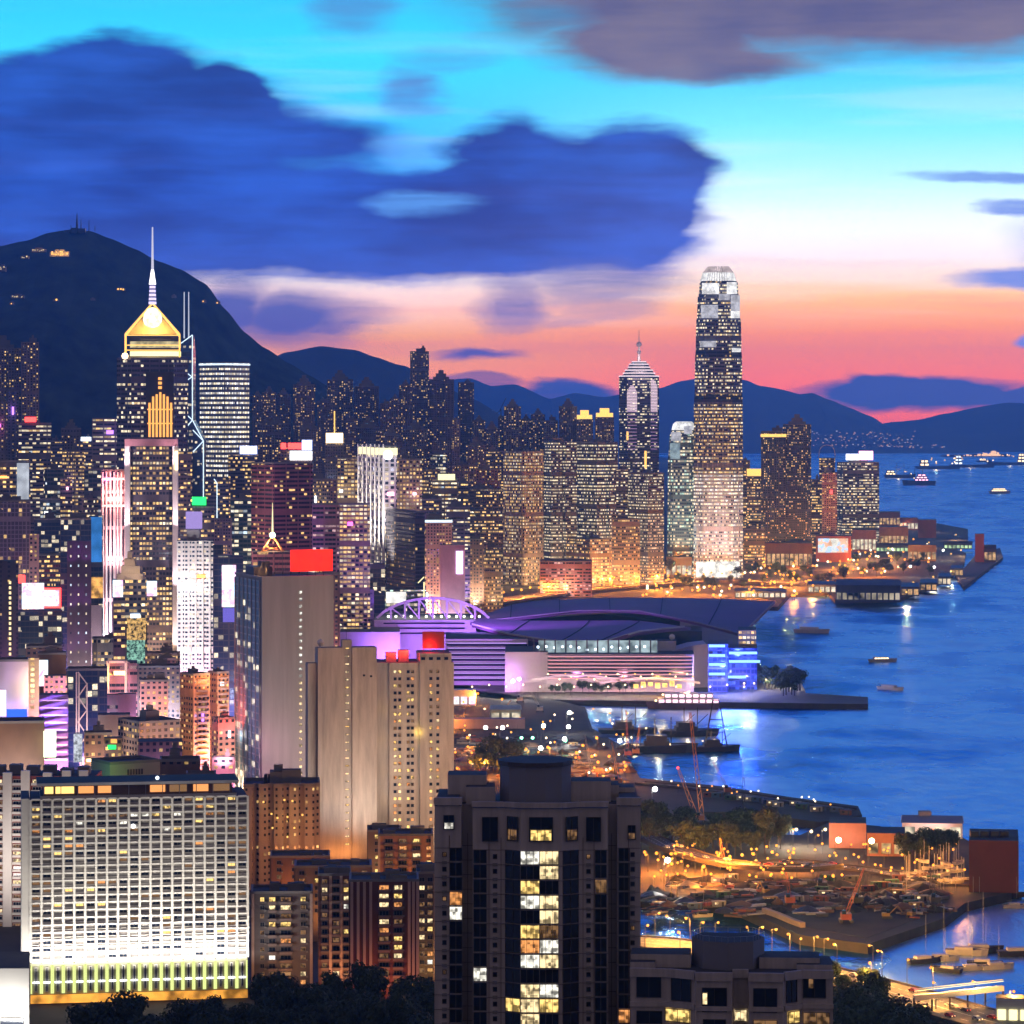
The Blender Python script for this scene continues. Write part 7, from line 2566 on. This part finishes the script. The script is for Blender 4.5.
hall('ferry_pier', 'flat lit landing stage at the water edge before the skyscraper', 735, 786, 589, 598, m_pier, m_dark, g_pl2, group=GP, dep=40)

# club buildings
cl = hall('club_house', 'white round cornered club house with lit decks on the shore at the right', 902, 962, 818, 838, m_white, plain('grey_roof', (.2, .2, .23), .6), g_pl2, cat='club house', gable=True, dep=26)
m = MB()
dq = G(920, 838, 4)
m.box(dq + Vector((4, 13, 8.6)), (6, 5, 3.2), m_conc)
m.build('lookout', cl)
light('deck_lamp', 'AREA', dq + Vector((4, -9, 7)), (1, .6, .55), 1500, cl, 20, dq + Vector((4, 0, 9)), size_y=2)
c2 = hall('club_shed', 'pink floodlit block with curved white edge left of the club house', 829, 866, 823, 848, plain('pink_wall', (.4, .2, .17), .8), m_roof, None, gable=False, dep=25)
q = G(846, 848, 4)
light('floodlight', 'AREA', q + Vector((0, -8, 3)), (1, .5, .35), 900, c2, 14, q + Vector((0, 0, 9)), size_y=1)
c3 = hall('club_shed', 'long orange lit shed between the pink block and the club house', 867, 905, 833, 856, plain('pink_wall', (.4, .2, .17), .8), m_roof, g_pl, gable=False, dep=25)
c4 = hall('warehouse', 'dark red windowless block at the right edge by the water', 969, 1018, 840, 892, plain('dark_red_wall', (.16, .045, .035), .85), m_roof, None, gable=False, dep=40)
light('floodlight', 'SPOT', G(962, 893, 7), (1, .3, .06), 4500, c4, .5, G(969, 885, 14), angle=110)
m = MB()
for k in range(4):
    a = G(978 + k * 10, 892, 4)
    m.box(a + Vector((0, 12, Z(840, a.y) - 4)), (3.5, 5, 2.5), m_roof)
m.build('roof_vent', c4)
hall('site_office', 'white lit site cabin block beside the concrete tower', 452, 476, 690, 706, m_white, m_white, g_screen, gable=False, dep=12, cat='site office')
hall('site_hall', 'low pale green site hall with rounded roof in the yard', 490, 521, 706, 722, plain('pale_green', (.35, .45, .4), .6), plain('pale_green', (.35, .45, .4), .6), g_pl2, dep=18, cat='site hall')
hall('site_hall', 'long flat pink roofed quay shed in the yard', 454, 525, 719, 729, m_mauve, m_mauve, None, dep=10, cat='site hall', gable=False)

# ------------------------------------------------------------------ cranes
def crane(label, base, jibs, mat, body=True, wd=1.4, lampm=None):
    """crawler crane: body on tracks and lattice jibs to the given points"""
    o = empty('crane', base, label, 'crane', 'cranes')
    if body:
        m = MB()
        for sx in (-1, 1):
            m.box(base + Vector((sx * 2.2, 0, 0)), (1.1, 7, 1.3), m_dark)
        m.build('track', o)
        m = MB()
        m.box(base + Vector((0, .4, 1.3)), (4.2, 6.5, 2.4), mat)
        m.box(base + Vector((-1.1, -2.6, 3.7)), (1.6, 1.8, 1.5), m_glassd)
        m.build('body', o)
    top = None
    for a, c in jibs:
        a, c = Vector(a), Vector(c)
        m = MB()
        t_ = (c - a).normalized()
        s1 = t_.cross(Vector((0, 1, 0)))
        s1 = (s1.normalized() if s1.length > .1 else Vector((1, 0, 0))) * wd / 2
        s2 = t_.cross(s1).normalized() * wd / 2
        n = max(4, int((c - a).length / (wd * 1.5)))
        for d1, d2 in ((1, 1), (1, -1), (-1, 1), (-1, -1)):
            m.bar(a + s1 * d1 + s2 * d2, c + (s1 * d1 + s2 * d2) * .4, wd * .17, mat)
        for k in range(n):
            p0, p1 = a.lerp(c, k / n), a.lerp(c, (k + 1) / n)
            sg = 1 if k % 2 else -1
            f0, f1 = 1 - .6 * k / n, 1 - .6 * (k + 1) / n
            for d2 in (1, -1):
                m.bar(p0 + (s1 * sg + s2 * d2) * f0, p1 + (-s1 * sg + s2 * d2) * f1, wd * .11, mat)
        m.build('jib', o)
        top = c
    m = MB()
    if mat is not m_dark:
        light('crane_fill', 'SPOT', base + Vector((0, -9, 2)), (1, .6, .2), 9000, o, .4, base + Vector((0, 0, 26)), angle=90)  # added spot that brightens the coloured cranes
    m.bar(top, Vector((top.x, top.y, max(base.z + 3, top.z - 14))), .12, m_dark)
    m.build('hook_cable', o)
    if lampm:
        m = MB(); m.ball(top, .7, lampm, 6); m.build('tip_lamp', o)
    return o


def cr(px0, py0, px1, py1, z=4.2, off=0):
    a = G(px0, py0, z)
    return a, P(px1, py1, a.y + off)
a, c = cr(700, 822, 690, 712)
_, c2_ = cr(698, 822, 678, 768)
crane('yellow twin jib crane standing tall by the breakwater, red lamp on its lower jib', a, [(a + Vector((1, 0, 3)), c), (a + Vector((-2, 0, 3)), c2_)], m_orange, lampm=g_redlamp, wd=2.2)
crn = [(728, 794, 713, 762, m_rust, 'small orange crane on the breakwater right of the yellow crane'), (744, 822, 743, 752, m_dark, 'dark upright pile rig on the breakwater'), (846, 922, 864, 868, m_rust, 'red crane on the dark works ground'), (858, 905, 865, 870, m_dark, 'dark crane beside the red one'),
       (520, 702, 541, 648, m_steel, 'pale crane jib before the violet hall'), (540, 712, 522, 676, m_steel, 'second pale crane leaning left before the violet hall'), (500, 720, 511, 700, m_orange, 'yellow crane arm beside the pale green hall'), (618, 785, 612, 742, m_orange, 'orange crane by the floodlight post at the basin'),
       (628, 757, 626, 710, m_rust, 'thin red crane beside the barges'), (636, 755, 640, 724, m_orange, 'short orange crane at the basin edge'), (560, 785, 556, 742, m_steel, 'pale crane in the yard behind the roof drum'), (592, 780, 585, 735, m_steel, 'pale slim crane right of the roof drum'), (465, 790, 448, 738, m_mauve, 'leaning crane next to the concrete tower'),
       (822, 890, 818, 862, m_dark, 'thin dark crane on the works ground left'), (724, 868, 720, 838, m_orange, 'short crane arm rising beside the flyover trees'), (935, 905, 930, 868, m_dark, 'dark derrick at the marina edge'), (790, 905, 786, 872, m_rust, 'small red crane in the middle of the works ground')]
for px0, py0, px1, py1, mt, lab in crn:
    a, c = cr(px0, py0, px1, py1)
    crane(lab, a, [(a + Vector((0, 0, 3)), c)], mt, wd=1.3)

# ------------------------------------------------------------------ site clutter
rc_ = random.Random(31)
cols = {'blue': plain('blue_paint', (.03, .07, .18), .6), 'rusty': plain('dull_rust', (.16, .05, .035), .7), 'white': plain('dull_white', (.3, .29, .28), .7), 'green': plain('green_paint', (.03, .1, .06), .6), 'yellow': plain('yellow_paint', (.3, .19, .04), .6), 'grey': plain('dull_grey', (.1, .1, .1), .7)}
cab = {}
def put_cabin(colr, loc, rz, label):
    if colr not in cab:
        o = empty('site_cabin', (0, 0, -500), label, 'site cabin', 'cabins and containers of the works')
        m = MB()
        m.box((0, 0, -500), (6.1, 2.5, 2.5), cols[colr])
        for k in range(9):
            m.box((-2.8 + k * .7, -1.28, -499.9), (.22, .08, 2.3), cols[colr])
        m.build('shell', o)
        m = MB()
        m.box((1.6, -1.3, -499.9), (.9, .12, 2.0), m_dark)
        m.build('door', o)
        m = MB()
        m.box((-1.2, -1.33, -498.8), (1.3, .1, .8), g_win[1] if colr in ('white', 'yellow') else m_glassd)
        m.build('window', o)
        cab[colr] = o
        o.location, o.rotation_euler = loc, (0, 0, rz)
        return o
    return copy_tree(cab[colr], loc, rz, label)
for k in range(60):
    colr = rc_.choice(list(cols))
    area = rc_.choice(('a', 'a', 'b', 'c'))
    if area == 'a':
        px, py = rc_.uniform(690, 935), rc_.uniform(876, 912)
        wh = 'on the dark works ground before the club buildings'
    elif area == 'b':
        px, py = rc_.uniform(455, 625), rc_.uniform(742, 784)
        wh = 'in the reclamation yard behind the nearest tower'
    else:
        px = rc_.uniform(700, 850)
        py = 780 + (px - 640) * .125 + rc_.uniform(6, 10)
        wh = 'along the breakwater'
    put_cabin(colr, G(px, py, 4.7 if area == 'c' else 4.2), rc_.uniform(-.5, .5), colr + ' site cabin ' + wh)

exo = None
for px, py, lab in ((887, 918, 'yellow excavator with raised arm on the works ground, leftmost of two'), (912, 917, 'second yellow excavator near the marina edge'), (765, 894, 'yellow excavator among the cabins of the works ground'), (575, 764, 'yellow excavator in the reclamation yard')):
    loc = G(px, py, 4.2)
    if exo is None:
        exo = empty('excavator', (0, 0, -500), lab, 'excavator', 'excavators of the works')
        m = MB()
        for sy in (-1, 1):
            m.box((0, sy * 1.3, -500), (4.2, .7, .9), m_dark)
        m.build('track', exo)
        m = MB(); m.box((-.5, 0, -499.1), (3.2, 2.6, 1.3), cols['yellow']); m.box((.4, -.7, -497.8), (1.3, 1.1, 1.3), m_glassd); m.build('body', exo)
        m = MB(); m.bar((1, .2, -498.3), (4.5, .2, -495), .55, cols['yellow']); m.bar((4.5, .2, -495), (6.4, .2, -497.6), .4, cols['yellow']); m.build('arm', exo)
        m = MB(); m.box((6.3, .2, -498.6), (1.0, 1.0, 1.0), m_dark); m.build('bucket', exo)
        exo.location = loc
    else:
        copy_tree(exo, loc, rc_.uniform(0, 3), lab)
m = MB()
def heap(c, r, h, mat, seed):
    """an irregular mound of spoil"""
    n, rows = 9, 3
    pt = []
    for j in range(rows + 1):
        rr_ = r * (1 - (j / rows) ** 1.4)
        pt.append([(c.x + math.cos(6.283 * i / n) * rr_ * (1 + .35 * noise.noise((i * 1.7, j, seed))), c.y + math.sin(6.283 * i / n) * rr_ * .8 * (1 + .35 * noise.noise((i, j * 1.3, seed + 5))), c.z + h * j / rows * (1 + .2 * noise.noise((i, j, seed + 9)))) for i in range(n)])
    for j in range(rows):
        for i in range(n):
            m.face([pt[j][i], pt[j][(i + 1) % n], pt[j + 1][(i + 1) % n], pt[j + 1][i]], mat)
for k in range(150):
    px, py = rc_.uniform(650, 940), rc_.uniform(878, 914)
    heap(G(px, py, 4.1), rc_.uniform(2, 9), rc_.uniform(.8, 3.4), rc_.choice((m_dirt, m_dark, m_dirt, m_brown)), k)
for k in range(90):
    px, py = rc_.uniform(455, 630), rc_.uniform(736, 786)
    heap(G(px, py, 4.1), rc_.uniform(3, 12), rc_.uniform(.8, 4), rc_.choice((m_dirt, m_dark, m_dirt, m_brown)), k + 300)
cl_pts = [(rc_.uniform(655, 940), rc_.uniform(880, 915)) for k in range(42)] + [(rc_.uniform(455, 628), rc_.uniform(738, 786)) for k in range(26)]
for cx_, cy_ in cl_pts:                      # stacks of pipes, beams and sheet piles lying at one angle
    an = rc_.uniform(-.9, .9)
    for k in range(rc_.randint(4, 14)):
        g_ = G(cx_ + rc_.gauss(0, 6), cy_ + rc_.gauss(0, 1.6), 4.15)
        ln, th = rc_.uniform(2, 9), rc_.uniform(.3, 1.4)
        mt = rc_.choice((m_dark, m_rust, m_brown, m_dark, m_conc, m_steel))
        m.box(g_ + Vector((0, 0, rc_.choice((0, 0, .8)))), (ln, th, th * rc_.uniform(.5, 1.2)), mt, ((math.cos(an), math.sin(an)), (-math.sin(an), math.cos(an))))
for k in range(70):                          # upright rebar, posts and scaffold poles
    px, py = (rc_.uniform(660, 940), rc_.uniform(878, 914)) if k < 45 else (rc_.uniform(460, 628), rc_.uniform(738, 784))
    g_ = G(px, py, 4.15)
    m.bar(g_, g_ + Vector((rc_.uniform(-.6, .6), 0, rc_.uniform(3, 9))), .22, m_dark)
tag(m.build('site_rubble'), 'stacked building material and rubble on the works grounds', None, None, 'stuff')
# hoarding along the works edge
m = MB()
pr = None
for px, py in ((764, 914), (778, 919), (792, 925), (803, 929)):
    g_ = G(px, py, 4.15)
    if pr:
        m.bar(pr + Vector((0, 0, 1.6)), g_ + Vector((0, 0, 1.6)), 3.0, m_tan)
    pr = g_
tag(m.build('hoarding'), 'pale hoarding wall along the edge of the works ground', 'wall')

# ------------------------------------------------------------------ boats
def hull(m, c, L, Wd, Hh, mat, rz, deck=None):
    ca, sa = math.cos(rz), math.sin(rz)
    def q(u, v, z):
        x, y = u * L / 2, v * Wd / 2
        return (c.x + x * ca - y * sa, c.y + x * sa + y * ca, c.z + z)
    prof = [(-1, .8), (-.4, 1), (.3, .95), (.7, .6), (1, 0)]
    for (u0, w0), (u1, w1) in zip(prof, prof[1:]):
        for sg in (1, -1):
            lo0, lo1 = q(u0 * .93, sg * w0 * .7, -.3), q(u1 * .93, sg * w1 * .7, -.3)
            hi0, hi1 = q(u0, sg * w0, Hh * (1 + .25 * max(0, u0))), q(u1, sg * w1, Hh * (1 + .25 * max(0, u1)))
            m.face([lo0, lo1, hi1, hi0] if sg < 0 else [lo1, lo0, hi0, hi1], mat)
        m.face([q(u0, -w0, Hh * .96), q(u1, -w1, Hh * .96), q(u1, w1, Hh * .96), q(u0, w0, Hh * .96)], deck or mat)
    m.face([q(-.93, -.56, -.3), q(-1, -.8, Hh), q(-1, .8, Hh), q(-.93, .56, -.3)], mat)
    return q


def boat(name, label, px, py, L, mat, rz=0.0, cabin=.45, tiers=1, lit=None, mast=0, cat='boat', group=None, Wk=.26, Hk=.1, lamps=0, derrick=False):
    c = G(px, py, 0)
    o = empty(name, c, label, cat, group)
    m = MB()
    q = hull(m, c, L, L * Wk, L * Hk, mat, rz, m_conc)
    m.build('hull', o)
    ca, sa = math.cos(rz), math.sin(rz)
    ax = ((ca, sa), (-sa, ca))
    z = L * Hk * .96
    m = MB(); g_ = MB()
    for t_ in range(tiers):
        cl_ = L * cabin * (1 - .2 * t_)
        cc = Vector(q(-.15 if cabin > .3 else -.6, 0, z))
        m.box(cc, (cl_, L * Wk * .66, L * .07), m_dark if 'barge' in name else (m_conc if 'ship' in name else m_white), ax)
        if lit:
            for k in range(max(2, int(cl_ / (L * .09)))):
                n_ = max(2, int(cl_ / (L * .09)))
                for sg in (-1, 1):
                    w_ = cc + Vector((ca, sa, 0)) * (cl_ * ((k + .5) / n_ - .5)) + Vector((-sa, ca, 0)) * (sg * L * Wk * .335) + Vector((0, 0, L * .018))
                    g_.box(w_, (cl_ / n_ * .7, L * .012, L * .035), lit, ax)
        z += L * .07
    m.build('cabin', o)
    if g_.v:
        g_.build('cabin_window', o)
    if mast:
        m = MB()
        b0 = Vector(q(.05, 0, L * Hk))
        m.bar(b0, b0 + Vector((0, 0, mast)), max(.12, L * .008), m_steel, 5)
        m.bar(b0 + Vector((0, 0, 1.6)), Vector(q(-.7, 0, L * Hk + 1.6)), max(.1, L * .007), m_steel)
        m.build('mast', o)
    if derrick:
        m = MB()
        for u in (-.2, .25):
            b0 = Vector(q(u, 0, L * Hk))
            m.bar(b0, b0 + Vector((0, 0, L * .38)), L * .02, m_dark)
            m.bar(b0 + Vector((0, 0, L * .1)), Vector(q(u + .35, 0, L * .36)), L * .014, m_dark)
        m.build('derrick', o)
    if lamps:
        m = MB()
        rr = random.Random(int(px))
        for k in range(lamps):
            m.ball(Vector(q(rr.uniform(-.8, .8), 0, L * rr.uniform(.1, .24))), L * .016, g_gold if k % 2 else g_warm, 6)
        m.each('deck_lamp', o)
        light('boat_light', 'POINT', Vector(q(-.1, -.6, L * .25)), (1, .6, .25), L * L * 3, o, .5)
    return o


m_navy = plain('dark_hull', (.03, .035, .06), .6)
GD = 'ships on the far harbour'
boat('cargo_ship', 'lit cargo ship in the middle of the far row of ships', 938, 469, 190, m_navy, .1, .2, 2, g_warm, 0, 'ship', GD, .14, .06, 10)
boat('cargo_ship', 'dark cargo ship right of the lit one, bow to the right', 972, 467.5, 190, m_navy, 0, .18, 3, g_cool, 0, 'ship', GD, .13, .06, 4)
boat('cargo_ship', 'cargo ship at the right edge of the far row', 1008, 465, 190, m_navy, 3.1, .18, 3, g_warm, 0, 'ship', GD, .13, .06, 4)
boat('harbour_barge', 'dark derrick ship, left one of the near pair on the open harbour', 900, 478, 110, m_navy, 0, .3, 2, g_warm, 0, 'ship', GD, .25, .1, 3, True)
boat('harbour_barge', 'dark derrick ship, right one of the near pair, tall rig', 919, 485, 105, m_navy, 3.1, .4, 3, g_pinks, 0, 'ship', GD, .25, .12, 2, True)
boat('ferry', 'small lit ferry near the right edge of the open harbour', 1000, 493.5, 62, m_white, .2, .7, 2, g_warm, 0, 'ferry', GD, .3, .1, 4)
boat('tug_boat', 'tiny lit boat before the glowing islet', 984, 462, 70, m_navy, 0, .4, 2, g_warm, 0, 'boat', GD, .3, .1, 2)
boat('motor_boat', 'grey motor boat alone off the tip of the wing roof', 812, 633, 36, m_white, -.3, .5, 1, None, 0, 'boat', 'small boats on the harbour')
boat('motor_boat', 'small white boat in the middle of the open water', 883, 662, 26, m_white, .2, .5, 1, g_warm, 0, 'boat', 'small boats on the harbour')
boat('motor_boat', 'small boat running right with a short white wake', 891, 690, 24, m_white, -.7, .5, 1, None, 0, 'boat', 'small boats on the harbour')
boat('tour_boat', 'pink lit two decked tour boat moored before the convention centre', 683, 709, 54, m_mauve, 3.14, .82, 2, glow('tour_light', (1, .6, .75), 3), 0, 'boat', None, .2, .08, 6)
# derrick barges in the basin
GB2 = 'work barges in the basin'
for px, py, L, rz, lab, mt in ((716, 751, 32, .1, 'dark derrick barge with a tall frame, rightmost of the basin barges', m_navy), (662, 752, 46, 0, 'long dark work barge in the middle of the basin', m_navy), (636, 752, 24, .2, 'barge with an orange house beside the basin edge', m_orange), (690, 736, 40, .1, 'dark barge below the tour boat', m_navy), (628, 735, 40, 0, 'flat dark barge left in the basin', m_navy)):
    o = boat('work_barge', lab, px, py, L, mt, rz, .35, 2, g_win[1] if mt is m_orange else None, 0, 'barge', GB2, .4, .1, 1, True)
c = G(716, 751, 0)
m = MB()
for sx in (-1, 1):
    m.bar(c + Vector((sx * 7, -3, 3)), c + Vector((sx * 2, 0, 32)), 1.0, m_dark)
    m.bar(c + Vector((sx * 7, 4, 3)), c + Vector((sx * 2, 0, 32)), .8, m_dark)
for zz, w_ in ((12, 5.4), (20, 4), (32, 2)):
    m.bar(c + Vector((-w_, 0, zz)), c + Vector((w_, 0, zz)), .7, m_dark)
fo_ = tag(m.build('lifting_frame', None, c), 'tall dark lifting frame standing on the rightmost derrick barge', 'lifting frame')
# moored yachts
GY = 'yachts moored in the shelter'
yl = [(925, 963, 15, .4, 17, 'dark hulled yacht at the left end of the left moored cluster', 'd'), (943, 961, 14, .2, 20, 'yacht with the tallest mast in the left moored cluster', 'w'), (946, 972, 13, 2.6, 15, 'yacht lowest in the left moored cluster', 'd'),
      (967, 955, 17, -.2, 19, 'white motor yacht highest in the right moored cluster', 'w'), (982, 953, 18, .1, 22, 'large covered yacht behind the white motor yacht', 'd'), (972, 970, 12, .3, 14, 'small boat lowest left in the right moored cluster', 'w'), (985, 966, 14, -.2, 16, 'dark yacht in the middle of the right moored cluster', 'd'),
      (998, 969, 14, .3, 15, 'yacht at the right end of the right moored cluster', 'w'), (1020, 956, 18, .1, 0, 'dark motor yacht cut by the right picture edge', 'd'), (1016, 908, 12, .1, 12, 'small yacht by the jetty at the right edge', 'w'), (703, 917, 9, .2, 9, 'small sailing boat alone in the narrow basin by the road', 'w')]
for px, py, L, rz, mast, lab, cc in yl:
    boat('yacht', lab, px, py, L, m_navy if cc == 'd' else m_white, rz, .42, 1, None, mast, 'yacht', GY, .3, .13)
rr = random.Random(3)
for k in range(40):
    px, py = rr.uniform(906, 966), rr.uniform(862, 884)
    if k > 26:
        px, py = rr.uniform(905, 1015), rr.uniform(897, 902)
    if k <= 26:
        lb = 'white dinghy with bare mast parked on the hard before the club house'
        z_ = 4.2
    else:
        lb = 'small dark boat with bare mast moored along the jetty'
        z_ = 0
    c = G(px, py, z_)
    if k in (0, 27):
        o = empty('sailing_boat', Vector((0, 0, -500)), lb, 'boat', 'masted boats of the club')
        m = MB()
        q = hull(m, Vector((0, 0, -499.7)), 8, 2.4, 1.1, m_white if k == 0 else m_navy, 0, m_conc)
        m.build('hull', o)
        m = MB(); m.bar((0, 0, -499), (0, 0, -500 + 11), .2, m_steel, 5); m.bar((0, 0, -498), (-3, 0, -498), .14, m_steel); m.build('mast', o)
        pro = o
        o.location = c
        o.rotation_euler = (0, 0, rr.uniform(0, 6))
    else:
        copy_tree(pro, c, rr.uniform(0, 6), lb)
m = MB()
a, c = G(888, 893, 2), G(1060, 895, 2)
m.bar(a, c, 3, m_quay)
tag(m.build('jetty', None, a), 'long narrow jetty at the edge of the yacht shelter', 'jetty')
# glowing islet far off and lights of the far shore
io = empty('lit_islet', P(975, 455, 17000), 'glowing low islet with lit buildings far out on the right', 'islet')
m = MB()
k_ = 17000 / F
for px, w_, hh in ((978, 66, 12), (958, 30, 8), (990, 34, 16)):
    m.box(Vector((X(px, 17000), 17050, -2)), (w_ * k_, 120, hh), m_dark)
m.build('ground', io)
m = MB()
rr = random.Random(8)
for k in range(46):
    px = rr.gauss(984, 11) if k < 34 else rr.uniform(946, 1010)
    hgt = rr.uniform(6, 34) * max(.25, 1 - abs(px - 992) / 24)
    m.box((X(px, 16980), 16980, 4), (rr.uniform(4, 12), 8, hgt), glow('islet_light', (1, .55, .25), 2.2))
m.build('lit_building', io)
m = MB()
for k in range(150):
    px = rr.uniform(800, 915) if k < 110 else rr.uniform(830, 945)
    py = rr.uniform(431, 447) if k < 110 else rr.uniform(445, 448)
    q = P(px, py, 18300)
    s_ = rr.uniform(2, 6)
    m.box(q, (s_ * 1.5, s_, s_), glow('far_town_amber', (1, .55, .28), .8) if rr.random() < .7 else glow('far_town_white', (.9, .9, 1), .7))
tag(m.build('far_town'), 'scattered lights of a far town at the foot of the hills', None, None, 'stuff')

# ------------------------------------------------------------------ traffic
car_cols = {'white': plain('car_white', (.6, .6, .6), .35, vary=.05), 'red': plain('car_red', (.4, .03, .02), .35), 'dark': plain('car_dark', (.03, .03, .035), .35), 'silver': plain('car_silver', (.3, .31, .33), .3, .5)}
cars = {}
def make_car(c_):
    o = empty('car', (0, 0, -500), c_ + ' car', 'car', 'cars on the lit roads')
    m = MB()
    prof = [(-2.1, .35), (2.1, .35), (2.15, .75), (1.2, .9), (.6, 1.42), (-1.2, 1.42), (-1.9, .95), (-2.15, .85)]
    for i in range(len(prof)):
        a, b = prof[i], prof[(i + 1) % len(prof)]
        m.face([(a[0], -.85, a[1] - 500), (b[0], -.85, b[1] - 500), (b[0], .85, b[1] - 500), (a[0], .85, a[1] - 500)][::-1], car_cols[c_])
    m.face([(p[0], -.85, p[1] - 500) for p in prof], car_cols[c_])
    m.face([(p[0], .85, p[1] - 500) for p in prof][::-1], car_cols[c_])
    m.build('body', o)
    m = MB()
    for sg in (-1, 1):
        m.box((-.3, sg * .86, -499.05), (1.7, .04, .38), m_glassd)
    m.build('window', o)
    for sx in (-1.3, 1.3):
        for sy in (-.8, .8):
            m = MB(); m.bar((sx, sy - .1, -499.67), (sx, sy + .1, -499.67), .64, m_dark, 8); m.build('wheel', o)
    for sy in (-.6, .6):
        m = MB(); m.ball((2.15, sy, -499.35), .16, g_warm, 6); m.build('headlight', o)
        m = MB(); m.ball((-2.12, sy, -499.25), .14, g_redlamp, 6); m.build('tail_light', o)
    return o
rr = random.Random(12)
def traffic(line, n, width, where, lo=0, hi=1):
    for k in range(n):
        i = int((lo + (hi - lo) * rr.random()) * (len(line) - 2))
        a, b = line[i], line[i + 1]
        t_ = (b - a).normalized()
        side = rr.choice((-1, 1))
        p = a.lerp(b, rr.random()) + Vector((-t_.y, t_.x, 0)) * side * width * rr.choice((.12, .3))
        rz = math.atan2(t_.y, t_.x) + (math.pi if side > 0 else 0)
        c_ = rr.choice(list(car_cols))
        lab = c_ + ' car on the ' + where
        loc = p + Vector((0, 0, .03))
        if c_ not in cars:
            cars[c_] = make_car(c_)
            cars[c_].location, cars[c_].rotation_euler = loc, (0, 0, rz)
            cars[c_]['label'] = lab
        else:
            copy_tree(cars[c_], loc, rz, lab)
traffic(road_a, 34, 26, 'lit waterfront road at lower right', .25, .95)
traffic(road_b, 10, 12, 'curved flyover', .25, .9)
traffic(road_f, 8, 12, 'club road before the floodlamps')
traffic(road_d, 8, 14, 'yard road behind the nearest tower', .2, .6)
traffic(road_c, 14, 34, 'elevated harbour highway', .2, .9)
# footbridge at the lower right corner
fb = empty('footbridge', G(965, 1016, 5), 'bright lit covered footbridge over the road at the lower right corner', 'footbridge')
a, c = P(914, 998, 1130), P(1003, 988, 1140)
m = MB(); m.bar(a, c, 2.6, m_white); m.build('deck', fb)
m = MB(); m.bar(a + Vector((0, 0, 3)), c + Vector((0, 0, 3)), .5, m_white); m.bar(a + Vector((0, -1.2, 2.6)), c + Vector((0, -1.2, 2.6)), .3, g_pale); m.build('roof', fb)
m = MB()
for k in range(6):
    q = a.lerp(c, k / 5)
    m.bar(Vector((q.x, q.y, 5)), q, .8, m_quay)
m.build('pier', fb)
light('bridge_light', 'AREA', a.lerp(c, .5) + Vector((0, -3, 6)), (1, .7, .28), 1600, fb, 26, a.lerp(c, .5), size_y=1)
kb = hall('lit_kiosk', 'dazzling lit kiosk under the right end of the footbridge', 996, 1030, 998, 1024, m_white, m_roof, g_pale, gable=False, dep=8, cat='kiosk')

# wakes trailing from the moving boats
m_foam = plain('wake_foam', (.30, .42, .62), .5, vary=.3, scale=.05)
def wake(bname, label_part, x0, y0, x1, y1, w0, w1):
    for o in COL.objects:
        if o.parent is None and o.get('label', '').startswith(label_part):
            a, c = G(x0, y0, .05), G(x1, y1, .05)
            m = MB()
            n = 14
            for k in range(n):
                p, q = a.lerp(c, k / n), a.lerp(c, (k + 1) / n)
                s0 = (c - a).normalized()
                s0 = Vector((-s0.y, s0.x, 0))
                u0, u1 = (w0 + (w1 - w0) * k / n) / 2, (w0 + (w1 - w0) * (k + 1) / n) / 2
                for sg in (-1, 1):
                    m.face([p + s0 * sg * u0 * .55, q + s0 * sg * u1 * .55, q + s0 * sg * u1, p + s0 * sg * u0], m_foam)
            m.build('wake', o)
            return
wake('ferry', 'small lit ferry near', 1003, 492.5, 1180, 489, 14, 60)
wake('motor_boat', 'small boat running right', 887, 689.2, 876, 683, 2, 5)
wake('motor_boat', 'small white boat in the middle', 879, 661, 840, 657, 2, 6)
wake('harbour_barge', 'dark derrick ship, right one', 935, 484, 1160, 480.5, 8, 40)
